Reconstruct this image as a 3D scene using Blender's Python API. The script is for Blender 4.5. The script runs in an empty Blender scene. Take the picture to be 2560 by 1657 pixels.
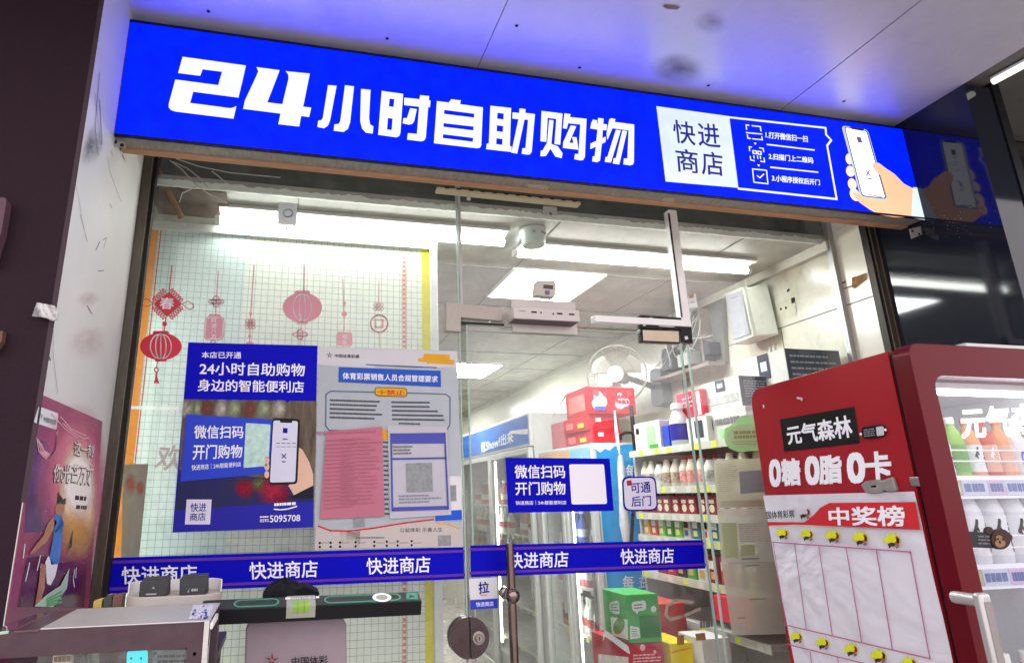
import bpy, bmesh, math, random
from mathutils import Vector, Matrix
from mathutils.geometry import tessellate_polygon
random.seed(7)
S = bpy.context.scene
COL = S.collection

# ------------------------------------------------------------------ camera
CAM = Vector((0.0, -2.2, 1.46))
F_, CX, CY = 1546.818, 1058.251, 817.348      # focal length and optical axis, in pixels of the 2560 px wide photo
M = Matrix(((0.9771980718765195, -0.21213033801391168, -0.009200435582961856),
            (0.04768516466420786, 0.2614777097552662, -0.964030877291847),
            (0.20690590468075104, 0.9416103902332664, 0.26563098391000173)))
cd = bpy.data.cameras.new('camera'); cam = bpy.data.objects.new('camera', cd); COL.objects.link(cam)
rot = Matrix((M[0], -M[1], -M[2])).transposed()
cam.matrix_world = Matrix.Translation(CAM) @ rot.to_4x4()
cd.sensor_width = 36.0; cd.lens = F_ / 2560 * 36
cd.shift_x = (1280 - CX) / 2560; cd.shift_y = (CY - 828.5) / 2560
cd.clip_start = 0.02; cd.clip_end = 400
S.camera = cam

# ------------------------------------------------------------------ night sky
W = bpy.data.worlds.new('World'); S.world = W; W.use_nodes = True
nt = W.node_tree; nt.nodes.clear()
sky = nt.nodes.new('ShaderNodeTexSky'); sky.sky_type = 'NISHITA'; sky.sun_disc = False
sky.sun_elevation = math.radians(-3.0); sky.sun_rotation = math.radians(200)
b1 = nt.nodes.new('ShaderNodeBackground'); b1.inputs[1].default_value = 0.08
b2 = nt.nodes.new('ShaderNodeBackground'); b2.inputs[0].default_value = (1.0, 0.93, 0.96, 1); b2.inputs[1].default_value = 1.75   # sky glow of the town
ad = nt.nodes.new('ShaderNodeAddShader'); wo = nt.nodes.new('ShaderNodeOutputWorld')
nt.links.new(sky.outputs[0], b1.inputs[0]); nt.links.new(b1.outputs[0], ad.inputs[0])
nt.links.new(b2.outputs[0], ad.inputs[1]); nt.links.new(ad.outputs[0], wo.inputs[0])

S.view_settings.view_transform = 'Standard'; S.view_settings.look = 'None'
S.view_settings.exposure = 0.4; S.view_settings.gamma = 1.0
cy = S.cycles
cy.use_denoising = True
cy.max_bounces = 8; cy.diffuse_bounces = 4; cy.glossy_bounces = 4; cy.transparent_max_bounces = 32
cy.sample_clamp_indirect = 4.0; cy.caustics_reflective = False; cy.caustics_refractive = False

# ------------------------------------------------------------------ photo measurement -> place
TILES = dict(A=(0, 0), B=(850, 0), C=(1660, 0), D=(0, 530), E=(850, 530), F=(1660, 530), G=(0, 1057), H=(850, 1057), I=(1660, 1057))
KT = 0.38961
def tl(t, pts):
    ox, oy = TILES[t]
    return [(ox + x * KT, oy + y * KT) for x, y in pts]
def ray(x, y):
    v = Vector(((x - CX) / F_, (y - CY) / F_, 1.0))
    return M.transposed() @ v
class Plane:
    """a real plane of the place: axis 0/1/2, its coordinate and the side it is seen from"""
    def __init__(s, axis, val, sgn):
        s.a, s.v, s.s = axis, val, sgn
        s.n = Vector((0, 0, 0)); s.n[axis] = sgn
    def p(s, x, y, off=0.0):
        r = ray(x, y); t = (s.v + s.s * off - CAM[s.a]) / r[s.a]
        return CAM + r * t
    def q(s, pts, off=0.0):
        return [s.p(x, y, off) for x, y in pts]
    def off(s, d):
        return Plane(s.a, s.v + s.s * d, s.s)
def YP(v): return Plane(1, v, -1)
def XP(v, sg): return Plane(0, v, sg)
def ZP(v, sg): return Plane(2, v, sg)

# ------------------------------------------------------------------ materials
def lin(c):
    if isinstance(c, str):
        c = [int(c[i:i + 2], 16) / 255 for i in (0, 2, 4)]
        return tuple(v / 12.92 if v <= .04045 else ((v + .055) / 1.055) ** 2.4 for v in c)
    return tuple(c)
MATS = {}
def mat(name, col, rough=.5, metal=0., var=.12, scale=18., bump=0., spec=.22, emit=0., ecol=None, coat=0., stretch=None, wear=None):
    if name in MATS: return MATS[name]
    m = bpy.data.materials.new(name); m.use_nodes = True; MATS[name] = m
    n = m.node_tree.nodes; l = m.node_tree.links; b = n['Principled BSDF']
    c = lin(col)
    b.inputs['Roughness'].default_value = rough; b.inputs['Metallic'].default_value = metal
    b.inputs['Specular IOR Level'].default_value = spec
    b.inputs['Coat Weight'].default_value = coat; b.inputs['Coat Roughness'].default_value = .12
    b.inputs['Base Color'].default_value = (*c, 1)
    if var or bump:
        tc = n.new('ShaderNodeTexCoord'); mp = n.new('ShaderNodeMapping'); nz = n.new('ShaderNodeTexNoise')
        if stretch: mp.inputs['Scale'].default_value = stretch
        nz.inputs['Scale'].default_value = scale; nz.inputs['Detail'].default_value = 6; nz.inputs['Roughness'].default_value = .62
        l.new(tc.outputs['Object'], mp.inputs[0]); l.new(mp.outputs[0], nz.inputs[0])
        if var:
            cr = n.new('ShaderNodeValToRGB'); cr.color_ramp.elements[0].position = .25; cr.color_ramp.elements[1].position = .75
            w = wear and lin(wear)
            cr.color_ramp.elements[0].color = (*(w or [v * (1 - var) for v in c]), 1)
            cr.color_ramp.elements[1].color = (*[min(1, v * (1 + var)) for v in c], 1)
            l.new(nz.outputs[0], cr.inputs[0]); l.new(cr.outputs[0], b.inputs['Base Color'])
            rr = n.new('ShaderNodeMapRange'); rr.inputs[3].default_value = max(.02, rough - .08); rr.inputs[4].default_value = min(1, rough + .12)
            l.new(nz.outputs[0], rr.inputs[0]); l.new(rr.outputs[0], b.inputs['Roughness'])
        if bump:
            bp = n.new('ShaderNodeBump'); bp.inputs['Strength'].default_value = bump; bp.inputs['Distance'].default_value = .01
            l.new(nz.outputs[0], bp.inputs['Height']); l.new(bp.outputs[0], b.inputs['Normal'])
    if emit:
        b.inputs['Emission Color'].default_value = (*lin(ecol or col), 1); b.inputs['Emission Strength'].default_value = emit
    return m
def thin(name, col, through=.5, var=.06, scale=10.):
    """paper or film that lets some of the light behind it through"""
    if name in MATS: return MATS[name]
    m = mat(name, col, .7, 0, var, scale); n = m.node_tree.nodes; l = m.node_tree.links; b = n['Principled BSDF']
    tr = n.new('ShaderNodeBsdfTranslucent'); mx = n.new('ShaderNodeMixShader'); mx.inputs[0].default_value = through
    src = b.inputs['Base Color'].links[0].from_socket if b.inputs['Base Color'].links else None
    if src: l.new(src, tr.inputs[0])
    else: tr.inputs[0].default_value = (*lin(col), 1)
    l.new(b.outputs[0], mx.inputs[1]); l.new(tr.outputs[0], mx.inputs[2]); l.new(mx.outputs[0], n['Material Output'].inputs[0])
    return m
def film(name, col, clear=.4, through=.4):
    """thin sheet one can dimly see through"""
    if name in MATS: return MATS[name]
    m = thin(name, col, through); n = m.node_tree.nodes; l = m.node_tree.links; o = n['Material Output']
    s0 = o.inputs[0].links[0].from_socket; tr = n.new('ShaderNodeBsdfTransparent'); mx = n.new('ShaderNodeMixShader'); mx.inputs[0].default_value = clear
    l.new(s0, mx.inputs[1]); l.new(tr.outputs[0], mx.inputs[2]); l.new(mx.outputs[0], o.inputs[0])
    return m
def emat(name, col, strength, var=0., scale=30., base=.3):
    """something that gives off light; uneven back-lighting through var"""
    if name in MATS: return MATS[name]
    m = mat(name, [v * base for v in lin(col)], .35, var=0, spec=.06, emit=strength, ecol=col)
    if var:
        n = m.node_tree.nodes; l = m.node_tree.links
        tc = n.new('ShaderNodeTexCoord'); nz = n.new('ShaderNodeTexNoise'); nz.inputs['Scale'].default_value = scale; nz.inputs['Detail'].default_value = 5
        rr = n.new('ShaderNodeMapRange'); rr.inputs[1].default_value = .3; rr.inputs[2].default_value = .7
        rr.inputs[3].default_value = strength * (1 - var); rr.inputs[4].default_value = strength * (1 + var)
        l.new(tc.outputs['Object'], nz.inputs[0]); l.new(nz.outputs[0], rr.inputs[0]); l.new(rr.outputs[0], n['Principled BSDF'].inputs['Emission Strength'])
    return m
def glass(name, tint=(.97, .985, .975), refl=1.0, dust=.02, rough=.02, ior=1.5, dscale=6.):
    """clear pane: mirror by Fresnel, a film of smeared dust, else see-through"""
    if name in MATS: return MATS[name]
    m = bpy.data.materials.new(name); m.use_nodes = True; MATS[name] = m
    n = m.node_tree.nodes; l = m.node_tree.links; n.clear()
    o = n.new('ShaderNodeOutputMaterial'); tr = n.new('ShaderNodeBsdfTransparent'); tr.inputs[0].default_value = (*tint, 1)
    gl = n.new('ShaderNodeBsdfGlossy'); gl.inputs['Roughness'].default_value = rough
    fr = n.new('ShaderNodeFresnel'); ge = n.new('ShaderNodeNewGeometry'); io = n.new('ShaderNodeMapRange')      # same mirror strength on both faces of the pane
    io.inputs[3].default_value = ior; io.inputs[4].default_value = 1 / ior; l.new(ge.outputs['Backfacing'], io.inputs[0]); l.new(io.outputs[0], fr.inputs[0])
    mu = n.new('ShaderNodeMath'); mu.operation = 'MULTIPLY'; mu.inputs[1].default_value = refl; mu.use_clamp = True
    mx = n.new('ShaderNodeMixShader'); l.new(fr.outputs[0], mu.inputs[0]); l.new(mu.outputs[0], mx.inputs[0])
    l.new(tr.outputs[0], mx.inputs[1]); l.new(gl.outputs[0], mx.inputs[2])
    df = n.new('ShaderNodeBsdfDiffuse'); df.inputs[0].default_value = (.8, .8, .8, 1)
    tc = n.new('ShaderNodeTexCoord'); nz = n.new('ShaderNodeTexNoise'); nz.inputs['Scale'].default_value = dscale; nz.inputs['Detail'].default_value = 8
    nz.inputs['Roughness'].default_value = .7; nz.inputs['Distortion'].default_value = 3.5
    rr = n.new('ShaderNodeMapRange'); rr.inputs[1].default_value = .47; rr.inputs[2].default_value = .74; rr.inputs[3].default_value = dust * .3; rr.inputs[4].default_value = dust * 3.2
    l.new(tc.outputs['Object'], nz.inputs[0]); l.new(nz.outputs[0], rr.inputs[0])
    m2 = n.new('ShaderNodeMixShader'); l.new(rr.outputs[0], m2.inputs[0]); l.new(mx.outputs[0], m2.inputs[1]); l.new(df.outputs[0], m2.inputs[2])
    l.new(m2.outputs[0], o.inputs[0])
    return m
def soft(name, col, alpha=.6, scale=6.):
    """a smudge with a fading outline, mapped on its own piece"""
    if name in MATS: return MATS[name]
    m = bpy.data.materials.new(name); m.use_nodes = True; MATS[name] = m
    n = m.node_tree.nodes; l = m.node_tree.links; n.clear()
    o = n.new('ShaderNodeOutputMaterial'); tr = n.new('ShaderNodeBsdfTransparent'); df = n.new('ShaderNodeBsdfDiffuse'); df.inputs[0].default_value = (*lin(col), 1)
    tc = n.new('ShaderNodeTexCoord'); mp = n.new('ShaderNodeMapping'); mp.inputs['Location'].default_value = (-1, -1, 0); mp.inputs['Scale'].default_value = (2, 2, 2)
    gr = n.new('ShaderNodeTexGradient'); gr.gradient_type = 'SPHERICAL'
    nz = n.new('ShaderNodeTexNoise'); nz.inputs['Scale'].default_value = scale; nz.inputs['Detail'].default_value = 4
    mu = n.new('ShaderNodeMath'); mu.operation = 'MULTIPLY'; m2 = n.new('ShaderNodeMath'); m2.operation = 'MULTIPLY'; m2.inputs[1].default_value = alpha * 2.4; m2.use_clamp = True
    l.new(tc.outputs['UV'], mp.inputs[0]); l.new(mp.outputs[0], gr.inputs[0]); l.new(tc.outputs['UV'], nz.inputs[0])
    l.new(gr.outputs[1], mu.inputs[0]); l.new(nz.outputs[0], mu.inputs[1]); l.new(mu.outputs[0], m2.inputs[0])
    mx = n.new('ShaderNodeMixShader'); l.new(m2.outputs[0], mx.inputs[0]); l.new(tr.outputs[0], mx.inputs[1]); l.new(df.outputs[0], mx.inputs[2]); l.new(mx.outputs[0], o.inputs[0])
    return m

# ------------------------------------------------------------------ things, parts, meshes
def thing(name, label, cat, loc, group=None, rz=0.):
    o = bpy.data.objects.new(name, None); COL.objects.link(o); o.empty_display_size = .05
    o.location = loc; o.rotation_euler = (0, 0, rz); o['label'] = label; o['category'] = cat
    if group: o['group'] = group
    return o
def tag(o, label, cat, group=None):
    o['label'] = label; o['category'] = cat
    if group: o['group'] = group
    return o
def struct(o):
    o['kind'] = 'structure'; return o
def root_of(p):
    while p.parent: p = p.parent
    return p
def copy_thing(r, loc, label=None, rz=None):
    c = r.copy(); COL.objects.link(c); c.location = loc
    if label: c['label'] = label
    if rz is not None: c.rotation_euler = (0, 0, rz)
    def kids(a, b):
        for ch in list(a.children):
            d = ch.copy(); COL.objects.link(d); d.parent = b; kids(ch, d)
    kids(r, c)
    return c
class MB:
    def __init__(s): s.v = []; s.f = []; s.uv = None
    def add(s, vs, fs):
        b = len(s.v); s.v += [Vector(v) for v in vs]; s.f += [tuple(b + i for i in f) for f in fs]; return s
    def box(s, x0, x1, y0, y1, z0, z1):
        return s.add([(x, y, z) for z in (z0, z1) for x, y in ((x0, y0), (x1, y0), (x1, y1), (x0, y1))],
                     [(0, 3, 2, 1), (4, 5, 6, 7), (0, 1, 5, 4), (1, 2, 6, 5), (2, 3, 7, 6), (3, 0, 4, 7)])
    def face(s, pts): return s.add(pts, [tuple(range(len(pts)))])
    def poly(s, pts, holes=()):
        """flat outline with holes"""
        loops = [list(pts)] + [list(h) for h in holes]; flat = [p for lp in loops for p in lp]
        return s.add(flat, [tuple(t) for t in tessellate_polygon([[Vector(p) for p in lp] for lp in loops])])
    def prism(s, pts, vec, holes=()):
        """outline (with holes) given thickness along vec; pts is the seen face"""
        vec = Vector(vec); loops = [list(map(Vector, pts))] + [list(map(Vector, h)) for h in holes]
        flat = [p for lp in loops for p in lp]; t = tessellate_polygon(loops); n = len(flat)
        fs = [tuple(a) for a in t] + [tuple(n + i for i in reversed(a)) for a in t]; o = 0
        for lp in loops:
            k = len(lp); fs += [(o + i, o + (i + 1) % k, n + o + (i + 1) % k, n + o + i) for i in range(k)]; o += k
        return s.add(flat + [p + vec for p in flat], fs)
    def line(s, pts, w, n, closed=False):
        """a stroke of width w in the plane with normal n"""
        n = Vector(n); pts = [Vector(p) for p in pts]; k = len(pts)
        for i in range(k if closed else k - 1):
            a, b = pts[i], pts[(i + 1) % k]; d = (b - a)
            if d.length < 1e-7: continue
            d.normalize(); t = d.cross(n) * w / 2; e = d * w * .35
            s.face([a - e + t, b + e + t, b + e - t, a - e - t])
        return s
    def disc(s, c, r, n, k=20, r2=None, a0=0., a1=None, up=None):
        c = Vector(c); n = Vector(n).normalized(); u = n.orthogonal().normalized() if up is None else Vector(up); w = n.cross(u)
        r2 = r if r2 is None else r2
        full = a1 is None; a1 = a1 if a1 is not None else a0 + 2 * math.pi
        ps = [c + u * (r * math.cos(a0 + (a1 - a0) * i / k)) + w * (r2 * math.sin(a0 + (a1 - a0) * i / k)) for i in range(k if full else k + 1)]
        return s.face(ps)
    def tube(s, pts, r, k=8, cap=True):
        pts = [Vector(p) for p in pts]; rs = r if isinstance(r, (list, tuple)) else [r] * len(pts)
        b = len(s.v); u = None
        for i, p in enumerate(pts):
            d = (pts[min(i + 1, len(pts) - 1)] - pts[max(i - 1, 0)]).normalized()
            u = (d.orthogonal() if u is None else (u - d * u.dot(d))).normalized(); w = d.cross(u)
            s.v += [p + (u * math.cos(2 * math.pi * j / k) + w * math.sin(2 * math.pi * j / k)) * rs[i] for j in range(k)]
        for i in range(len(pts) - 1):
            for j in range(k):
                s.f.append((b + i * k + j, b + i * k + (j + 1) % k, b + (i + 1) * k + (j + 1) % k, b + (i + 1) * k + j))
        if cap:
            s.f.append(tuple(b + j for j in reversed(range(k)))); s.f.append(tuple(b + (len(pts) - 1) * k + j for j in range(k)))
        return s
    def lathe(s, c, prof, k=14, axis=(0, 0, 1)):
        c = Vector(c); a = Vector(axis).normalized()
        return s.tube_prof(c, a, prof, k)
    def tube_prof(s, c, a, prof, k):
        u = a.orthogonal().normalized(); w = a.cross(u); b = len(s.v)
        for r, z in prof: s.v += [c + a * z + (u * math.cos(2 * math.pi * j / k) + w * math.sin(2 * math.pi * j / k)) * max(r, 1e-5) for j in range(k)]
        for i in range(len(prof) - 1):
            for j in range(k): s.f.append((b + i * k + j, b + i * k + (j + 1) % k, b + (i + 1) * k + (j + 1) % k, b + (i + 1) * k + j))
        s.f.append(tuple(b + j for j in reversed(range(k)))); s.f.append(tuple(b + (len(prof) - 1) * k + j for j in range(k)))
        return s
    def build(s, name, m, parent=None, bevel=0., smooth=False, seg=2, uvplane=False):
        me = bpy.data.meshes.new(name)
        if parent is None:
            lo = [min(v[i] for v in s.v) for i in range(3)]; hi = [max(v[i] for v in s.v) for i in range(3)]
            base = Vector(((lo[0] + hi[0]) / 2, (lo[1] + hi[1]) / 2, lo[2])); inv = Matrix.Translation(-base)
        else:
            r = root_of(parent); base = Vector((0, 0, 0)); inv = (Matrix.Translation(r.location) @ r.rotation_euler.to_matrix().to_4x4()).inverted()
        me.from_pydata([inv @ v for v in s.v], [], s.f)
        bm = bmesh.new(); bm.from_mesh(me); bmesh.ops.recalc_face_normals(bm, faces=bm.faces)
        bm.to_mesh(me); bm.free()
        if uvplane:      # UV 0..1 over each quad (vertices in order BL BR TR TL)
            uv = me.uv_layers.new(name='UVMap')
            for p in me.polygons:
                for li in p.loop_indices:
                    k = me.loops[li].vertex_index % 4; uv.data[li].uv = ((0, 0), (1, 0), (1, 1), (0, 1))[k]
        o = bpy.data.objects.new(name, me); COL.objects.link(o); me.materials.append(m)
        if parent is None: o.location = base
        else: o.parent = parent
        if smooth:
            for p in me.polygons: p.use_smooth = True
        if bevel:
            md = o.modifiers.new('bevel', 'BEVEL'); md.width = bevel; md.segments = seg; md.limit_method = 'ANGLE'; md.angle_limit = math.radians(40)
        if smooth or bevel:
            for p in me.polygons: p.use_smooth = True
            try: me.set_sharp_from_angle(angle=math.radians(38))
            except Exception: pass
        return o

# ------------------------------------------------------------------ lettering
TXT = {}
def text_mesh(body, bold=0.):
    k = (body, bold)
    if k not in TXT:
        c = bpy.data.curves.new('lettering', 'FONT'); c.body = body; c.resolution_u = 3
        o = bpy.data.objects.new('lettering', c); COL.objects.link(o)
        me = bpy.data.meshes.new_from_object(o.evaluated_get(bpy.context.evaluated_depsgraph_get()))
        vs = [v.co.copy() for v in me.vertices]; fs = [tuple(p.vertices) for p in me.polygons]
        bpy.data.objects.remove(o); bpy.data.meshes.remove(me); bpy.data.curves.remove(c)
        xs = [v.x for v in vs]; ys = [v.y for v in vs]
        x0, x1, y0, y1 = min(xs), max(xs), min(ys), max(ys)
        base = [((v.x - x0) / (x1 - x0), (v.y - y0) / (y1 - y0)) for v in vs]
        TXT[k] = [(base, fs)]
        if bold > .006:      # heavier weight: the strokes doubled a little to each side
            bu, bv = bold * .8 / (x1 - x0), bold * .8 / (y1 - y0)
            for du, dv in ((1, 1), (-1, 1), (1, -1), (-1, -1)): TXT[k].append(([(u + du * bu, v + dv * bv) for u, v in base], fs))
    return TXT[k]
def quadmap(q, u, v):
    """q: TL TR BR BL; u to the right, v upwards"""
    a = q[3].lerp(q[2], u); b = q[0].lerp(q[1], u); return a.lerp(b, v)
def text_into(mb, body, q, bold=0.):
    n = (q[1] - q[0]).cross(q[3] - q[0]).normalized()
    if n.dot(CAM - q[0]) < 0: n = -n
    for i, (vs, fs) in enumerate(text_mesh(body, bold)):
        mb.add([quadmap(q, u, v) + n * (i * .00007) for u, v in vs], fs)
    return mb
def text(body, pxq, pl, m, parent, off=.002, bold=.02, name='lettering', t=None):
    if t: pxq = tl(t, pxq)
    return text_into(MB(), body, pl.q(pxq, off), bold).build(name, m, parent)
def greek(mb, q, rows, rnd, fill=.62, ragged=.35, word=.05):
    """rows of type too small to read"""
    for i in range(rows):
        v1 = 1 - (i + .5 - fill / 2) / rows; v0 = 1 - (i + .5 + fill / 2) / rows; u = 0.; end = 1 - rnd.random() * ragged
        while u < end:
            w = word * (.5 + rnd.random()); e = min(end, u + w * .84)
            mb.face([quadmap(q, u, v0), quadmap(q, e, v0), quadmap(q, e, v1), quadmap(q, u, v1)]); u += w
    return mb
def ell(x, y, rx, ry, k=20, a0=0., rot=0.):
    c, s_ = math.cos(rot), math.sin(rot); out = []
    for i in range(k):
        a = a0 + 2 * math.pi * i / k; ex, ey = rx * math.cos(a), ry * math.sin(a); out.append((x + ex * c - ey * s_, y + ex * s_ + ey * c))
    return out
def rrect(pts, fr=.1, k=4):
    """round the corners of a quad outline given in measured points"""
    out = []; n = len(pts)
    for i in range(n):
        p = Vector(pts[i]); a = Vector(pts[i - 1]); b = Vector(pts[(i + 1) % n]); L = min((a - p).length, (b - p).length) * fr
        d1 = (a - p).normalized() * L; d2 = (b - p).normalized() * L
        for j in range(k + 1):
            t = j / k; out.append(tuple((p + d1) * (1 - t) ** 2 + p * 2 * t * (1 - t) + (p + d2) * t * t))
    return out
def sheet(name, label, cat, pxq, pl, m, thick=.0012, group=None, round_=0., t=None):
    """a flat sheet of paper, film or board stuck to a surface: thin, real thickness"""
    if t: pxq = tl(t, pxq)
    if round_: pxq = rrect(pxq, round_)
    pts = pl.q(pxq, thick)
    o = MB().prism(pts, -pl.n * thick).build(name, m)
    return tag(o, label, cat, group)
def patch(pxp, pl, m, parent, name, off=.0022, t=None, holes=()):
    if t: pxp = tl(t, pxp); holes = [tl(t, h) for h in holes]
    return MB().poly(pl.q(pxp, off), [pl.q(h, off) for h in holes]).build(name, m, parent)
def strokes(lines, w, pl, m, parent, name, off=.0024, t=None, closed=False):
    mb = MB()
    for ln in lines: mb.line(pl.q(tl(t, ln) if t else ln, off), w, pl.n, closed)
    return mb.build(name, m, parent)
# ================================================================== planes of the place
GLASS = YP(0.0); SIGN = YP(-.40); WL = XP(-.552, 1); WR = XP(2.46, -1); TILE = XP(2.43, -1)
SOF = ZP(2.962, -1); CEIL = ZP(2.59, -1); FRONT = YP(-.655); BOARD = YP(.28)
ZS0, ZS1 = 2.517, 2.936

# common materials
alu = mat('brushed aluminium', '9a9a98', .32, 1., .10, 60, .02, stretch=(1, 1, 14))
steel = mat('polished steel', '8d8682', .16, 1., .06, 8)
white_alu = mat('white coated aluminium', 'f4f4f2', .4, 0, .05, 12)
white_pl = mat('white plastic', 'dcdcd8', .42, 0, .04)
grey_pl = mat('grey plastic', '8b8c8e', .5, 0, .06)
dark_pl = mat('charcoal plastic', '26262a', .42, 0, .1)
black = mat('black paint', '101013', .4, 0, .1)
paper = mat('white paper', 'd9d9dc', .8, 0, .03, 8)
ink = mat('black print', '1c1c20', .7, 0, 0)
ink_grey = mat('grey print', '77777c', .75, 0, 0)
ink_white = mat('white print', 'eeeef4', .6, 0, 0)
navy = mat('navy print', '16168c', .5, 0, .05, 10, spec=.06)
blue_p = mat('royal blue print', '0a0ab4', .5, 0, .06, 9, spec=.06)
blue_m = mat('mid blue print', '1c55c8', .5, 0, .08, 9)
red_p = mat('red print', 'c8202a', .5, 0, .06, 9)
yellow_p = mat('yellow print', 'f0d020', .6, 0, .05)
gold_p = mat('golden print', 'd8a020', .6, 0, .08)
green_p = mat('green print', '2f9a3c', .5, 0, .08)
orange_p = mat('orange print', 'e8952a', .6, 0, .05)
pink_p = mat('rose print', 'd07a88', .7, 0, .05)

# ------------------------------------------------------------------ ground and shop room
g = MB(); g.face([(-60, -60, -.15), (60, -60, -.15), (60, 60, -.15), (-60, 60, -.15)])
struct(g.build('pavement', mat('pavement concrete', 'a9a5a1', .85, 0, .25, 3, .3)))
struct(MB().box(-2.6, 2.43, .03, 7.6, -.14, 0).build('shop_floor', mat('floor tiles', 'b9b4aa', .25, 0, .08, 4)))
cm = mat('ceiling tiles', 'b6b4ab', .45, 0, .16, 5, .05, spec=.5, wear='8e8c84')
ceil = MB().box(-2.6, 2.43, .03, 7.6, 2.59, 2.63).build('shop_ceiling', cm); struct(ceil)
seam_m = mat('dark joint', '807e76', .8, 0, .1)
mb = MB()
for x in (-2.2, -1.1, 0, 1.1, 2.0): mb.box(x - .0025, x + .0025, .03, 7.6, 2.588, 2.592)
for y in (.62, 1.25, 1.85, 2.45, 3.05, 3.65, 4.25, 4.85, 5.5, 6.1): mb.box(-2.6, 2.43, y - .003, y + .003, 2.5865, 2.5905)
struct(mb.build('ceiling_joints', seam_m))
# tiled right wall: from outside the glass to the back of the shop
tile_m = mat('cream wall tile', 'd8d5c4', .22, 0, .05, 3, spec=.6)
tw = thing('tiled_wall', 'cream tiled side wall running from the right door post to the back of the shop', 'wall', (2.45, 3, -.1))
MB().box(2.43, 2.6, -.17, 7.6, -.14, 2.63).build('wall', tile_m, tw)
MB().box(2.461, 2.6, -.17, .6, 2.632, 3.0).build('upper_wall', MATS['white plaster'] if 'white plaster' in MATS else mat('white plaster', 'cfcdc2', .7, 0, .08, 3), tw)
MB().box(2.4305, 2.4605, -.13, .6, 2.632, 2.96).build('upper_wall', MATS['white plaster'], tw)
mb = MB()
for z in (.62, 1.17, 1.72, 2.275): mb.box(2.4285, 2.432, -.17, 7.6, z - .003, z + .003)
for z0, offs in ((2.275, .38), (1.72, .02), (1.17, .38), (.62, .02)):
    y = offs
    while y < 7: mb.box(2.4282, 2.431, y - .002, y + .002, z0 - .55 if z0 < 2.2 else 1.72, z0 if z0 < 2.2 else 2.275); y += .85
mb.build('grout', seam_m, tw)
MB().box(2.395, 2.4295, -.0, 7.0, 2.545, 2.59).build('cornice', mat('cream plastic trim', 'd6d4c6', .4, 0, .06), tw)
mb = MB()
for t, pts in (('F', [(1205, 420), (1255, 405), (1300, 388), (1302, 430), (1260, 462), (1225, 492), (1205, 480)]), ('F', [(1140, 450), (1165, 440), (1168, 455), (1142, 462)]), ('F', [(1140, 492), (1205, 470), (1205, 480), (1140, 498)])):
    mb.poly(TILE.q(tl(t, pts), .003))
mb.build('chipped_patch', mat('bare mortar', '8a6a48', .9, 0, .3, 40), tw)
soil = mat('glue residue', 'b9b596', .7, 0, .15, 20)
mb = MB()
for t, pts in (('F', [(770, 380), (880, 350), (885, 400), (840, 460), (800, 470), (765, 430)]), ('F', [(690, 590), (840, 545), (850, 660), (770, 690), (690, 690)]), ('F', [(800, 480), (850, 460), (870, 560), (820, 590)])):
    mb.poly(TILE.q(tl(t, pts), .003))
mb.build('stain', mat('faint glue marks', 'cbc8b2', .6, 0, .1, 30), tw)
mb = MB()
for x, y in ((750, 622), (782, 615), (795, 505), (800, 500)): mb.disc(TILE.p(*tl('F', [(x, y)])[0], .004), .007, TILE.n)
mb.build('screw_hole', ink, tw)
# back and left walls of the room
wm = mat('white plaster', 'cfcdc2', .7, 0, .08, 3)
bw = thing('back_wall', 'pale plaster wall closing the far end of the shop behind the coolers', 'wall', (0, 7.65, 0))
MB().box(-2.6, 2.43, 7.6, 7.7, 0, 2.59).build('wall', wm, bw)
lw = thing('inner_wall', 'pale plaster wall behind the lottery board on the left', 'wall', (-2.65, 3, 0))
MB().box(-2.7, -2.6, .03, 7.6, 0, 2.63).build('wall', wm, lw)
fw = thing('front_wall', 'plain masonry front wall hidden behind the dark pillar', 'wall', (-1.6, .06, -.14))
MB().box(-2.7, -.5515, -.028, .02, -.14, 3.0).build('wall', wm, fw)

# beam above the ceiling edge, with ragged white caulking
bm_ = thing('concrete_beam', 'grimy grey concrete beam behind the top of the shop glass', 'beam', (.9, .1, 2.6))
MB().box(-.56, 2.43, .035, .3, 2.615, 2.945).build('beam', mat('grimy concrete', '454a46', .85, 0, .35, 9, .4, wear='262924'), bm_)
ck = MB(); n_ = 220; up, lo = [], []
for i in range(n_ + 1):
    x = -.55 + 2.97 * i / n_; up.append((x, .0225 - .0, 2.609 + random.uniform(-.004, .005) + .002 * math.sin(i * .37))); lo.append((x, .0225, 2.584 + random.uniform(-.0015, .0015)))
ck.prism(lo + up[::-1], (0, .012, 0))
ck.build('caulking', mat('white caulking', 'f2f6ee', .5, 0, .06, 40, .5), bm_)

# ------------------------------------------------------------------ pillar, side wall and soffit of the recess
pil = thing('dark_pillar', 'dark brown painted pillar left of the shop recess', 'pillar', (-1.6, -.35, -.15))
MB().box(-2.9, -.5545, -.655, -.04, -.15, 3.6).build('shaft', mat('dark brown paint', '281822', .6, 0, .16, 120, .15, spec=.12), pil)
MB().line(FRONT.q([(255, 0), (60, 1250)], .0015), .012, FRONT.n).build('corner_bead', mat('dull trim', '40343a', .5, .4, .1), pil)
# panel edge and bracket fixed on the pillar at the far left
p_ = FRONT.q(tl('A', [(-60, 1265), (30, 1268), (42, 1285), (8, 1490), (-60, 1700)]), .03)
tag(MB().prism(p_, (0, .03, 0)).build('sign_panel', mat('mauve panel', '5c4450', .5, 0, .1)), 'mauve edge of a sign panel fixed to the dark pillar at far left', 'sign panel')
p_ = FRONT.q(tl('D', [(-60, 765), (18, 762), (8, 830), (-60, 920)]), .02)
tag(MB().prism(p_, (0, .02, 0)).build('notice_plate', mat('tan plate', '6a4e3e', .6, 0, .1)), 'small tan plate on the dark pillar below the mauve panel', 'plate')

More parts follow.
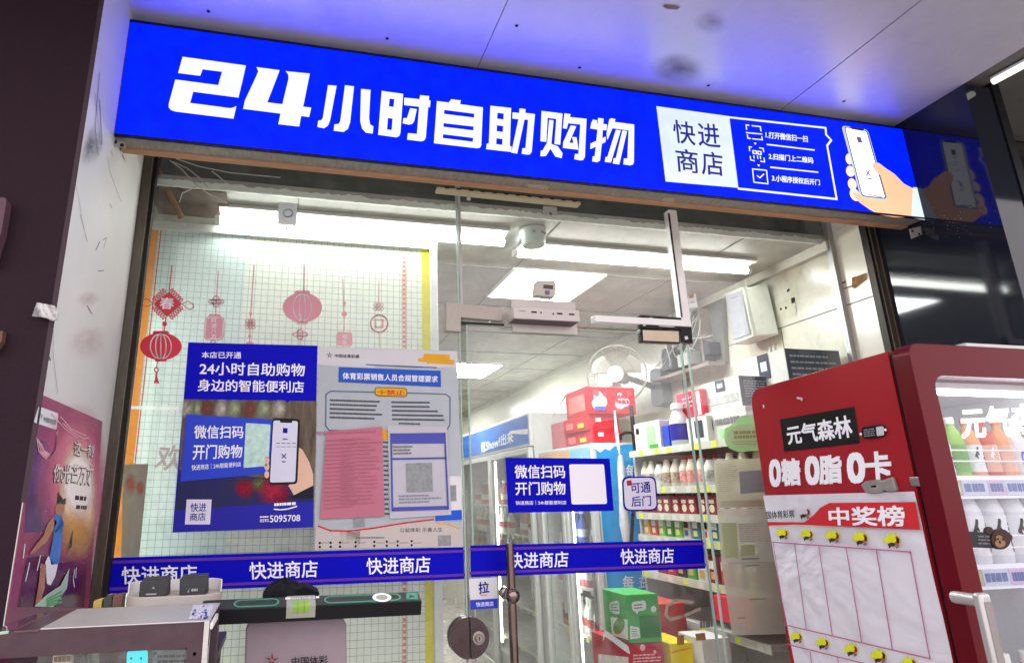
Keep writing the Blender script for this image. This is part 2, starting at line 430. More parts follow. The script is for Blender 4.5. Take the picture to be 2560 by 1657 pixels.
sw = thing('side_wall', 'white metal clad side wall of the recess with scratches and smudges', 'wall', (-.555, -.3, -.15))
MB().box(-.5535, -.552, -.655, -.03, -.15, 2.962).build('cladding', mat('white cladding', 'cfcfcb', .55, 0, .09, 2.5, .02, spec=.3), sw)
mb = MB()
for t, ln, w in (('A', [(1640 / 2.566 * 0 + 640, 470), (612, 800), (625, 990)], .006), ('A', [(640, 640), (655, 900), (650, 930)], .008), ('A', [(485, 1180), (500, 1250), (530, 1420), (555, 1540)], .003),
                 ('A', [(690, 1010), (705, 1100), (740, 1200), (775, 1290)], .004), ('A', [(705, 1310), (718, 1335)], .005), ('A', [(785, 995), (800, 1025)], .006), ('D', [(515, 20), (545, 130), (560, 190)], .004),
                 ('D', [(560, 600), (592, 655)], .005), ('D', [(615, 245), (640, 190)], .007), ('D', [(660, 180), (685, 165), (665, 235)], .004), ('D', [(630, 380), (665, 375)], .004), ('D', [(315, 930), (325, 950)], .008), ('D', [(345, 640), (340, 900), (370, 1160)], .003),
                 ('A', [(610, 600), (640, 860), (632, 1000)], .004), ('A', [(715, 970), (722, 1000)], .005)):
    mb.line(WL.q(tl(t, ln), .002), w * .5, WL.n)
mb.build('scratch', mat('dark scuff', '3d3c44', .7, 0, .2, 40), sw)
mb = MB()
for t, q in (('D', [(400, 960), (680, 960), (700, 720), (430, 720)]), ('D', [(470, 620), (640, 610), (650, 500), (490, 500)])):
    mb.face(WL.q(tl(t, q), .003))
mb.build('smudge', soft('rosy smudge', 'c08088', .2), sw, uvplane=True)
mb = MB()
mb.face(WL.q(tl('A', [(500, 1110), (690, 990), (650, 780), (560, 800)]), .0032))
mb.build('soot_smudge', soft('sooty smudge', '5a5a62', .5, 9), sw, uvplane=True)
# flap of clear tape
tp = MB().prism(FRONT.q(tl('D', [(238, 580), (350, 600), (372, 640), (365, 690), (335, 700), (300, 680), (262, 672), (205, 668), (222, 615)]), .02), (0, .003, 0))
tag(tp.build('tape_scrap', glass('clear tape', (.62, .6, .6), 1.6, .35, .2)), 'crumpled scrap of clear tape on the corner of the dark pillar', 'tape')

so = thing('canopy_soffit', 'silver panelled soffit over the recess, lit blue by the shop sign', 'soffit', (.95, -1.5, 2.945))
sm = mat('satin silver panel', 'e2e2e6', .40, .45, .04, 24, .0, spec=.6)
for x0, x1 in ((-.552, .611), (.614, 1.894), (1.900, 2.46)):
    MB().box(x0, x1, -1.42, -.14, 2.962, 2.98).build('panel', sm, so)
MB().box(.60, 1.91, -1.42, -.14, 2.978, 2.988).build('joint_backing', black, so)
mb = MB()
for t, x, y in (('A', 1337, 75), ('B', 303, 250), ('B', 1538, 436), ('C', 285, 551), ('C', 1155, 652), ('B', 1133, 168)):
    mb.disc(SOF.p(*tl(t, [(x, y)])[0], .002), .0055, SOF.n)
mb.build('rivet', ink, so)
MB().face(SOF.q(tl('B', [(1960, 540), (2370, 560), (2350, 340), (2000, 330)]), .002)).build('smudge', soft('grey grime', '6d6d7c', .5, 3), so, uvplane=True)
MB().face(SOF.q(tl('C', [(170, 220), (420, 230), (420, 60), (200, 50)]), .002)).build('faint_smudge', soft('pale grime', '8a8a9c', .3, 3), so, uvplane=True)
MB().poly(SOF.q(tl('B', [(2070, 45), (2085, 32), (2150, 38), (2183, 48), (2165, 64), (2100, 60)]), .002)).build('glue_scrap', mat('brown glue', '8a6f66', .8, 0, .2), so)
MB().box(-2.9, 3.4, -1.42, -.3, 2.99, 3.05).build('deck', black, so)

# ------------------------------------------------------------------ polished black side panel and the neighbour's front on the right
pol = bpy.data.materials.new('polished black glass'); pol.use_nodes = True
_n = pol.node_tree.nodes; _l = pol.node_tree.links; _b = _n['Principled BSDF']
_b.inputs['Base Color'].default_value = (.008, .010, .018, 1); _b.inputs['Roughness'].default_value = .06; _b.inputs['IOR'].default_value = 1.36; _b.inputs['Specular IOR Level'].default_value = .7
rp = thing('polished_side_panel', 'polished black panel right of the sign, mirroring the printed hand', 'wall panel', (2.52, -.4, -.15))
MB().box(2.46, 2.59, -.655, -.192, -.15, 2.962).build('panel', pol, rp)
MB().box(2.459, 2.462, -.1925, -.190, -.15, 2.5).build('edge_trim', mat('brass trim', 'a08a5a', .4, .8, .1), rp)
mb = MB()
for i in range(60):
    x = random.gauss(1050, 220) ; y = random.gauss(1180, 90)
    mb.disc(WR.p(2100 + x * .2597, 250 + y * .2597, .002), random.uniform(.0004, .0011), WR.n, 6)
mb.build('dust_speck', mat('pale dust', 'a0a0b0', .8, 0, .2), rp)
nb = thing('neighbour_shop', 'dim grey front of the neighbouring unit at the far right edge', 'shop front', (3.2, -.6, -.15))
MB().box(2.592, 2.63, -.66, -.60, -.15, 2.99).build('dark_mullion', black, nb)
MB().box(2.592, 4.6, -.35, -.30, -.15, 3.0).build('wall', mat('grey shutter', '3a3935', .6, .2, .2, 6, .1, stretch=(1, 1, 12)), nb)
for z0, z1, m_ in ((2.80, 2.86, black), (2.70, 2.705, alu), (2.60, 2.69, black)):
    MB().box(2.592, 4.6, -.42, -.352, z0, z1).build('rail', m_, nb)
MB().box(2.47, 4.6, -1.42, -.36, 2.985, 2.989).build('eave', mat('grey eave', '62625e', .6, 0, .1), nb)
nl = thing('neighbour_tube_light', 'short white tube light under the eave at the upper right edge', 'tube light', (2.62, -.66, 2.97))
a_, b_ = ZP(2.96, -1).p(2482, 205), ZP(2.96, -1).p(2590, 147)
MB().tube([a_, b_], .012, 10).build('tube', emat('neighbour tube glow', 'f4f0e4', 1.4), nl)
MB().tube([a_ + Vector((0, 0, .014)), b_ + Vector((0, 0, .014))], .01, 6).build('batten', white_pl, nl)
# ================================================================== lit shop sign
sg = thing('lightbox_sign', 'long blue backlit sign box reading 24小时自助购物 above the shop door', 'sign', (.95, -.4, ZS0))
sign_blue = emat('sign blue film', (.0001, .0085, 1.0), 1.45, .26, 16., .25)
sign_white = emat('sign white film', (.80, .84, 1.0), .66, .14, 4., .6)
sign_white2 = emat('sign pale film', (.62, .72, .84), .68, .14, 7., .6)
sign_ink = emat('sign indigo print', (.035, .03, .34), .5, 0)
case_m = mat('tarnished sheet metal', '98948a', .5, .1, .3, 25, .1, stretch=(3, 1, 1))
X0, X1 = -.550, 2.458
MB().prism([(X0, -.40, ZS0 + .008), (X1, -.40, ZS0 + .008), (X1, -.40, ZS1 - .008), (X0, -.40, ZS1 - .008)], (0, .006, 0)).build('face', sign_blue, sg)
MB().box(X0, X1, -.393, -.335, ZS0 + .002, ZS0 + .010).build('underside', case_m, sg)
mb = MB(); mb.box(X0, X1, -.403, -.394, ZS1 - .008, ZS1); mb.box(X0, X1, -.403, -.394, ZS0, ZS0 + .008)
mb.box(X0 - .0015, X0, -.4025, -.394, ZS0, ZS1); mb.build('rim', mat('dark blue rim', '0a0a30', .4, .2, .1), sg)
MB().box(X0, X1, -.340, -.335, ZS0 + .012, ZS1 - .01).build('back', case_m, sg)
MB().box(X0, X1, -.39, -.341, ZS1 - .012, ZS1 - .006).build('lid', case_m, sg)
S_ = SIGN; O1 = .0008
def pl_letters(items, name, m, t, off=O1):
    for it in items:
        mb = MB()
        for outer, holes in it: mb.poly(S_.q(tl(t, outer), off), [S_.q(tl(t, h), off) for h in holes])
        mb.build(name, m, sg)
two = [([(1172, 366), (1578, 422), (1556, 520), (1530, 628), (1240, 590), (1220, 662), (1480, 696), (1500, 690), (1517, 682), (1498, 763), (1125, 717), (1098, 708), (1083, 690), (1083, 668), (1125, 512), (1400, 548), (1425, 462), (1300, 446), (1284, 488), (1143, 470)], [])]
four = [([(1645, 432), (1794, 452), (1785, 478), (1715, 658), (1812, 670), (1852, 505), (1850, 480), (1833, 458), (1988, 474), (1945, 686), (1997, 692), (1983, 752), (1932, 745), (1920, 813), (1786, 798), (1800, 730), (1560, 700), (1572, 645), (1645, 490), (1658, 458)], [])]
xiao_a = [([(2105, 548), (2160, 552), (2118, 772), (2104, 808), (2078, 824), (2037, 816), (2042, 776), (2064, 772), (2072, 755)], [])]
pl_letters([two, four, xiao_a], 'letter', sign_white, 'A')
xiao = [([(32, 548), (90, 556), (65, 785), (50, 830), (22, 848), (-40, 840), (-36, 800), (-8, 796), (2, 778)], []), ([(135, 572), (196, 578), (186, 760), (193, 800), (214, 812), (209, 858), (165, 852), (142, 826), (130, 780)], [])]
shi = [([(268, 585), (405, 604), (387, 855), (380, 874), (362, 882), (245, 866)], [[(318, 634), (349, 638), (344, 688), (313, 684)], [(307, 758), (338, 762), (332, 836), (301, 832)]]),
       ([(412, 628), (510, 638), (514, 612), (572, 618), (570, 644), (581, 648), (577, 690), (566, 688), (550, 885), (540, 902), (522, 908), (431, 897), (436, 856), (494, 860), (508, 686), (412, 676)], []),
       ([(450, 696), (493, 702), (476, 778), (464, 796), (442, 801), (402, 792), (407, 760), (430, 758)], [])]
zi = [([(622, 650), (698, 660), (714, 638), (775, 646), (770, 670), (917, 690), (906, 935), (896, 950), (876, 952), (603, 920)], [[(669, 706), (862, 731), (860, 756), (667, 732)], [(665, 791), (858, 813), (855, 838), (663, 815)], [(661, 862), (855, 886), (852, 911), (659, 887)]])]
zhu = [([(965, 680), (1098, 694), (1090, 938), (1102, 942), (1099, 976), (938, 958), (942, 922), (955, 923)], [[(1010, 725), (1051, 730), (1049, 768), (1008, 763)], [(1007, 805), (1047, 810), (1045, 848), (1005, 843)], [(1004, 888), (1043, 893), (1041, 931), (1002, 926)]]),
       ([(1108, 722), (1150, 727), (1152, 697), (1191, 702), (1189, 726), (1251, 733), (1230, 975), (1218, 992), (1200, 993), (1166, 988), (1170, 952), (1190, 952), (1207, 770), (1184, 768), (1137, 986), (1099, 981), (1106, 950), (1145, 766), (1106, 762)], [])]
gou = [([(1293, 713), (1428, 730), (1413, 930), (1376, 925), (1388, 765), (1332, 757), (1324, 912), (1286, 907)], []), ([(1342, 770), (1370, 774), (1356, 925), (1398, 940), (1428, 985), (1422, 1016), (1382, 1006), (1350, 955), (1322, 1002), (1286, 1004), (1288, 968), (1300, 966), (1330, 915)], []),
       ([(1440, 728), (1480, 734), (1474, 752), (1582, 764), (1571, 1008), (1560, 1028), (1540, 1030), (1503, 1022), (1508, 988), (1530, 990), (1542, 800), (1464, 792), (1455, 828), (1430, 824)], []),
       ([(1480, 806), (1516, 811), (1472, 916), (1498, 920), (1490, 880), (1518, 882), (1530, 962), (1430, 950), (1432, 915)], [])]
wu = [([(1656, 758), (1692, 763), (1689, 796), (1714, 800), (1710, 838), (1686, 835), (1683, 888), (1706, 878), (1704, 912), (1680, 924), (1668, 1032), (1650, 1042), (1618, 1036), (1622, 1004), (1634, 1004), (1642, 942), (1606, 958), (1608, 922), (1645, 905), (1652, 832), (1606, 826), (1612, 790), (1624, 768), (1650, 774), (1648, 794), (1654, 794)], []),
      ([(1728, 768), (1740, 760), (1768, 766), (1762, 784), (1888, 800), (1886, 1042), (1878, 1058), (1860, 1062), (1818, 1055), (1822, 1018), (1844, 1018), (1852, 838), (1748, 824), (1716, 900), (1710, 860)], []),
      ([(1770, 834), (1802, 838), (1738, 1044), (1699, 1040), (1704, 1008), (1716, 1008)], []), ([(1812, 838), (1842, 842), (1792, 1056), (1750, 1050), (1756, 1016), (1770, 1016)], [])]
pl_letters([xiao, shi, zi, zhu, gou, wu], 'letter', sign_white, 'B')
# shop name on the white panel
patch([(1641, 266), (1823, 291), (1846, 470), (1664, 454)], S_, sign_white2, sg, 'name_panel', O1)
O2 = .0016
text('快', [(52, 768), (196, 790), (202, 935), (70, 915)], S_, sign_ink, sg, O2, .012, 'name_lettering', 'C')
text('进', [(212, 792), (348, 800), (362, 950), (225, 935)], S_, sign_ink, sg, O2, .012, 'name_lettering', 'C')
text('商', [(72, 950), (212, 968), (225, 1115), (85, 1100)], S_, sign_ink, sg, O2, .012, 'name_lettering', 'C')
text('店', [(240, 968), (370, 985), (385, 1132), (245, 1118)], S_, sign_ink, sg, O2, .012, 'name_lettering', 'C')
strokes([[(418, 754), (1037, 822), (1040, 865), (1073, 900), (1047, 935), (1108, 1278), (478, 1211)]], .0085, S_, sign_white, sg, 'outline', O1, 'C')
strokes([[(662, 928), (964, 964)], [(685, 1074), (987, 1106)]], .006, S_, sign_white, sg, 'divider', O1, 'C')
text('1.打开微信扫一扫', [(652, 845), (920, 874), (922, 914), (652, 886)], S_, sign_white, sg, O1, .03, 'step_lettering', 'C')
text('2.扫描门上二维码', [(672, 984), (955, 1012), (958, 1050), (672, 1022)], S_, sign_white, sg, O1, .03, 'step_lettering', 'C')
text('3.小程序授权后开门', [(693, 1122), (998, 1154), (1000, 1190), (693, 1163)], S_, sign_white, sg, O1, .03, 'step_lettering', 'C')
strokes([[(545, 805), (527, 803), (530, 832)], [(565, 808), (602, 812)], [(606, 812), (618, 814), (622, 842)], [(528, 852), (628, 862)], [(535, 866), (538, 888), (556, 890)], [(570, 892), (605, 896)], [(628, 878), (631, 898), (612, 896)]], .005, S_, sign_white, sg, 'scan_icon', O1, 'C')
strokes([[(562, 945), (547, 943), (550, 968)], [(612, 950), (636, 953), (640, 975)], [(553, 1005), (557, 1028), (580, 1032)], [(620, 1036), (645, 1040), (642, 1015)], [(570, 968), (592, 970), (594, 988), (572, 985), (570, 968)], [(602, 972), (622, 974), (624, 992), (604, 990), (602, 972)], [(576, 1000), (578, 1015)], [(600, 1002), (602, 1018)], [(618, 1004), (620, 1020)]], .0045, S_, sign_white, sg, 'code_frame_icon', O1, 'C')
strokes([[(568, 1085), (658, 1094), (667, 1180), (577, 1170), (568, 1085)], [(598, 1128), (615, 1142), (640, 1118)]], .0045, S_, sign_white, sg, 'tick_icon', O1, 'C')
mb = MB()
for x, y in ((585, 922), (607, 1062)): mb.poly(S_.q(tl('C', [(x - 9, y - 6), (x + 9, y - 4), (x + 1, y + 9)]), O1))
mb.build('arrow_icon', sign_white, sg)
# printed hand with phone
skin = emat('sign skin print', (.86, .46, .27), .85, .06, 9., .6); skin2 = emat('sign light skin print', (.95, .66, .50), .9, .04, 9., .6)
patch(ell(1188, 1022, 22, 36, 14, 0, -.2), S_, skin2, sg, 'printed_finger', O1, 'C'); patch(ell(1196, 1100, 27, 36, 14, 0, -.3), S_, skin2, sg, 'printed_finger', O1, 'C')
patch(ell(1208, 1182, 27, 38, 14, 0, -.3), S_, skin2, sg, 'printed_finger', O1, 'C'); patch(ell(1225, 1250, 30, 44, 14, 0, -.5), S_, skin2, sg, 'printed_finger', O1, 'C')
patch([(1340, 1062), (1352, 1046), (1378, 1046), (1420, 1078), (1480, 1118), (1540, 1180), (1602, 1212), (1590, 1396), (1480, 1394), (1380, 1378), (1320, 1345), (1255, 1300), (1205, 1235), (1260, 1240), (1400, 1280), (1420, 1250), (1385, 1120), (1350, 1090)], S_, skin, sg, 'printed_hand', O1 + .0004, 'C')
phone_q = [(1138, 806), (1306, 832), (1436, 1288), (1262, 1268)]
patch(rrect(tl('C', phone_q), .16), S_, emat('sign phone rim', (.55, .62, .70), .8), sg, 'printed_phone', O1 + .0012)
patch(rrect(tl('C', [(1155, 812), (1304, 838), (1428, 1278), (1270, 1260)]), .13), S_, emat('sign phone black rim', (.03, .03, .05), .6), sg, 'printed_phone', O1 + .0016)
patch(rrect(tl('C', [(1162, 818), (1298, 842), (1420, 1272), (1274, 1254)]), .12), S_, emat('sign phone screen', (.92, .95, 1.), 1.1), sg, 'printed_screen', O1 + .002)
sp = emat('sign phone print', (.16, .17, .35), .5)
patch([(1190, 812), (1284, 828), (1278, 842), (1205, 830)], S_, emat('sign phone black rim', 'x', 1), sg, 'printed_notch', O1 + .0024, 'C')
patch([(1234, 878), (1262, 881), (1274, 918), (1245, 915)], S_, sp, sg, 'printed_icon', O1 + .0024, 'C')
strokes([[(1296, 1094), (1322, 1128)], [(1318, 1094), (1300, 1128)], [(1308, 1146), (1332, 1150)]], .005, S_, sp, sg, 'printed_icon', O1 + .0024, 'C')
strokes([[(1240, 927), (1282, 934)], [(1258, 960), (1284, 964)], [(1216, 1005), (1246, 1010)], [(1262, 1013), (1300, 1018)], [(1316, 1020), (1350, 1026)], [(1222, 985), (1240, 987)], [(1270, 982), (1298, 986)], [(1318, 990), (1340, 994)]], .0022, S_, sp, sg, 'printed_caption', O1 + .0024, 'C')
strokes([[(1300, 1246), (1398, 1266)]], .004, S_, sp, sg, 'printed_bar', O1 + .0024, 'C')
strokes([[(1346, 1052), (1344, 1075), (1362, 1102), (1390, 1130), (1430, 1270)]], .003, S_, emat('sign skin shade', (.55, .25, .14), .6), sg, 'printed_outline', O1 + .0028, 'C')
patch([(1340, 1062), (1352, 1046), (1378, 1046), (1420, 1078), (1460, 1150), (1440, 1240), (1400, 1140), (1360, 1095)], S_, skin, sg, 'printed_thumb', O1 + .0026, 'C')
patch([(1598, 1202), (1632, 1204), (1674, 1412), (1587, 1398)], S_, emat('sign cuff print', (.60, .70, .78), .85, .1, 6, .6), sg, 'printed_cuff', O1 + .0012, 'C')
# brackets under the two ends, dents under the box
for t, q in (('A', [(722, 888), (798, 898), (808, 948), (720, 940)]), ('C', [(1575, 1470), (1648, 1452), (1656, 1505), (1590, 1532)])):
    o = MB().prism(YP(-.385).q(tl(t, q)), (0, .002, 0)).build('bracket', mat('galvanised steel', 'aaa89e', .4, .7, .15, 30), sg)
    mb = MB(); c = [sum(v) / 4 for v in zip(*tl(t, q))]
    for dx, dy in ((-9, -3), (8, 5)): mb.disc(YP(-.385).p(c[0] + dx, c[1] + dy, .002), .006, (0, -1, 0))
    mb.build('screw_hole', ink, o)
und = ZP(ZS0 + .002, -1)
for t, q in (('B', [(1205, 1182), (1330, 1188), (1335, 1225), (1210, 1222)]), ('B', [(2070, 1270), (2140, 1265), (2145, 1300), (2075, 1296)]), ('C', [(1020, 1395), (1110, 1400), (1120, 1424), (1030, 1420)])):
    patch(rrect(tl(t, q), .3), und, mat('bare metal spot', 'b6b0a2', .5, .3, .2, 40), sg, 'bare_spot', .002)
# wooden batten and perforated rail under the box, in front of the glass head
bt = MB().box(-.548, 2.455, -.3345, -.308, 2.512, 2.535)
tag(bt.build('wood_batten', mat('raw wood', 'b98e6c', .7, 0, .2, 12, .1, stretch=(.3, 4, 4)), bevel=.002), 'long raw wooden batten under the back of the sign box', 'batten')
rl = thing('perforated_rail', 'short ivory rail with punched holes under the wooden batten', 'rail', (.9, -.18, 2.47))
p0, p1 = YP(-.06).p(1093, 474), YP(-.06).p(1452, 511)
MB().prism([p0, p1, p1 + Vector((0, 0, .011)), p0 + Vector((0, 0, .011))], (0, .035, 0)).build('rail', mat('ivory plastic', 'd8d0b0', .5, 0, .08), rl)
mb = MB(); d_ = (p1 - p0)
for i in range(12):
    a = p0 + d_ * (.05 + i * .081); mb.box(a.x, a.x + .018, a.y - .0005, a.y + .012, a.z + .0085, a.z + .016)
mb.build('punched_hole', ink, rl)
# ================================================================== shop front: posts, panes, door
post_m = mat('bronze steel post', '5e5850', .35, .8, .2, 20, .04, stretch=(6, 6, 1))
lp = thing('door_post', 'narrow bronze steel post at the left end of the shop glass', 'post', (-.53, -.03, 0))
MB().box(-.5515, -.520, -.050, .0, -.14, 2.70).build('post', post_m, lp, .002)
MB().box(-.520, -.508, -.030, .0, -.14, 2.70).build('rebate', mat('dark bronze', '2f2b28', .4, .6, .15), lp)
rpst = thing('door_post', 'wide bronze steel post between the cream tiles and the black panel', 'post', (2.445, -.16, 0))
MB().box(2.432, 2.4595, -.189, -.131, -.14, 2.70).build('post', post_m, rpst, .002)
MB().box(2.422, 2.4318, -.180, -.150, -.14, 2.70).build('rebate', MATS['dark bronze'], rpst)
pane_m = glass('shop glass', (.965, .985, .975), 1.0, .024, .01, 1.5, 7.)
edge_m = mat('bright glass edge', 'a8bcb2', .25, 0, .05)
seal_m = mat('grey silicone', 'b4b6b4', .5, 0, .08)
XD0, XD1, ZD = .655, 1.568, 2.098
fp = thing('shop_window', 'wide fixed glass pane left of the door, carrying the blue posters', 'glass pane', (.05, 0, 0))
MB().box(-.508, .622, -.005, .005, .0, 2.72).build('pane', pane_m, fp)
MB().box(.622, .6255, -.006, .006, .0, 2.72).build('pane_edge', edge_m, fp)
fp2 = thing('shop_window', 'fixed glass pane right of the door behind the red fridge', 'glass pane', (2.0, 0, 0))
MB().box(1.602, 2.405, -.005, .005, .0, 2.72).build('pane', pane_m, fp2)
MB().box(1.5985, 1.602, -.006, .006, .0, 2.1).build('pane_edge', edge_m, fp2)
MB().box(2.405, 2.4295, -.012, .012, .0, 2.72).build('side_channel', mat('satin channel', 'a3a5a2', .4, .6, .08), fp2)
fp3 = thing('shop_window', 'glass transom pane above the shop door', 'glass pane', (1.1, 0, 2.1))
MB().box(.634, 1.57, -.005, .005, 2.115, 2.72).build('pane', pane_m, fp3)
tb = thing('transom_frame', 'white aluminium frame bars above and right of the door', 'frame', (1.4, 0, 2.1))
MB().box(1.578, 1.618, -.020, .018, 2.133, 2.66).build('upright', white_alu, tb, .002)
MB().box(1.185, 1.618, -.0205, .0185, 2.1325, 2.160).build('rail', white_alu, tb, .002)
MB().box(1.572, 1.578, -.026, -.021, 2.17, 2.64).build('shadow_gap', MATS['dark bronze'], tb)
MB().box(.629, .640, -.008, .008, 2.175, 2.70).build('silicone_joint', seal_m, tb)
# ---- the door
dr = thing('glass_door', 'frameless glass door with vertical pull handle and blue stripe', 'door', (1.1, 0, 0))
MB().box(XD0, XD1, -.005, .005, .01, ZD).build('leaf', pane_m, dr)
mb = MB(); mb.box(XD0 - .004, XD0, -.006, .006, .01, ZD); mb.box(XD1, XD1 + .004, -.006, .006, .01, ZD); mb.box(XD0, XD1, -.006, .006, ZD, ZD + .004)
mb.build('leaf_edge', edge_m, dr)
hp = YP(-.075)
c0, c1 = hp.p(*tl('H', [(1086, 772)])[0]), hp.p(*tl('H', [(1128, 1700)])[0])
hx = (c0.x + c1.x) / 2
hm = mat('worn chrome', '8a7672', .12, 1., .10, 12)
MB().tube([(hx, -.075, c0.z), (hx, -.075, .55)], .0145, 16).build('handle', hm, dr, .001, True)
kz = hp.p(*tl('H', [(1095, 1105)])[0]).z
for k, z in enumerate((kz, .70)):
    o = MB().lathe((hx, -.105, z), [(.006, 0), (.016, .003), (.023, .012), (.025, .024), (.023, .036), (.018, .042)], 18, (0, 1, 0)).build('knuckle', hm, dr, 0, True)
    MB().lathe((hx, -.065, z), [(.014, 0), (.014, .03), (.020, .034), (.022, .058)], 18, (0, 1, 0)).build('standoff', steel, o, 0, True)
# round centre lock: half on the pane, half on the door
lk = GLASS
lc = lk.p(*tl('H', [(830, 1375)])[0], .02); R_ = .064
lockm = mat('worn dark nickel', '54484a', .28, .9, .2, 25)
def half(a0, cx):
    pts = [(cx + R_ * math.cos(a0 + math.pi * i / 18), 0, lc.z + R_ * math.sin(a0 + math.pi * i / 18)) for i in range(19)]
    return pts
lkL = thing('lock_half', 'left half of the round steel door lock, clamped on the fixed pane', 'lock', (lc.x - .03, -.02, lc.z - R_))
for y0, y1 in ((-.030, -.0055), (.0055, .022)):
    MB().prism([(x, y0, z) for x, _, z in half(math.pi / 2, lc.x - .003)], (0, y1 - y0, 0)).build('cover' if y0 < 0 else 'inner_cover', lockm, lkL, .005)
lr = MB().prism([(x, -.030, z) for x, _, z in half(-math.pi / 2, lc.x + .002)], (0, .0245, 0)).build('lock_cover', lockm, dr, .005)
MB().lathe((lc.x + .028, -.044, lc.z), [(.0, 0), (.011, 0), (.013, .002), (.013, .009), (.021, .0095), (.023, .014)], 20, (0, 1, 0)).build('cylinder', mat('brushed nickel', '9a928c', .3, .9, .1), lr, 0, True)
MB().box(lc.x + .0265, lc.x + .0295, -.0447, -.0436, lc.z - .006, lc.z + .006).build('keyhole', black, lr)
# patch fittings
pf = thing('patch_fitting', 'brushed steel L shaped clamp at the upper left corner of the door', 'patch fitting', (.7, -.01, 2.05))
MB().prism(GLASS.q(tl('E', [(682, 580), (1046, 612), (1046, 700), (776, 676), (776, 768), (680, 762)]), .016), (0, .032, 0)).build('plate', mat('brushed patch steel', '8f8880', .35, .85, .12, 30, .02, stretch=(8, 1, 1)), pf, .0015)
MB().box(GLASS.p(*tl('E', [(772, 680)])[0]).x, GLASS.p(*tl('E', [(1046, 705)])[0]).x, -.012, .012, 2.099, 2.106).build('gap', black, pf)
hb = thing('hinge_bracket', 'black open hinge bracket with white glue dots at the upper right corner of the door', 'hinge', (1.6, -.01, 2.0))
MB().prism(GLASS.q(tl('E', [(1922, 660), (2250, 682), (2264, 840), (2194, 836), (2186, 752), (1932, 745)]), .014), (0, .028, 0)).build('plate', black, hb, .001)
ii = MB().prism(GLASS.q(tl('E', [(1932, 750), (2178, 758), (2184, 842), (1938, 832)]), .015), (0, .030, 0)).build('cover', black, hb, .002)
patch([(1942, 757), (2172, 765), (2176, 834), (1946, 824)], GLASS, mat('worn beige plate', 'cdbfa6', .5, .2, .15, 20), ii, 'cover_plate', .0165, 'E')
patch(rrect(tl('E', [(2040, 706), (2146, 712), (2148, 740), (2044, 734)]), .3), GLASS, alu, hb, 'slot_plate', .0155)
for x, y in ((1994, 688), (1952, 720), (2213, 704), (2222, 808)):
    patch([(x - 12, y - 10), (x + 8, y - 13), (x + 13, y + 6), (x - 6, y + 13)], GLASS, paper, hb, 'glue_dot', .0155, 'E')
# electric lock unit above the door with its sensor
el = thing('electric_lock', 'white metal electric lock unit across the top of the shop door', 'electric lock', (1.1, -.05, 2.05))
lockw = mat('off white steel', 'c9c3be', .4, .1, .05)
yb = -.085
bx0, bx1 = YP(yb).p(*tl('E', [(1114, 650)])[0]).x, YP(yb).p(*tl('E', [(1538, 670)])[0]).x
bz1, bz0 = YP(yb).p(*tl('E', [(1320, 618)])[0]).z, YP(yb).p(*tl('E', [(1320, 692)])[0]).z
MB().box(bx0, bx1, yb, -.016, bz0, bz1).build('body', lockw, el, .002)
MB().box(bx0 + .004, bx1 - .004, yb + .004, -.016, bz0 - .002, bz0 - .0003).build('underside_shade', mat('shadowed steel', '6a5c5c', .5, .3, .08), el)  # shade under the unit, painted in as a darker plate
qx0, qx1 = GLASS.p(*tl('E', [(1098, 700)])[0]).x, GLASS.p(*tl('E', [(1508, 700)])[0]).x
MB().box(qx0, qx1, -.015, -.0075, GLASS.p(*tl('E', [(1300, 782)])[0]).z, GLASS.p(*tl('E', [(1300, 578)])[0]).z).build('back_plate', lockw, el, .001)
ef = YP(yb)
mb = MB()
for x in (1245, 1410, 1487): mb.poly(ef.q(rrect(tl('E', [(x - 18, 636 + (x - 1245) * .06), (x + 18, 638 + (x - 1245) * .06), (x + 18, 648 + (x - 1245) * .06), (x - 18, 646 + (x - 1245) * .06)]), .35), .001))
for x, y in ((1290, 645), (1368, 653)): mb.disc(ef.p(*tl('E', [(x, y)])[0], .001), .0035, ef.n)
mb.build('socket', ink, el)
mb = MB().line(ef.q(tl('E', [(1150, 632), (1190, 636)]), .001), .0025, ef.n); mb.build('marking', ink_grey, el)
se = thing('door_sensor', 'small beige motion sensor fixed on the glass above the lock unit', 'sensor', (1.1, -.03, 2.2))
ys = -.05; sp_ = YP(ys)
q = sp_.q(tl('E', [(1308, 470), (1388, 478), (1380, 545), (1300, 535)]))
MB().prism(sp_.q(tl('E', [(1262, 440), (1374, 434), (1390, 470), (1382, 546), (1256, 532)])), (0, .042, 0)).build('housing', mat('beige plastic', 'c4beb4', .45, 0, .04), se, .002)
patch([(1306, 466), (1368, 470), (1366, 496), (1304, 490)], sp_, mat('dark lens', '4a4640', .2, 0, .05), se, 'lens', .001, 'E')
patch([(1316, 502), (1346, 504), (1344, 532), (1314, 528)], sp_, mat('violet sensor window', '6a6690', .3, 0, .1), se, 'window', .001, 'E')
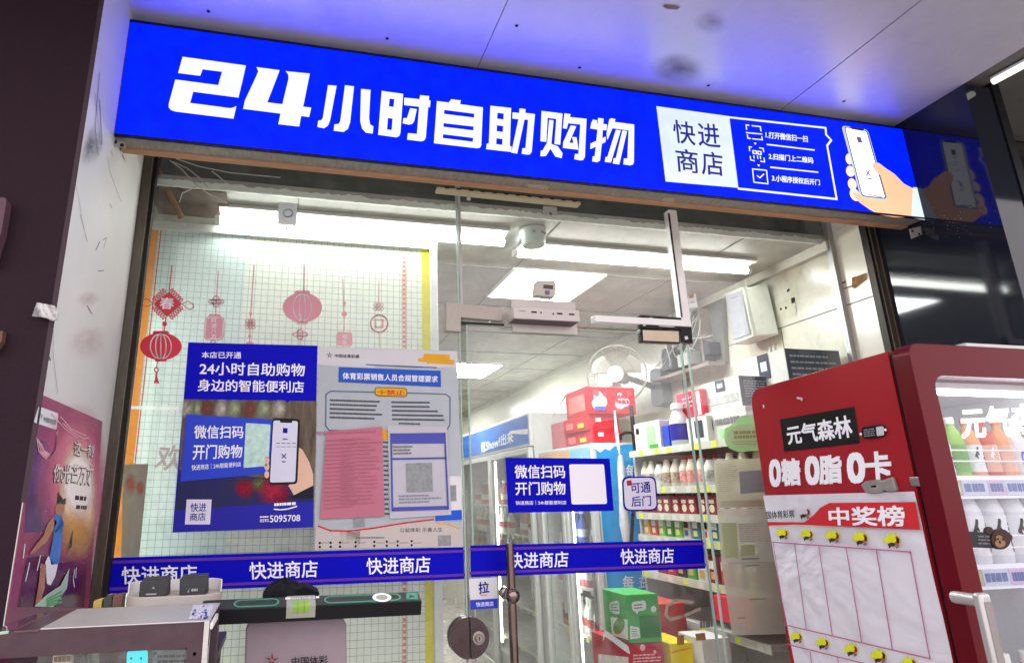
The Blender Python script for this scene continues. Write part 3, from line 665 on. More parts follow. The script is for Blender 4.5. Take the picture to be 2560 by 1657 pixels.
# small fittings near the glass head
cl = thing('glass_clip', 'small frosted clip with a screw at the top of the transom glass', 'clip', (1.0, -.01, 2.5))
MB().prism(GLASS.q(tl('B', [(1306, 1322), (1392, 1330), (1392, 1384), (1304, 1376)]), .012), (0, .006, 0)).build('plate', mat('frosted clip', 'b9beba', .4, .2, .1), cl)
MB().disc(GLASS.p(*tl('B', [(1352, 1372)])[0], .0135), .007, (0, -1, 0)).build('screw', mat('dull screw', '77706a', .4, .7, .1), cl)
tag(MB().prism(GLASS.q(tl('B', [(815, 1266), (838, 1264), (838, 1286), (814, 1284)]), .008), (0, .003, 0)).build('glue_blob', paper), 'small white glue blob stuck on the upper glass joint', 'glue blob')
c2 = sheet('label_card', 'pale card with a round mark taped at the top of the left pane', 'card', [(1788, 1298), (1908, 1306), (1902, 1450), (1780, 1440)], GLASS.off(.0055), mat('pale card', 'dfe8e8', .6, 0, .05), t='A')
gp = GLASS.off(.0055)
strokes([ell(1848, 1368, 30, 24, 16)], .005, gp, mat('pale teal print', '9ac0c4', .6, 0, .1), c2, 'round_mark', .003, 'A', True)
tag(MB().disc(gp.p(*tl('A', [(1840, 1463)])[0], .002), .005, (0, -1, 0)).build('rivet', ink), 'small dark rivet under the pale card on the left pane', 'rivet')

# ------------------------------------------------------------------ stripes on the glass
def stripe(name, label, q, texts, fulledge):
    s_ = sheet(name, label, 'window stripe', q, gp, blue_p)
    tlq, trq, brq, blq = [Vector(p) for p in q]
    for f in (.13, .87):
        a, b = tlq.lerp(blq, f), trq.lerp(brq, f)
        strokes([[tuple(a), tuple(b)]], .0085, gp, mat('violet print', '5a2a9a', .5, 0, .1), s_, 'border_line', .0022)
    return s_
st = stripe('window_stripe', 'long blue stripe with the shop name across the fixed pane', [(247, 1394), (1159, 1366.5), (1161, 1446.5), (236.5, 1485)], 3, 0)
text('快进商店', [(780, 922), (1262, 908), (1262, 1020), (784, 1032)], gp, ink_white, st, .0026, .014, t='G')
text('快进商店', [(1598, 893), (2038, 880), (2036, 988), (1604, 1002)], gp, ink_white, st, .0026, .014, t='G')
text('快进商店', [(168, 866), (578, 854), (576, 958), (174, 970)], gp, ink_white, st, .0026, .014, t='H')
st2 = stripe('window_stripe', 'shorter blue stripe with the shop name across the glass door', [(1176, 1362.8), (1757, 1348.7), (1764, 1420), (1177, 1442)], 2, 0)
text('快进商店', [(1078, 832), (1464, 822), (1464, 922), (1080, 934)], gp, ink_white, st2, .0026, .014, t='H')
text('快进商店', [(1798, 808), (2140, 800), (2142, 896), (1804, 906)], gp, ink_white, st2, .0026, .014, t='H')

# ------------------------------------------------------------------ stickers on the door
sc = sheet('door_sticker', 'blue scan to open sticker with a blank white square on the door', 'sticker', [(1062, 222), (1730, 228), (1757, 563), (1080, 576)], gp, blue_p, t='H')
text('微信扫码', [(1120, 270), (1440, 270), (1446, 352), (1122, 354)], gp, ink_white, sc, .0026, .016, t='H')
text('开门购物', [(1124, 378), (1444, 376), (1448, 458), (1128, 462)], gp, ink_white, sc, .0026, .016, t='H')
text('快进商店｜24h智能便利店', [(1126, 498), (1452, 496), (1452, 522), (1128, 526)], gp, ink_white, sc, .0026, .012, t='H')
patch(rrect(tl('H', [(1470, 264), (1694, 264), (1714, 518), (1486, 522)]), .06), gp, ink_white, sc, 'white_square', .0026)
s2 = sheet('door_sticker', 'rounded white sticker with violet border reading 可通后门 on the door', 'sticker', [(1808, 344), (2026, 340), (2042, 562), (1820, 566)], gp, navy, t='H', round_=.2)
patch(rrect(tl('H', [(1818, 354), (2018, 350), (2033, 552), (1830, 556)]), .2), gp, mat('lilac white paper', 'd6d4e8', .6, 0, .03), s2, 'panel', .0024)
text('可通', [(1862, 386), (1990, 376), (1994, 444), (1868, 450)], gp, navy, s2, .003, .016, t='H')
text('后门', [(1868, 472), (1994, 464), (1996, 530), (1872, 536)], gp, navy, s2, .003, .016, t='H')
patch([(1840, 370), (1870, 366), (1874, 400), (1842, 402)], gp, mat('dull red print', 'a02838', .5, 0, .1), s2, 'red_square', .0036, 'H')
s3 = sheet('pull_sign', 'small white pull sign with a blue foot beside the door handle', 'sign', [(826, 1000), (1008, 988), (1014, 1186), (838, 1196)], gp, paper, t='H')
patch([(836, 1134), (1012, 1124), (1014, 1186), (838, 1196)], gp, mat('blue print', '2440c0', .5, 0, .08), s3, 'blue_foot', .0024, 'H')
text('拉', [(888, 1020), (954, 1016), (958, 1086), (892, 1094)], gp, navy, s3, .0026, .025, t='H')
text('PULL', [(902, 1098), (946, 1096), (948, 1108), (904, 1110)], gp, red_p, s3, .0026, .01, t='H')
text('快进商店', [(872, 1148), (984, 1142), (986, 1172), (874, 1178)], gp, ink_white, s3, .003, .01, t='H')

# ------------------------------------------------------------------ blue poster
po = sheet('blue_poster', 'tall blue poster advertising 24小时自助购物 with a hand holding a phone', 'poster', [(471, 855.5), (794, 864), (783, 1317.5), (431, 1330.5)], gp, blue_p)
O_ = .0022
ph = mat('poster shelf photo', '6a5c4c', .5, 0, .35, 25, stretch=(1.5, 1, .3), wear='2e2a26')
patch([(1178, 1200), (2030, 1212), (2026, 1527), (2010, 1850), (1140, 1790)], gp, ph, po, 'photo', O_, 'D')
mb = MB()
rp_ = random.Random(3)
for nm, colr, xs in (('photo_blur', '9aa888', (1250, 1500, 1690)), ('photo_blur', '7a4a44', (1330, 1600)), ('photo_blur', 'b9b4a8', (1200, 1420, 1790))):
    for x in xs: MB().face(gp.q(tl('D', [(x - 60, 1336), (x + 50, 1336), (x + 60, 1190), (x - 50, 1190)]), .0026)).build(nm, soft('photo blur ' + colr, colr, .9, 3), po, uvplane=True)
patch([(1152, 300), (2010, 380), (2010, 668), (1106, 702)], gp, mat('poster indigo base', '141458', .5, 0, .3, 9, wear='24243c'), po, 'photo_floor', .0026, 'G')
for (x, y, r, c) in ((1570, 420, 52, 'a02434'), (1750, 430, 80, 'b03048'), (1660, 400, 40, '7c8a3c'), (1810, 470, 40, '98283c')):
    MB().face(gp.q(tl('G', [(x - r * 1.5, y + r * 1.4), (x + r * 1.5, y + r * 1.4), (x + r * 1.5, y - r * 1.4), (x - r * 1.5, y - r * 1.4)]), .0030)).build('bokeh', soft('bokeh ' + c, c, .8, 5), po, uvplane=True)
patch([(1120, 560), (2012, 500), (2010, 668), (1106, 702)], gp, mat('poster deep blue', '14149c', .4, 0, .15, 8), po, 'footer', .0034, 'G')
patch([(1178, 1198), (1208, 836), (2037, 857), (2028, 1212), (1860, 1206), (1846, 1222), (1828, 1205)], gp, blue_p, po, 'header', .0030, 'D')
text('本店已开通', [(1296, 896), (1548, 898), (1546, 940), (1294, 936)], gp, ink_white, po, .0036, .012, t='D')
text('24小时自助购物', [(1284, 962), (1956, 974), (1954, 1052), (1280, 1044)], gp, ink_white, po, .0036, .016, t='D')
text('身边的智能便利店', [(1270, 1072), (1950, 1086), (1950, 1158), (1268, 1148)], gp, ink_white, po, .0036, .016, t='D')
bn = patch([(1196, 1297), (1900, 1340), (1880, 1660), (1158, 1728)], gp, mat('poster banner blue', '1c3cc4', .4, 0, .12, 8), po, 'banner', .0040, 'D')
text('微信扫码', [(1248, 1368), (1562, 1372), (1560, 1450), (1246, 1452)], gp, ink_white, po, .0046, .016, t='D')
text('开门购物', [(1242, 1490), (1556, 1494), (1552, 1574), (1236, 1588)], gp, ink_white, po, .0046, .016, t='D')
text('快进商店｜24h智能便利店', [(1230, 1620), (1546, 1600), (1546, 1632), (1230, 1658)], gp, ink_white, po, .0046, .01, t='D')
patch(rrect(tl('D', [(1578, 1352), (1736, 1362), (1722, 1628), (1562, 1640)]), .05), gp, mat('pale mint print', 'b4d6cc', .5, 0, .25, 60), po, 'mint_square', .0046)
hs = mat('poster skin', 'd9b49c', .6, 0, .08)
patch([(1905, 150), (1940, 170), (1985, 250), (2010, 330), (2010, 420), (1890, 470), (1850, 400), (1880, 380)], gp, hs, po, 'hand', .0046, 'G')
patch([(2010, 400), (2010, 480), (1850, 480), (1930, 440)], gp, mat('dark sleeve', '1a1c2c', .7, 0, .2), po, 'sleeve', .0050, 'G')
for y in (235, 280, 330): patch(ell(1712, y, 16, 24, 10), gp, hs, po, 'finger', .0046, 'G')
patch(rrect(tl('D', [(1748, 1320), (1926, 1326), (1908, 1744), (1726, 1748)]), .14), gp, ink, po, 'phone', .0052)
patch(rrect(tl('D', [(1754, 1336), (1912, 1340), (1894, 1730), (1732, 1734)]), .1), gp, mat('pale screen print', 'cfd0e4', .5, 0, .04), po, 'screen', .0056)
patch([(1792, 1328), (1880, 1330), (1872, 1352), (1800, 1350)], gp, ink, po, 'notch', .0060, 'D')
patch([(1816, 1384), (1846, 1386), (1844, 1418), (1814, 1416)], gp, navy, po, 'icon', .0060, 'D')
strokes([[(1808, 200), (1834, 224)], [(1834, 200), (1810, 224)], [(1812, 248), (1830, 248)], [(1816, 103), (1842, 104)]], .004, gp, mat('indigo grey print', '50508a', .6, 0, 0), po, 'icon', .0060, 'G')
mb = MB()
for x in (1775, 1808, 1842, 1876): mb.line(gp.q(tl('G', [(x, 130), (x + 20, 130)]), .006), .003, gp.n); mb.line(gp.q(tl('G', [(x, 152), (x + 24, 152)]), .006), .002, gp.n)
mb.build('caption', ink_grey, po)
patch([(1198, 490), (1358, 490), (1348, 650), (1186, 650)], gp, mat('lilac white paper', 'd6d4e8', .6, 0, .03), po, 'name_panel', .0040, 'G')
text('快进', [(1224, 514), (1324, 512), (1322, 566), (1222, 570)], gp, navy, po, .0046, .01, t='G')
text('商店', [(1220, 578), (1320, 574), (1318, 624), (1216, 628)], gp, navy, po, .0046, .01, t='G')
text('5095708', [(1732, 592), (1926, 588), (1926, 628), (1732, 636)], gp, ink_white, po, .0046, .01, t='G')
text('0592', [(1668, 616), (1724, 614), (1724, 632), (1668, 636)], gp, ink_white, po, .0046, .01, t='G')
mb = MB(); greek(mb, gp.q(tl('G', [(1668, 596), (1724, 594), (1724, 606), (1668, 608)]), .0046), 1, random.Random(2), .7, .05, .2); mb.build('small_print', ink_white, po)
strokes([[(1760, 552), (1800, 556), (1850, 550), (1904, 534)]], .004, gp, ink_white, po, 'swash', .0046, 'G')
mb = MB(); greek(mb, gp.q(tl('G', [(1760, 512), (1900, 504), (1900, 526), (1760, 534)]), .0046), 1, random.Random(4), .8, .05, .16); mb.build('slogan', ink_white, po)

# ------------------------------------------------------------------ lottery rules poster and the papers taped over it
rd = random.Random(11); ink_soft = mat('soft grey print', '4c4c56', .7, 0, 0)
lo = sheet('rules_poster', 'large pale lottery rules poster with a blue headline on the fixed pane', 'poster', [(796, 866), (1142, 877), (1158, 1366), (785, 1376)], gp, thin('pale poster paper', 'c4cad0', .3))
patch([(2050, 862), (2400, 890), (2400, 1000), (2046, 980)], gp, mat('grey white print', 'c9c9cc', .6, 0, .03), lo, 'top_band', .0016, 'D')
patch([(-140, 870), (752, 892), (752, 1000), (-140, 972)], gp, MATS['grey white print'], lo, 'top_band', .0018, 'E')
def star(mb, pl, c, s, off):
    """five strokes swirling round a centre"""
    for i in range(5):
        a = -math.pi / 2 + i * 2 * math.pi / 5
        p0 = (c[0] + s * math.cos(a), c[1] + s * math.sin(a)); p1 = (c[0] + s * .25 * math.cos(a + .9), c[1] + s * .25 * math.sin(a + .9)); p2 = (c[0] + s * .3 * math.cos(a - .3), c[1] + s * .3 * math.sin(a - .3))
        mb.poly(pl.q([p0, p1, p2], off))
    return mb
star(MB(), gp, tl('D', [(2115, 918)])[0], 9, .003).build('star_mark', ink, lo)
text('中国体育彩票', [(2148, 910), (2306, 916), (2304, 938), (2148, 932)], gp, ink, lo, .003, .01, t='D')
patch([(538, 908), (704, 916), (704, 945), (735, 950), (730, 978), (575, 968), (560, 978), (560, 962), (500, 956), (502, 938), (534, 938)], gp, gold_p, lo, 'gold_tag', .003, 'E')
strokes([[(170, 978), (520, 995)], [(340, 985), (620, 998)]], .004, gp, mat('slate print', '50608a', .5, 0, 0), lo, 'rule_line', .003, 'E')
patch([(-8, 994), (646, 1018), (648, 1122), (-10, 1090)], gp, mat('headline blue', '1850b4', .4, 0, .1), lo, 'headline', .003, 'E')
text('体育彩票销售人员合规管理要求', [(18, 1028), (628, 1052), (626, 1092), (18, 1072)], gp, ink_white, lo, .0036, .018, t='E')
strokes([[(225, 1155), (-60, 1148), (-90, 1170), (-92, 1370), (-70, 1400), (640, 1410), (690, 1390), (706, 1360), (706, 1190), (680, 1168), (430, 1160)]], .004, gp, mat('slate print', 'x'), lo, 'frame_line', .003, 'E')
patch(rrect(tl('E', [(222, 1122), (430, 1128), (432, 1186), (224, 1180)]), .4), gp, ink, lo, 'gold_pill', .0032)
patch(rrect(tl('E', [(226, 1126), (426, 1132), (428, 1182), (228, 1176)]), .4), gp, gold_p, lo, 'gold_pill', .0036)
text('十禁止', [(242, 1138), (412, 1144), (412, 1176), (242, 1170)], gp, red_p, lo, .0042, .012, t='E')
mb = MB(); greek(mb, gp.q(tl('E', [(-65, 1192), (290, 1204), (268, 1340), (-66, 1330)]), .003), 5, rd, .42, .2, .03); mb.build('rule_text', ink_soft, lo); mb = MB(); greek(mb, gp.q(tl('E', [(330, 1206), (625, 1208), (684, 1348), (336, 1342)]), .003), 5, rd, .42, .25, .03)
greek(mb, gp.q(tl('E', [(376, 1348), (520, 1352), (520, 1366), (378, 1362)]), .003), 1, rd, .7, .1, .1); mb.build('rule_text', ink_soft, lo)
patch(rrect(tl('E', [(240, 1392), (300, 1394), (310, 1460), (250, 1460)]), .3), gp, gold_p, lo, 'gold_pill', .0032)
mb = MB(); greek(mb, gp.q(tl('E', [(276, 1460), (316, 1462), (318, 1950), (288, 1950)]), .003), 16, rd, .4, .3, .3); mb.build('rule_text', ink_soft, lo)
patch([(2028, 660), (2120, 690), (2250, 690), (2311, 684), (2311, 800), (2018, 812)], gp, mat('warm white print', 'bdb6b2', .6, 0, .04), lo, 'footer', .0030, 'G')
patch([(0, 684), (200, 672), (420, 640), (610, 620), (770, 660), (790, 795), (0, 802)], gp, mat('warm white print', 'x'), lo, 'footer', .0030, 'H')
strokes([[(-140, 660), (-60, 690), (60, 692), (200, 676), (420, 640), (620, 616)]], .005, gp, red_p, lo, 'red_ribbon', .0036, 'H')
strokes([[(620, 640), (700, 650), (766, 676)]], .004, gp, gold_p, lo, 'gold_ribbon', .0036, 'H')
text('公益体彩 乐善人生', [(382, 672), (658, 668), (658, 696), (384, 700)], gp, ink, lo, .0036, .004, t='H')
mb = MB(); greek(mb, gp.q(tl('H', [(100, 728), (290, 726), (290, 742), (100, 744)]), .0036), 1, rd, .6, .05, .06); mb.build('small_print', ink_grey, lo)
mb = MB()
for x in (-130, -60, 0, 100, 220, 300, 370, 460):
    for y in (766, 792): mb.disc(gp.p(*tl('H', [(x, y - x * .02)])[0], .0036), .0042, gp.n, 8)
mb.build('icon_dot', ink, lo)
mb = MB()
for x in (-120, 10, 115, 235, 310, 385, 470): mb.line(gp.q(tl('H', [(x, 768), (x + 50, 767)]), .0036), .002, gp.n)
mb.build('icon_caption', ink_grey, lo)
patch([(628, 720), (712, 718), (712, 785), (628, 788)], gp, mat('grey code panel', '8a8f92', .6, 0, .3, 80), lo, 'grey_square', .0036, 'H')
patch([(84, 612), (160, 610), (160, 664), (86, 668)], gp, mat('grey code panel', 'x'), lo, 'grey_square', .0036, 'H')
sm_ = sheet('small_notice', 'small white notice with a blue foot half hidden behind the taped paper', 'notice', [(700, 340), (776, 340), (782, 622), (606, 634), (606, 560)], gp.off(.004), paper, t='H')
patch([(610, 566), (780, 556), (782, 620), (610, 630)], gp, blue_m, sm_, 'blue_foot', .0062, 'H')
patch([(706, 400), (745, 398), (748, 500), (712, 502)], gp, mat('grey code panel', 'x'), sm_, 'grey_square', .0062, 'H')
gp2 = gp.off(.007)
pk = thing('pink_notice', 'creased pink notice sheet taped over the rules poster', 'notice', (.1, -.012, 1.3))
def crinkled(name, pxq, pl, m, parent, amp, rs, nu=14, nv=22, thick=.001, freq=9.):
    """a sheet with creases: a fine grid pushed in and out"""
    q = pl.q(pxq, 0); rr_ = random.Random(rs); waves = [(rr_.uniform(-1, 1) * freq, rr_.uniform(-1, 1) * freq, rr_.uniform(0, 6.3), rr_.uniform(.4, 1)) for _ in range(6)]
    mb = MB(); top, bot = [], []
    for j in range(nv + 1):
        for i in range(nu + 1):
            u, v = i / nu, j / nv
            h = sum(a * abs(math.sin(fx * u + fy * v + p_)) for fx, fy, p_, a in waves) / 6
            top.append(quadmap(q, u, v) + pl.n * (h * amp)); bot.append(top[-1] - pl.n * thick)
    n0 = len(top); fs = []
    for j in range(nv):
        for i in range(nu):
            a = j * (nu + 1) + i; b = a + 1; c = a + nu + 2; d = a + nu + 1
            fs += [(a, b, c, d), (n0 + d, n0 + c, n0 + b, n0 + a)]
    edge = [i for i in range(nu + 1)] + [(j + 1) * (nu + 1) + nu for j in range(nv)] + [nv * (nu + 1) + i for i in range(nu - 1, -1, -1)] + [j * (nu + 1) for j in range(nv - 1, 0, -1)]
    for k in range(len(edge)):
        a, b = edge[k], edge[(k + 1) % len(edge)]; fs.append((a, n0 + a, n0 + b, b))
    mb.add(top + bot, fs)
    return mb.build(name, m, parent, smooth=True)
crinkled('sheet', [(816, 1078), (955, 1066), (961, 1290), (800, 1296)], gp2, thin('pink paper', 'd4869a', .3), pk, .005, 5)
mb = MB(); greek(mb, gp2.q(tl('G', [(2085, 100), (2300, 92), (2300, 540), (2075, 560)]), .0058), 18, rd, .32, .3, .03); mb.build('rule_text', mat('red grey print', 'b46a80', .7, 0, 0), pk); mb = MB(); greek(mb, gp2.q(tl('H', [(5, 92), (262, 86), (270, 520), (5, 530)]), .0058), 18, rd, .32, .3, .03)
greek(mb, gp2.q(tl('H', [(-150, 52), (262, 40), (262, 62), (-150, 74)]), .0058), 1, rd, .6, .1, .06); mb.build('rule_text', mat('red grey print', 'b46a80', .7, 0, 0), pk)
wp = thing('white_notice', 'white notice sheet with a violet frame taped over the rules poster', 'notice', (.4, -.012, 1.3))
crinkled('sheet', [(969, 1064), (1117, 1066), (1128, 1286), (975, 1296)], gp2, thin('cool white paper', 'd4d3dc', .3), wp, .004, 9)
vf = mat('violet blue print', '4a50a8', .6, 0, .06)
patch([(328, 72), (672, 68), (674, 130), (330, 132)], gp2, vf, wp, 'title_band', .0048, 'H')
strokes([[(328, 72), (672, 68), (694, 548), (336, 560), (328, 72)], [(330, 230), (682, 224)]], .006, gp2, vf, wp, 'frame', .0050, 'H')
patch([(334, 540), (694, 530), (695, 552), (336, 562)], gp2, vf, wp, 'foot_band', .0048, 'H')
patch([(424, 258), (590, 254), (596, 438), (430, 442)], gp2, mat('grey code panel', 'x'), wp, 'grey_square', .0048, 'H')
mb = MB(); greek(mb, gp2.q(tl('H', [(340, 142), (480, 140), (480, 204), (342, 206)]), .0048), 3, rd, .5, .4, .12); mb.build('rule_text', ink_grey, wp)
mb = MB(); greek(mb, gp2.q(tl('H', [(376, 458), (650, 450), (650, 510), (380, 520)]), .0048), 3, rd, .45, .3, .07); mb.build('small_print', mat('violet grey print', '8a88a0', .7, 0, 0), wp)

# ------------------------------------------------------------------ papers and a cloud sign on the right pane, seen from behind
gi = GLASS.off(-.006)
for nm, lab, q, c in (('taped_paper', 'uppermost grey green sheet taped on the right pane', [(316, 236), (640, 226), (690, 545), (342, 545)], 'd0d2ba'),
                      ('taped_paper', 'middle grey sheet with green blocks taped on the right pane', [(342, 548), (700, 548), (745, 888), (370, 898)], 'c8cac0'),
                      ('taped_paper', 'lowest brownish grey sheet taped on the right pane', [(370, 900), (745, 890), (800, 1350), (440, 1362)], 'c0bdb0')):
    o = sheet(nm, lab, 'paper', q, gi.off(.012), film('paper ' + c, c, .38, .4), t='I')
    pp = gi.off(.012)
    if 'upper' in lab:
        patch([(480, 312), (640, 300), (660, 440), (490, 455)], pp, mat('pale blue block', '9ab4b4', .8, 0, .08), o, 'blue_block', .002, 'I')
        mb = MB(); greek(mb, pp.q(tl('I', [(330, 260), (470, 258), (480, 440), (350, 445)]), .002), 14, rd, .3, .4, .2); mb.build('print', mat('faint print', '8f8e7c', .9, 0, 0), o)
        patch([(350, 500), (660, 490), (664, 536), (354, 540)], pp, mat('pale green strip', 'b8c4a8', .8, 0, .05), o, 'strip', .002, 'I')
    if 'middle' in lab:
        patch([(368, 640), (465, 638), (480, 860), (385, 862)], pp, mat('pale green block', 'a8bc90', .8, 0, .08), o, 'green_block', .002, 'I')
        patch([(488, 782), (580, 780), (586, 850), (492, 852)], pp, mat('pale green block', 'x'), o, 'green_block', .002, 'I')
        mb = MB(); greek(mb, pp.q(tl('I', [(480, 640), (660, 636), (680, 760), (490, 766)]), .002), 9, rd, .3, .4, .2); mb.build('print', mat('faint print', 'x'), o)
        strokes([[(500, 872), (610, 868)]], .005, pp, ink_grey, o, 'caption', .002, 'I')
    if 'lowest' in lab:
        strokes([[(520, 916), (610, 912)], [(550, 1130), (650, 1126)], [(470, 1250), (520, 1248)]], .004, pp, mat('grey brown print', '7c786c', .9, 0, 0), o, 'caption', .002, 'I')
cg = sheet('cloud_sign', 'pale green cloud shaped sign on the right pane beside the red fridge', 'sign', [(385, 1440), (392, 1390), (430, 1365), (460, 1350), (490, 1310), (530, 1300), (570, 1318), (640, 1330), (660, 1530), (470, 1536), (420, 1515), (395, 1480)], gi.off(.012), film('leaf green border', 'b0dca2', .2, .4), t='F')
patch([(402, 1440), (408, 1400), (440, 1380), (475, 1362), (640, 1360), (650, 1500), (480, 1512), (430, 1495), (408, 1470)], gi.off(.012), film('pale leaf paper', 'd6e0c4', .2, .4), cg, 'panel', .002, 'F')
mb = MB(); greek(mb, gi.off(.012).q(tl('F', [(446, 1400), (600, 1396), (600, 1452), (450, 1458)]), .0026), 2, rd, .7, .1, .16); mb.build('lettering', mat('olive print', '9a9a70', .8, 0, 0), cg)
strokes([[(436, 1474), (600, 1470)], [(445, 1488), (600, 1486)]], .002, gi.off(.012), mat('olive print', 'x'), cg, 'rule_line', .0026, 'F')

# ------------------------------------------------------------------ red paper cut decals hanging down the left pane
rose = [mat('red decal film', 'c83446', .55, 0, .05), mat('faded rose decal film', 'c98d98', .6, 0, .06), mat('pale rose decal film', 'd0a0a2', .6, 0, .06)]
def dec(label, m):
    t_ = thing('paper_decal', label, 'decal', (0, -.008, 1.9), 'red spring festival decals on the left pane'); t_['_m'] = 0
    del t_['_m']; return t_
def D_strokes(par, lines, w, m, name='stroke', closed=False): return strokes(lines, w, gp, m, par, name, .002, 'D', closed)
def lantern(par, cx, cy_, rx, ry, m, lm, ribs=5, k=1.):
    patch(ell(cx, cy_, rx, ry, 28), gp, m, par, 'lantern', .002, 'D')
    L_ = []
    for i in range(ribs):
        f = -1 + 2 * (i + 1) / (ribs + 1); L_.append([(cx + f * rx * .75 * math.sqrt(max(0, 1 - s * s)) + 0, cy_ + s * ry * .93) for s in [j / 8 - 1 for j in range(17)]])
    strokes(L_, .0036, gp, lm, par, 'lantern_rib', .0026, 'D')
    patch([(cx - rx * .35, cy_ - ry * 1.13), (cx + rx * .35, cy_ - ry * 1.13), (cx + rx * .4, cy_ - ry * .93), (cx - rx * .4, cy_ - ry * .93)], gp, m, par, 'cap', .002, 'D')
    patch([(cx - rx * .3, cy_ + ry * .94), (cx + rx * .3, cy_ + ry * .94), (cx + rx * .26, cy_ + ry * 1.1), (cx - rx * .26, cy_ + ry * 1.1)], gp, m, par, 'cap', .002, 'D')
def loops(par, cx, cy_, r, m):
    L_ = []
    for i in range(4):
        a = i * math.pi / 2 + math.pi / 4
        for f in (-.75, -.45, -.15, .15, .45, .75):
            bx = cx + r * (math.cos(a) * .5 + math.cos(a + math.pi / 2) * .5 * f * 1.0) * 1.0; by = cy_ + r * (math.sin(a) * .5 + math.sin(a + math.pi / 2) * .5 * f)
            L_.append(ell(bx + math.cos(a) * r * .14, by + math.sin(a) * r * .14, r * .15, r * .05, 10, 0, a))
    strokes(L_, .003, gp, m, par, 'loop', .002, 'D', True)
def tassel(par, x, y, h, m):
    strokes([ell(x, y, 12, 14, 12)], .004, gp, m, par, 'bead', .002, 'D', True)
    patch([(x - 4, y + 14), (x + 4, y + 14), (x + 8, y + 50), (x + 20, y + h), (x + 2, y + h - 6), (x - 16, y + h), (x - 8, y + 50)], gp, m, par, 'tassel', .002, 'D')
d1 = dec('vivid red spring knot with 春 over a red lantern, leftmost on the pane', 0)
m0, m1, m2 = rose
D_strokes(d1, [[(1103, 345), (1086, 500)]], .004, m0, 'cord')
patch([(1082, 512), (1168, 588), (1072, 672), (986, 590)], gp, m0, d1, 'diamond', .002, 'D'); loops(d1, 1076, 590, 118, m0)
strokes([[(985, 590), (950, 560), (915, 555), (905, 580), (925, 605), (960, 600), (985, 590)], [(1168, 588), (1205, 572), (1240, 590), (1242, 615), (1215, 625), (1185, 605), (1168, 588)]], .003, gp, m0, d1, 'side_loop', .002, 'D')
text('春', [(1030, 548), (1118, 552), (1112, 624), (1024, 620)], gp, paper, d1, .003, .02, t='D')
D_strokes(d1, [[(1066, 672), (1052, 765)]], .004, m0, 'cord'); patch(ell(1056, 718, 16, 16, 14), gp, m0, d1, 'bead', .0024, 'D')
lantern(d1, 1032, 862, 134, 88, m0, paper, 5)
D_strokes(d1, [[(1010, 955), (1004, 1000)]], .003, m0, 'cord'); tassel(d1, 1003, 1012, 90, m0)
d2 = dec('faded rose money lantern with four characters, second from the left', 1)
D_strokes(d2, [[(1400, 380), (1382, 660)]], .004, m1, 'cord')
strokes([ell(1387 + dx, 575 + dy, 18, 13, 10) for dx, dy in ((-32, 0), (32, 0), (0, -22), (0, 22), (-14, 0), (14, 0))], .004, gp, m1, d2, 'knot', .002, 'D', True)
patch(rrect(tl('D', [(1316, 668), (1442, 670), (1436, 822), (1304, 820)]), .25), gp, m1, d2, 'body', .002)
strokes([rrect([(1324, 676), (1434, 678), (1428, 814), (1312, 812)], .25)], .003, gp, paper, d2, 'border', .0026, 'D', True)
for i, ch in enumerate('财源八方'): text(ch, [(1356, 680 + i * 34), (1390, 681 + i * 34), (1388, 710 + i * 34), (1354, 709 + i * 34)], gp, paper, d2, .0026, .01, t='D')
patch([(1340, 655), (1416, 656), (1416, 668), (1340, 667)], gp, m1, d2, 'cap', .002, 'D'); tassel(d2, 1368, 834, 30, m1)
d3 = dec('thin faded rose knot cord above the blue poster, third from the left', 1)
D_strokes(d3, [[(1630, 340), (1606, 690)], [(1604, 750), (1602, 830)]], .004, m1, 'cord')
strokes([ell(1606 + dx, 718 + dy, 13, 13, 8) for dx in (-18, 0, 18) for dy in (-18, 0, 18)], .003, gp, m1, d3, 'knot', .002, 'D', True)
patch(ell(1608, 652, 10, 12, 10), gp, m1, d3, 'bead', .0022, 'D'); patch(ell(1602, 796, 11, 12, 10), gp, m1, d3, 'bead', .0022, 'D')
patch([(1578, 838), (1600, 828), (1630, 838), (1628, 850), (1576, 848)], gp, m1, d3, 'cap', .0022, 'D')
d4 = dec('big round rose lantern decal hanging above the blue poster', 1)
D_strokes(d4, [[(1951, 335), (1950, 512)]], .005, m1, 'cord')
lantern(d4, 1940, 612, 127, 96, m1, paper, 4)
strokes([ell(1926 + dx, 785 + dy, 17, 12, 10) for dx, dy in ((-30, 0), (30, 0), (0, -20), (0, 20))], .004, gp, m1, d4, 'knot', .002, 'D', True); D_strokes(d4, [[(1934, 716), (1926, 850)]], .003, m1, 'cord')
d5 = dec('pale rose tall lantern charm over the join of the two posters', 2)
D_strokes(d5, [[(18, 430), (28, 760)]], .004, m2, 'cord') if False else strokes([[(18, 430), (28, 760)]], .004, gp, m2, d5, 'cord', .002, 'E')
patch(ell(28, 586, 11, 14, 10), gp, m2, d5, 'bead', .0022, 'E'); patch([(28, 632), (48, 654), (28, 676), (6, 654)], gp, m2, d5, 'bead', .0022, 'E')
patch(rrect(tl('E', [(-22, 768), (78, 770), (80, 858), (-24, 856)]), .2), gp, m2, d5, 'body', .002)
for i, ch in enumerate('福运'): text(ch, [(14, 784 + i * 36), (44, 785 + i * 36), (44, 814 + i * 36), (14, 813 + i * 36)], gp, paper, d5, .0026, .01, t='E')
d6 = dec('pale rose round coin charm, rightmost of the decals', 2)
strokes([[(250, 440), (248, 590)], [(250, 770), (256, 860)]], .0035, gp, m2, d6, 'cord', .002, 'E')
strokes([ell(247 + dx, 608 + dy, 14, 11, 8) for dx in (-18, 0, 18) for dy in (-12, 12)], .003, gp, m2, d6, 'knot', .002, 'E', True)
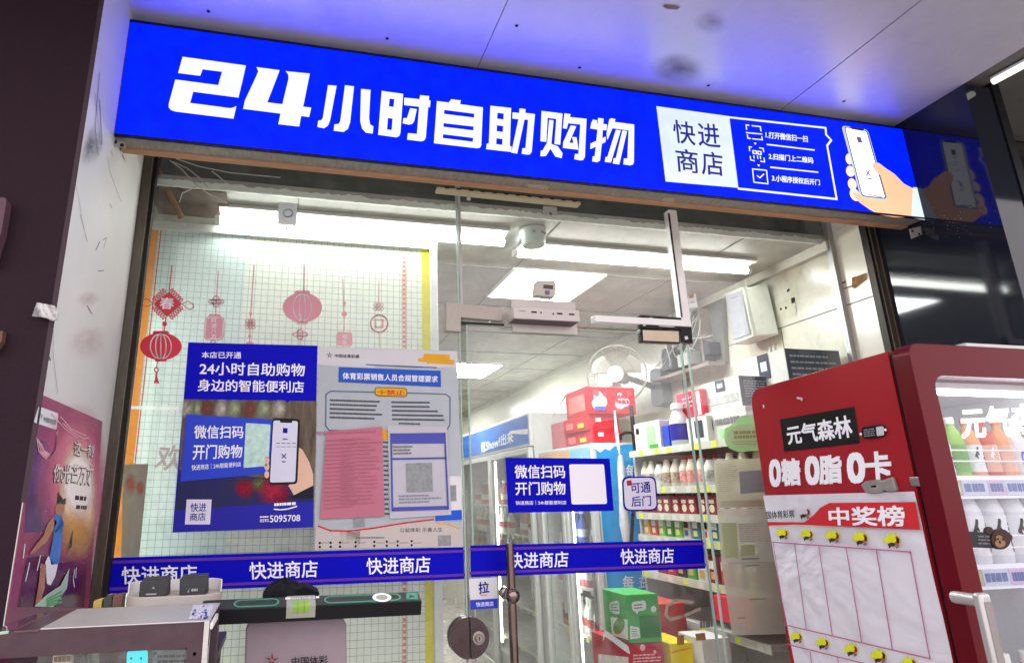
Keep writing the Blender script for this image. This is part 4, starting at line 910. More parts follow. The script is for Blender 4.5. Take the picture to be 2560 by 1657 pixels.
strokes([ell(251, 716, 55, 55, 26)], .006, gp, m2, d6, 'coin', .002, 'E', True); strokes([[(228, 692), (274, 692), (274, 740), (228, 740)]], .006, gp, m2, d6, 'coin_hole', .002, 'E', True)
# ================================================================== inside the shop
# ------------------------------------------------------------------ lamps
tube_e = emat('tube glow', (1.0, 1.0, .96), 27.)
def tube_light(label, a, b, r=.017):
    a, b = Vector(a), Vector(b)
    t_ = thing('tube_light', label, 'tube light', (a + b) / 2, 'tube lights on the shop ceiling')
    MB().tube([a, b], r, 12).build('tube', tube_e, t_)
    d = (b - a).normalized() * .02
    mb = MB(); mb.tube([a - d, a], r * 1.05, 12); mb.tube([b, b + d], r * 1.05, 12); mb.build('end_cap', white_pl, t_)
    MB().box(min(a.x, b.x), max(a.x, b.x), a.y - .085, a.y + .06, 2.5745, 2.5885).build('batten', white_pl, t_)  # batten widened to keep the tube's light off the ceiling
    return t_
tz = ZP(2.555, -1)
q1, q2, q3, q4 = tz.p(549, 541), tz.p(1245, 622), tz.p(1297, 628), tz.p(1857, 681)
y1 = (q1.y + q2.y) / 2 - .02; y2 = (q3.y + q4.y) / 2
tube_light('left tube light, partly behind the lottery board', (q1.x, y1, 2.555), (q2.x, y1, 2.555))
tube_light('right tube light between the white drum and the tiled wall', (q3.x, y2, 2.555), (q4.x, y2, 2.555))
led_e = emat('led panel glow', (.96, .98, 1.0), 48.)
for lab, x0, x1, y0, y1_ in (('square ceiling light panel above the lock unit', 1.09, 1.61, .60, 1.06), ('distant square ceiling light panel seen under the glass clamp', 1.36, 1.84, 2.86, 3.50),
                            ('third square ceiling light panel deep in the shop', 1.36, 1.84, 5.2, 5.8)):
    t_ = thing('light_panel', lab, 'ceiling light', ((x0 + x1) / 2, (y0 + y1_) / 2, 2.575), 'square light panels')
    MB().box(x0 + .012, x1 - .012, y0 + .012, y1_ - .012, 2.578, 2.5865).build('diffuser', led_e, t_)
    mb = MB(); mb.box(x0, x1, y0, y0 + .012, 2.576, 2.589); mb.box(x0, x1, y1_ - .012, y1_, 2.576, 2.589); mb.box(x0, x0 + .012, y0 + .012, y1_ - .012, 2.576, 2.589); mb.box(x1 - .012, x1, y0 + .012, y1_ - .012, 2.576, 2.589)
    mb.build('frame', white_alu, t_)
bk = thing('ceiling_drum', 'white drum shaped fitting on the ceiling above the right tube', 'ceiling fitting', (1.013, .15, 2.51))
MB().lathe((1.013, .15, 2.515), [(.046, 0), (.05, .004), (.060, .072)], 28).build('drum', mat('milky plastic', 'cfd8d2', .35, 0, .06, 20, spec=.5), bk, 0, True)
mb = MB()
for a in (-1.9, -1.2, -.9): mb.box(1.013 + .0575 * math.cos(a) - .006, 1.013 + .0575 * math.cos(a) + .006, .15 + .0575 * math.sin(a) - .004, .15 + .0575 * math.sin(a), 2.553, 2.562)
mb.build('vent', mat('pale grey vent', '9fa8a4', .5, 0, .1), bk)
# wooden stick and loose cables at the upper left, behind the glass
a, b = YP(.02).p(*tl('A', [(985, 1040)])[0]), YP(.10).p(*tl('A', [(1165, 1400)])[0])
tag(MB().tube([a, b], .011, 8).build('wooden_stick', mat('weathered wood', '8a6a4a', .8, 0, .3, 30, .2)), 'weathered wooden stick leaning across the broken ceiling corner', 'stick')
cb = thing('loose_cables', 'bundle of loose white cables in the broken ceiling corner', 'cables', (-.35, .02, 2.6))
cab_m = mat('white cable sheath', 'c8c8c0', .5, 0, .1)
for pts in ([(1090, 1030), (1170, 1090), (1240, 1170), (1330, 1240), (1460, 1300)], [(1110, 1040), (1200, 1080), (1290, 1150), (1330, 1200)], [(1180, 1105), (1235, 1160)], [(1360, 1100), (1400, 1130), (1450, 1175)], [(1130, 1020), (1280, 1070), (1480, 1110), (1800, 1140)], [(1150, 1300), (1170, 1240), (1260, 1200)]):
    MB().tube(YP(.022).q(tl('A', pts)), .0022, 6).build('cable', cab_m, cb)
so2 = thing('sooty_ceiling_panel', 'sooty brown broken panel in the ceiling corner at upper left', 'ceiling panel', (-.4, .15, 2.56))
MB().box(-.55, -.27, .036, .275, 2.580, 2.586).build('panel', mat('sooty panel', '6e5f56', .8, 0, .5, 9, .2, wear='26211e'), so2)

# ------------------------------------------------------------------ lottery board behind the left pane
bo = thing('lottery_board', 'big white framed lottery board with a fine grid, orange and yellow edges', 'board', (0, .29, .7))
BQ = [(352, 548), (1056, 580), (1102, 1720), (268, 1720)]
pB = BOARD
# the board face: measured upper and lower corners on its plane
fTL, fTR = pB.p(378, 575), pB.p(1034, 600); fBL, fBR = pB.p(318, 1200), pB.p(1062, 1460)
xl, xr_ = -.578, .575
zt, zb = 2.512, .70
grid = bpy.data.materials.new('grid sheet'); grid.use_nodes = True
n = grid.node_tree.nodes; l = grid.node_tree.links; b_ = n['Principled BSDF']; b_.inputs['Roughness'].default_value = .25
tc = n.new('ShaderNodeTexCoord'); br = n.new('ShaderNodeTexBrick'); br.offset = 0; br.squash = 1
br.inputs['Scale'].default_value = 1.; br.inputs['Brick Width'].default_value = .026; br.inputs['Row Height'].default_value = .026; br.inputs['Mortar Size'].default_value = .0011; br.inputs['Mortar Smooth'].default_value = .2; br.inputs['Bias'].default_value = 0
mp = n.new('ShaderNodeMapping'); mp.inputs['Rotation'].default_value = (math.radians(-90), 0, 0)
l.new(tc.outputs['Object'], mp.inputs[0]); l.new(mp.outputs[0], br.inputs[0])
br.inputs['Color1'].default_value = br.inputs['Color2'].default_value = (*lin('e4ecdc'), 1); br.inputs['Mortar'].default_value = (*lin('98a8a2'), 1)
nz = n.new('ShaderNodeTexNoise'); nz.inputs['Scale'].default_value = 2.5; l.new(tc.outputs['Object'], nz.inputs[0])
mxr = n.new('ShaderNodeMix'); mxr.data_type = 'RGBA'; mxr.blend_type = 'MULTIPLY'; mxr.inputs[0].default_value = .1
l.new(br.outputs[0], mxr.inputs[6]); l.new(nz.outputs[0], mxr.inputs[7]); l.new(mxr.outputs[2], b_.inputs['Base Color'])
MB().box(xl, xr_, .283, .300, zb, zt).build('sheet', grid, bo)
fr_m = mat('white board frame', 'dfe3df', .35, .1, .04)
mb = MB(); mb.box(xl - .045, xl, .265, .305, zb, zt + .035); mb.box(xr_, xr_ + .032, .265, .305, zb, zt + .035)
mb.box(xl, xr_, .265, .305, zt, zt + .035); mb.build('frame', fr_m, bo, .002)
BF = YP(.283)
def bpatch(x0, x1, z0, z1, m_, nm, off=.001): return MB().face([(x0, .283 - off, z0), (x1, .283 - off, z0), (x1, .283 - off, z1), (x0, .283 - off, z1)]).build(nm, m_, bo)
cy_m = bpy.data.materials.new('pale cyan grid'); 
grid2 = grid.copy(); grid2.name = 'pale cyan grid sheet'
for nd in grid2.node_tree.nodes:
    if nd.type == 'TEX_BRICK': nd.inputs['Color1'].default_value = nd.inputs['Color2'].default_value = (*lin('cfe4df'), 1)
bpy.data.materials.remove(cy_m)
bpatch(xl, -.20, .95, zt, grid2, 'cyan_sheet', .0012)
bpatch(xl, xl + .035, zb, 1.79, mat('orange tape', 'e08a10', .5, 0, .08, 12), 'orange_edge', .002)
bpatch(xl, xl + .030, 1.80, zt, MATS['orange tape'], 'orange_edge', .002)
bpatch(xl + .0385, xl + .0425, zb, zt, red_p, 'thin_red_line', .002)
bpatch(xl - .0445, xl + .42, 1.788, 1.800, fr_m, 'cross_strip', .0026)
bpatch(xr_ - .034, xr_ - .002, zb, zt, mat('yellow tape', 'd8cc10', .5, 0, .08, 12), 'yellow_edge', .002)
mb = MB(); z = zb
while z < zt - .03: mb.face([(xr_ - .118, .2812, z), (xr_ - .106, .2812, z), (xr_ - .106, .2812, z + .012), (xr_ - .118, .2812, z + .012)]); z += .021
mb.build('red_mark_column', mat('rose red print', 'd08078', .6, 0, .08), bo)
bpatch(xr_ - .122, xr_ - .120, zb, zt, MATS['rose red print'], 'thin_red_line', .0018); bpatch(xr_ - .104, xr_ - .102, zb, zt, MATS['rose red print'], 'thin_red_line', .0018)
text('欢', [(1030, 1490), (1180, 1500), (1160, 1660), (985, 1650)], BF, mat('taupe lettering', '9c8a88', .6, 0, .08), bo, .003, .02, t='D')
MB().box(xl, xr_, .25, .31, .60, .72).build('ledge', mat('dark ledge', '4a4442', .5, 0, .1), bo)
# strips between the post and the board
wv = MB().box(-.560, -.548, .10, .112, .7, 2.20); tag(wv.build('vertical_light_strip', emat('strip glow', 'fbfff6', 14.)), 'thin glowing white strip standing left of the orange board edge', 'light strip')
rs_ = MB().prism(YP(.07).q(tl('D', [(800, 880), (812, 880), (775, 1545), (735, 1545)])), (0, .002, 0))
tag(rs_.build('red_ribbon', mat('vermilion film', 'd8553c', .5, 0, .1)), 'narrow vermilion strip leaning between the post and the board', 'strip')
gs = sheet('grey_paper', 'grey paper strip with a red seal hanging left of the grid board', 'paper', [(790, 265), (952, 262), (893, 856), (778, 860)], YP(.10), thin('greige paper', 'b4ac9c', .4), t='G')
MB().face(YP(.10).q(tl('G', [(790, 470), (880, 470), (880, 310), (800, 310)]), .002)).build('red_seal', soft('faint red seal', 'b8442c', .8, 7), gs, uvplane=True); MB().face(YP(.10).q(tl('G', [(865, 470), (925, 470), (930, 360), (870, 360)]), .0022)).build('red_seal', soft('faint red seal', 'b8442c', .8, 7), gs, uvplane=True)
bn_ = sheet('pale_paper', 'pale paper roll beside the post below the red strip', [(712, 262), (745, 262), (706, 862), (640, 862)], YP(.06), mat('pale greenish paper', 'c2c6bc', .7, 0, .08, 8), t='G') if False else None

# ------------------------------------------------------------------ goods: boxes and bottles
def carton(name, label, cat, x0, x1, y0, y1_, z0, z1, m, group=None):
    o = MB().box(x0, x1, y0, y1_, z0, z1).build(name, m, None, .002)
    return tag(o, label, cat, group)
def xface(o, x, y0, y1_, z0, z1, m, nm, off=.0022):      # on the side seen from the left
    return MB().face([(x - off, y1_, z0), (x - off, y0, z0), (x - off, y0, z1), (x - off, y1_, z1)]).build(nm, m, o)
def yface(o, y, x0, x1, z0, z1, m, nm, off=.0022):       # on the side seen from the street
    return MB().face([(x0, y - off, z0), (x1, y - off, z0), (x1, y - off, z1), (x0, y - off, z1)]).build(nm, m, o)
cardw = mat('white carton', 'd8d6d0', .5, 0, .03, 8)
def spec_bottle(name, label, cat, loc, r, h, body, cap, lab=None, group=None, neck=.4, cr=None):
    t_ = thing(name, label, cat, loc, group); x, y, z = loc; cr = cr or r * .45
    MB().lathe(loc, [(r * .9, 0), (r, .006), (r, h * .56), (r * .92, h * .66), (r * neck, h * .82), (r * neck, h * .88)], 12).build('bottle', body, t_, 0, True)
    MB().lathe((x, y, z + h * .87), [(cr, 0), (cr, h * .12), (cr * .9, h * .13)], 10).build('cap', cap, t_, 0, True)
    if lab: MB().lathe((x, y, z + h * .14), [(r * 1.02, 0), (r * 1.02, h * .38)], 12).build('label', lab, t_, 0, True)
    return t_

# ------------------------------------------------------------------ open shelf along the tiled wall
XS = 1.85
sh = thing('goods_shelf', 'long white open shelf full of drinks along the tiled wall', 'shelf', (2.1, .55, 0))
shm = mat('white shelf steel', 'd2d2cc', .4, .1, .05)
LV = [1.69, 1.50, 1.372, 1.262, 1.085, .90]
for z in LV:
    MB().box(XS, 2.40, .06, .93, z - .018, z).build('shelf_board', shm, sh)
    MB().box(XS - .008, XS, .06, .93, z - .030, z + .004).build('price_rail', mat('clear price rail', 'c8cabc', .3, 0, .08), sh)
MB().box(2.405, 2.425, .06, .93, .3, 1.75).build('back_panel', shm, sh)
MB().box(XS + .02, 2.40, .935, .955, .3, 1.69).build('end_panel', shm, sh)
rq = random.Random(5)
tagm = [mat('lime price tag', 'dce84a', .5, 0, .05), mat('white price tag', 'dedcd2', .6, 0, .04)]
for z in LV:
    y = .10
    while y < .92:
        m_ = tagm[rq.random() < .5]
        MB().face([(XS - .0095, y + .035, z - .028), (XS - .0095, y, z - .028), (XS - .0095, y, z + .000), (XS - .0095, y + .035, z + .000)]).build('price_tag', m_, sh); y += rq.uniform(.06, .13)
milk = mat('milky bottle', 'dcd4c4', .35, 0, .08); capw = mat('ivory cap', 'd8ccb8', .4, 0, .05); spot = mat('dark spotted label', 'b4a490', .5, 0, .6, 60, wear='3a2a20')
kinds = [('yogurt_bottle', 'squat ivory drink bottle with a brown spotted label on the upper shelf row', milk, capw, spot, 'ivory bottles on the upper shelf row', .030, .135),
         ('yogurt_bottle', 'ivory drink bottle with a red cap on the upper shelf row', milk, mat('red cap', 'b82c2c', .4, 0, .05), mat('rose dotted label', 'd8a8a0', .5, 0, .5, 50, wear='a83a40'), 'red capped bottles on the upper shelf row', .028, .142),
         ('yogurt_bottle', 'pale bottle with a dark lid and black patched label on the upper shelf row', mat('pale milk bottle', 'e4e2da', .35, 0, .05), mat('dark lid', '3a2c28', .4, 0, .1), mat('cow patch label', 'd8d4cc', .5, 0, .5, 28, wear='1c1a18'), 'dark lidded bottles on the upper shelf row', .031, .130)]
protos = [spec_bottle(k[0], k[1], 'bottle', (1.9, .5 + .07 * i, LV[1]), k[6], k[7], k[2], k[3], k[4], k[5], .55) for i, k in enumerate(kinds)]
seq = [0, 0, 2, 2, 1, 1, 1, 0, 0, 2, 0, 0]; fresh = [True] * 3
for row, x0 in enumerate((1.885, 1.952)):
    for i, k in enumerate(seq):
        loc = (x0 + rq.uniform(-.006, .006), .12 + i * .068 + rq.uniform(-.006, .006), LV[1])
        if fresh[k]: protos[k].location = loc; fresh[k] = False
        else: copy_thing(protos[k], loc, None, rq.uniform(0, 6))
redb = mat('maroon carton', '8a2430', .45, 0, .15, 20)
mk = thing('juice_pack', 'small maroon juice pack with a pale emblem on the second shelf row', 'drink pack', (1.885, .12, LV[2]), 'maroon juice packs on the second shelf row')
MB().box(1.86, 1.915, .09, .15, LV[2], LV[2] + .085).build('pack', redb, mk, .003); MB().lathe((1.887, .12, LV[2] + .085), [(.014, 0), (.014, .016)], 10).build('cap', mat('dark red cap', '6a1c24', .4, 0, .1), mk)
MB().disc((1.8585, .12, LV[2] + .03), .018, (-1, 0, 0), 12).build('emblem', mat('cream emblem', 'e4d4bc', .6, 0, .1), mk); MB().face([(1.8585, .138, LV[2] + .052), (1.8585, .102, LV[2] + .052), (1.8585, .102, LV[2] + .068), (1.8585, .138, LV[2] + .068)]).build('emblem', MATS['cream emblem'], mk)
MB().disc((1.887, .0885, LV[2] + .03), .016, (0, -1, 0), 12).build('emblem', MATS['cream emblem'], mk)
for i in range(1, 12): copy_thing(mk, (1.885 + rq.uniform(-.006, .004), .12 + i * .068 + rq.uniform(-.004, .004), LV[2]), None, rq.uniform(-.06, .06))
for i in range(11): copy_thing(mk, (1.945, .13 + i * .068, LV[2]))
gcols = [('2f9a3c', 'green'), ('7ac23c', 'lime'), ('d8d8d0', 'white'), ('2a7c74', 'teal'), ('e8a03c', 'orange'), ('d83c50', 'red'), ('e8e4d8', 'cream'), ('3c3c44', 'charcoal')]
order = [2, 7, 2, 3, 6, 3, 2, 1, 0, 1, 5, 4]
for i, k in enumerate(order):
    c, nm = gcols[k]; y = .10 + i * .068
    o = carton('slim_pack', f'slim {nm} drink pack standing {["nearest the glass", "second", "third", "fourth", "fifth", "sixth", "seventh", "eighth", "ninth", "tenth", "eleventh", "last"][i]} in the third shelf row' if i else f'slim {nm} drink pack nearest the glass in the third shelf row', 'drink pack', 1.862, 1.92, y, y + .052, LV[3], LV[3] + .092, mat('slim pack ' + nm, c, .4, 0, .1, 12), 'slim packs in the third shelf row')
    xface(o, 1.862, y + .008, y + .044, LV[3] + .05, LV[3] + .078, ink_white if nm not in ('white', 'cream') else ink, 'label_print')
    xface(o, 1.862, y + .012, y + .040, LV[3] + .015, LV[3] + .04, mat('slim print ' + nm, {'white': '4a5a9a', 'cream': 'b43a3a'}.get(nm, 'e8e0b0'), .5, 0, .2, 40), 'label_print')
for i in range(10):
    nm, c = [('maroon', '8a2430'), ('green', '4a9a4a'), ('red', 'b8303a'), ('white', 'd4d4cc'), ('dark', '3a3a40')][(i * 3 + 1) % 5]; y = .10 + i * .08
    o = carton('carton_pack', f'{nm} carton {["first", "second", "third", "fourth", "fifth", "sixth", "seventh", "eighth", "ninth", "tenth"][i]} from the glass in the lowest visible shelf row', 'drink pack', 1.862, 1.93, y, y + .066, LV[4], LV[4] + .115, mat('carton ' + nm, c, .45, 0, .15, 14), 'cartons in the lowest shelf row')
    xface(o, 1.862, y + .01, y + .056, LV[4] + .06, LV[4] + .095, mat('pale label print', 'e4dcd0', .5, 0, .3, 50), 'label_print'); xface(o, 1.862, y + .016, y + .05, LV[4] + .018, LV[4] + .048, mat('gold label print', 'c8a050', .5, 0, .3, 50), 'label_print')
# cartons on top of the shelf
slate = mat('slate carton', '3c424c', .5, 0, .1, 10)
def milk_carton(label, x0, x1, y0, y1_, z0, z1):
    o = carton('milk_carton', label, 'carton', x0, x1, y0, y1_, z0, z1, cardw, 'white cartons on top of the shelf')
    h = z1 - z0; w = y1_ - y0
    xface(o, x0, y0 + w * .36, y0 + w * .62, z0 + h * .62, z1 - .001, slate, 'dark_flag'); xface(o, x0, y0 + w * .42, y0 + w * .56, z0 + h * .74, z0 + h * .88, ink_white, 'flag_print', .003)
    xface(o, x0, y0 + w * .05, y0 + w * .95, z0 + h * .22, z0 + h * .48, mat('grey floral print', 'b4b2ac', .6, 0, .35, 45), 'floral_print')
    yface(o, y0, x0 + .002, x1 - .002, z0 + .002, z1 - .002, slate, 'dark_end')
    mb = MB(); greek(mb, [Vector((x0 + .02, y0 - .0032, z1 - .02)), Vector((x1 - .03, y0 - .0032, z1 - .02)), Vector((x1 - .03, y0 - .0032, z0 + h * .3)), Vector((x0 + .02, y0 - .0032, z0 + h * .3))], 7, rq, .3, .5, .12)
    mb.build('end_print', mat('pale grey print', '9aa0a6', .6, 0, 0), o)
    return o
X1 = XP(2.10, -1); a, b = X1.p(*tl('F', [(500, 965)])[0]), X1.p(*tl('F', [(768, 872)])[0]); c = X1.p(*tl('F', [(785, 1035)])[0])
milk_carton('largest white milk carton with dark end, nearest the red fridge top', 2.10, 2.385, b.y, a.y, b.z - .30, b.z)
big_bottom = b.z - .30
X2 = XP(1.96, -1); a, b = X2.p(*tl('F', [(240, 1100)])[0]), X2.p(*tl('F', [(474, 1046)])[0])
zb2 = X2.p(*tl('F', [(490, 1250)])[0]).z
milk_carton('white milk carton with dark end behind the largest one', 1.96, 2.20, b.y, a.y, zb2, b.z)
X3 = XP(1.93, -1); a3, b3 = X3.p(*tl('F', [(262, 1300)])[0]), X3.p(*tl('F', [(520, 1250)])[0])
o = carton('white_carton', 'white carton with black corner label on the shelf top under the milk carton', 'carton', 1.93, 2.25, max(.08, b3.y), a3.y, 1.6905, zb2 - .003, cardw)
xface(o, 1.93, a3.y - .05, a3.y - .02, 1.75, 1.80, black, 'black_label'); xface(o, 1.93, max(.08, b3.y) + .01, a3.y - .08, 1.70, 1.75, mat('leaf print', 'a4c49a', .6, 0, .3, 40), 'leaf_print')
mb = MB(); greek(mb, [Vector((1.927, a3.y - .07, 1.795)), Vector((1.927, max(.08, b3.y) + .02, 1.795)), Vector((1.927, max(.08, b3.y) + .02, 1.765)), Vector((1.927, a3.y - .07, 1.765))], 1, rq, .9, .1, .2); mb.build('label_print', ink_grey, o)
carton('support_carton', 'plain white carton under the largest milk carton', 'carton', 2.09, 2.385, .06, .40, 1.6905, big_bottom - .002, cardw)
X4 = XP(1.93, -1); a, b = X4.p(*tl('F', [(75, 1168)])[0]), X4.p(*tl('F', [(240, 1130)])[0]); c = X4.p(*tl('F', [(255, 1308)])[0])
o = carton('red_gift_box', 'bright red and white gift box on the shelf top', 'carton', 1.93, 2.2, c.y, a.y, c.z, b.z, mat('bright red carton', 'd8324a', .4, 0, .06, 8))
xface(o, 1.93, c.y + .01, c.y + .035, c.z + .01, b.z - .01, ink_white, 'white_curve'); xface(o, 1.93, a.y - .03, a.y - .012, c.z + .005, c.z + .06, ink_white, 'white_curve')
mb = MB(); greek(mb, [Vector((1.9272, a.y - .05, b.z - .02)), Vector((1.9272, c.y + .06, b.z - .02)), Vector((1.9272, c.y + .06, c.z + .05)), Vector((1.9272, a.y - .05, c.z + .05))], 3, rq, .4, .2, .25); mb.build('label_print', mat('pale rose print', 'f0b0b4', .6, 0, 0), o)
carton('white_pack', 'small white pack with a dark flag under the red gift box', 'carton', 1.90, 2.1, .34, .49, 1.6905, c.z - .002, cardw)
xface(bpy.data.objects['white_pack'], 1.90, .37, .43, 1.72, 1.80, slate, 'dark_flag')
bl = mat('deep blue bottle', '20308c', .3, 0, .3, 25); 
spec_bottle('blue_bottle', 'white capped bottle with deep blue label on the shelf top', 'bottle', (1.90, .55, 1.6905), .045, .21, mat('white bottle', 'd4d6dc', .3, 0, .05), white_pl, bl, None, .55, .03)
o = carton('oat_carton', 'white carton with green leaf on the far end of the shelf top', 'carton', 1.86, 2.05, .66, .90, 1.6905, 1.835, cardw)
xface(o, 1.86, .70, .78, 1.70, 1.81, mat('leaf print', 'x'), 'leaf_print'); xface(o, 1.86, .85, .88, 1.78, 1.81, ink, 'label_print'); xface(o, 1.86, .68, .76, 1.695, 1.715, green_p, 'green_print', .003)
o = carton('blue_snack_box', 'blue and white striped box beside the oat carton', 'carton', 1.87, 2.05, .60, .655, 1.6905, 1.80, mat('blue carton', '2a4ab0', .4, 0, .3, 30))
# ------------------------------------------------------------------ coolers with glass doors along the same wall
cw = mat('white cooler steel', 'd4d4ce', .35, .1, .05); cglass = glass('cooler glass', (.95, .97, .965), .9, .03, .03)
led_c = emat('cooler led', (.95, 1., .98), 9.0)
fills = [('milk', 'dcd8d0'), ('rose', 'c87880'), ('red', 'b03038'), ('green', '5a9a50'), ('amber', 'c89038'), ('blue', '4a64b0'), ('grey', 'a8a8a4')]
def cooler(label, x0, y0, y1_, zt, header_label, hm, side=None):
    t_ = thing('glass_cooler', label, 'cooler', ((x0 + 2.38) / 2, (y0 + y1_) / 2, 0))
    hz = zt - .24
    mb = MB(); mb.box(x0 + .03, 2.38, y0, y0 + .03, .12, zt); mb.box(x0 + .03, 2.38, y1_ - .03, y1_, .12, zt); mb.box(2.35, 2.38, y0 + .03, y1_ - .03, .12, zt); mb.box(x0 + .03, 2.35, y0 + .03, y1_ - .03, zt - .03, zt); mb.box(x0 + .03, 2.35, y0 + .03, y1_ - .03, .12, .30)
    mb.build('cabinet', cw, t_)
    MB().box(x0, x0 + .03, y0, y1_, hz, zt).build('header_box', cw, t_, .004)
    h_ = MB().face([(x0 - .002, y1_ - .02, hz + .02), (x0 - .002, y0 + .02, hz + .02), (x0 - .002, y0 + .02, zt - .02), (x0 - .002, y1_ - .02, zt - .02)]).build('header', hm, t_)
    nd = 2; w = (y1_ - y0) / nd
    for k in range(nd):
        a, b = y0 + k * w + .006, y0 + (k + 1) * w - .006
        mb = MB(); mb.box(x0 - .012, x0 + .022, a, a + .035, .16, hz - .01); mb.box(x0 - .012, x0 + .022, b - .035, b, .16, hz - .01); mb.box(x0 - .012, x0 + .022, a + .035, b - .035, .16, .20); mb.box(x0 - .012, x0 + .022, a + .035, b - .035, hz - .05, hz - .01)
        d_ = mb.build('cooler_door', cw, t_, .003)
        MB().box(x0 + .002, x0 + .008, a + .035, b - .035, .20, hz - .05).build('door_glass', cglass, d_)
        MB().tube([(x0 - .03, a + .018, .8), (x0 - .03, a + .018, 1.25)], .008, 8).build('handle', grey_pl, d_)
        MB().box(x0 + .04, x0 + .055, a - .003, a + .012, .35, hz - .06).build('led_strip', led_c, t_)
    for z in (.40, .68, .94, 1.18, 1.40):
        if z > hz - .15: continue
        MB().box(x0 + .06, 2.34, y0 + .035, y1_ - .035, z - .012, z).build('cooler_shelf', shm, t_)
        y = y0 + .07
        while y < y1_ - .1:
            if rq.random() < .75: MB().face([(x0 + .058, y + .04, z - .03), (x0 + .058, y, z - .03), (x0 + .058, y, z + .004), (x0 + .058, y + .04, z + .004)]).build('price_tag', tagm[rq.random() < .6], t_)
            y += rq.uniform(.09, .16)
    return t_, hz
c1, hz1 = cooler('far glass door cooler with a blue wave header', 1.70, 2.02, 3.85, 2.05, '', mat('blue wave header', '1c50b0', .35, 0, .3, 3, stretch=(1, 1, 3), wear='4a90d8'))
CX1 = XP(1.697, -1)
o = MB(); 
for pts in ([(1100, 1402), (1205, 1390), (1205, 1425), (1150, 1425), (1080, 1418)],): o.poly(CX1.q(tl('E', pts), .001))
o.build('wave_print', ink_white, c1)
text('冰氪Show!出来', [(905, 1470), (1110, 1400), (1110, 1480), (905, 1540)], CX1, ink_white, c1, .002, .03, t='E') if False else text('氪Show!出来', [(905, 1478), (1112, 1400), (1112, 1476), (905, 1545)], CX1, ink_white, c1, .002, .03, t='E')
c2_, hz2 = cooler('near glass door cooler with orange and sky blue header and bright blue side', 1.69, 1.09, 1.86, 1.75, '', mat('orange header', 'e8b878', .4, 0, .1, 6))
bside = mat('azure side print', '2898d8', .35, 0, .08, 4)
MB().face([(1.722, 1.0885, .12), (2.38, 1.0885, .12), (2.38, 1.0885, 1.745), (1.722, 1.0885, 1.745)]).build('blue_side', bside, c2_)
SY = YP(1.0885)
patch([(1610, 128), (1880, 126), (1880, 128), (1760, 150), (1730, 178), (1700, 165), (1670, 190), (1630, 160), (1612, 172)], SY, mat('snow print', 'e8f0f4', .5, 0, .04), c2_, 'snow_print', .001, 'H')
for ch, x, y in (('每', 1835, 268), ('益', 1925, 262), ('添', 2000, 262)): text(ch, [(x, y), (x + 66, y - 2), (x + 66, y + 72), (x, y + 76)], SY, ink_white, c2_, .0016, .02, t='H')
for ch, x, y in (('每', 1815, 980), ('益', 1920, 975), ('添', 1995, 970)): text(ch, [(x, y), (x + 70, y - 4), (x + 70, y + 76), (x, y + 80)], SY, ink_white, c2_, .0016, .02, t='H')
xface(c2_, 1.688, 1.10, 1.36, 1.53, 1.73, mat('sky header', '88c4e0', .4, 0, .15, 10), 'sky_header')
# goods in the coolers
pb = []
for k, (nm, c) in enumerate(fills):
    t_ = thing('cooler_bottle', f'{nm} coloured drink bottle behind the cooler glass', 'bottle', (1.80, 1.2, .40), f'{nm} bottles in the coolers')
    MB().lathe((1.80, 1.2, .40), [(.030, 0), (.032, .01), (.032, .11), (.013, .16), (.013, .175)], 10).build('bottle', mat('cooler drink ' + nm, c, .35, 0, .15, 20), t_, 0, True)
    MB().lathe((1.80, 1.2, .575), [(.016, 0), (.016, .02)], 8).build('cap', mat('cooler cap', 'd0d0cc', .4, 0, .1), t_)
    MB().lathe((1.80, 1.2, .44), [(.0328, 0), (.0328, .045)], 10).build('label', mat('cooler label ' + nm, ['b04040', 'e8e0d8', 'e8d8b0', 'e0e8d0', '8a3020', 'd8d8e8', 'd04848'][k], .5, 0, .4, 60), t_, 0, True)
    pb.append(t_)
used = [False] * len(pb)
for y0, y1_, zs in ((1.13, 1.83, (.68, .94, 1.18)), (2.07, 3.8, (.94, 1.18, 1.40))):
    for z in zs:
        y = y0 + .03; k = rq.randrange(len(pb))
        while y < y1_:
            if rq.random() < .22: k = rq.randrange(len(pb))
            if rq.random() < .88:
                if not used[k]: pb[k].location = (1.80, y, z); used[k] = True
                else: copy_thing(pb[k], (1.80 + rq.uniform(0, .03), y, z))
            y += .072
for k, u in enumerate(used):
    if not u: pb[k].location = (1.80, 1.2 + .07 * k, .40)

# red cartons on the near cooler
redc = mat('cherry red carton', 'c0202c', .4, 0, .1, 10)
for i, (z0, z1, xo) in enumerate(((1.7515, 1.835, 0.), (1.8365, 1.925, -.01))):
    o = carton('red_carton', ['lower plain red carton stacked on the near cooler', 'middle plain red carton stacked on the near cooler'][i], 'carton', 1.735 + xo, 1.93 + xo, 1.16, 1.50, z0, z1, redc, 'red cartons on the near cooler')
    yface(o, 1.16, 1.78 + xo, 1.815 + xo, z0 + .045, z0 + .068, paper, 'white_tag'); xface(o, 1.735 + xo, 1.22, 1.30, z0 + .02, z0 + .045, yellow_p, 'yellow_tag'); xface(o, 1.735 + xo, 1.36, 1.46, z0 + .02, z0 + .06, mat('rose carton print', 'e07068', .5, 0, .3, 30), 'rose_print')
o = carton('strawberry_carton', 'printed red and white strawberry milk carton on top of the red stack', 'carton', 1.725, 2.03, 1.14, 1.44, 1.9265, 2.085, redc)
mb = MB()
for (x, z, r) in ((1.79, 2.03, .03), (1.81, 2.00, .035), (1.775, 1.985, .03), (1.93, 2.03, .022), (1.96, 2.00, .03), (1.925, 1.985, .03)): mb.disc((x, 1.1385 - .0006 * len(mb.f), z), r, (0, -1, 0), 14)
mb.build('milk_splash', ink_white, o)
mb = MB()
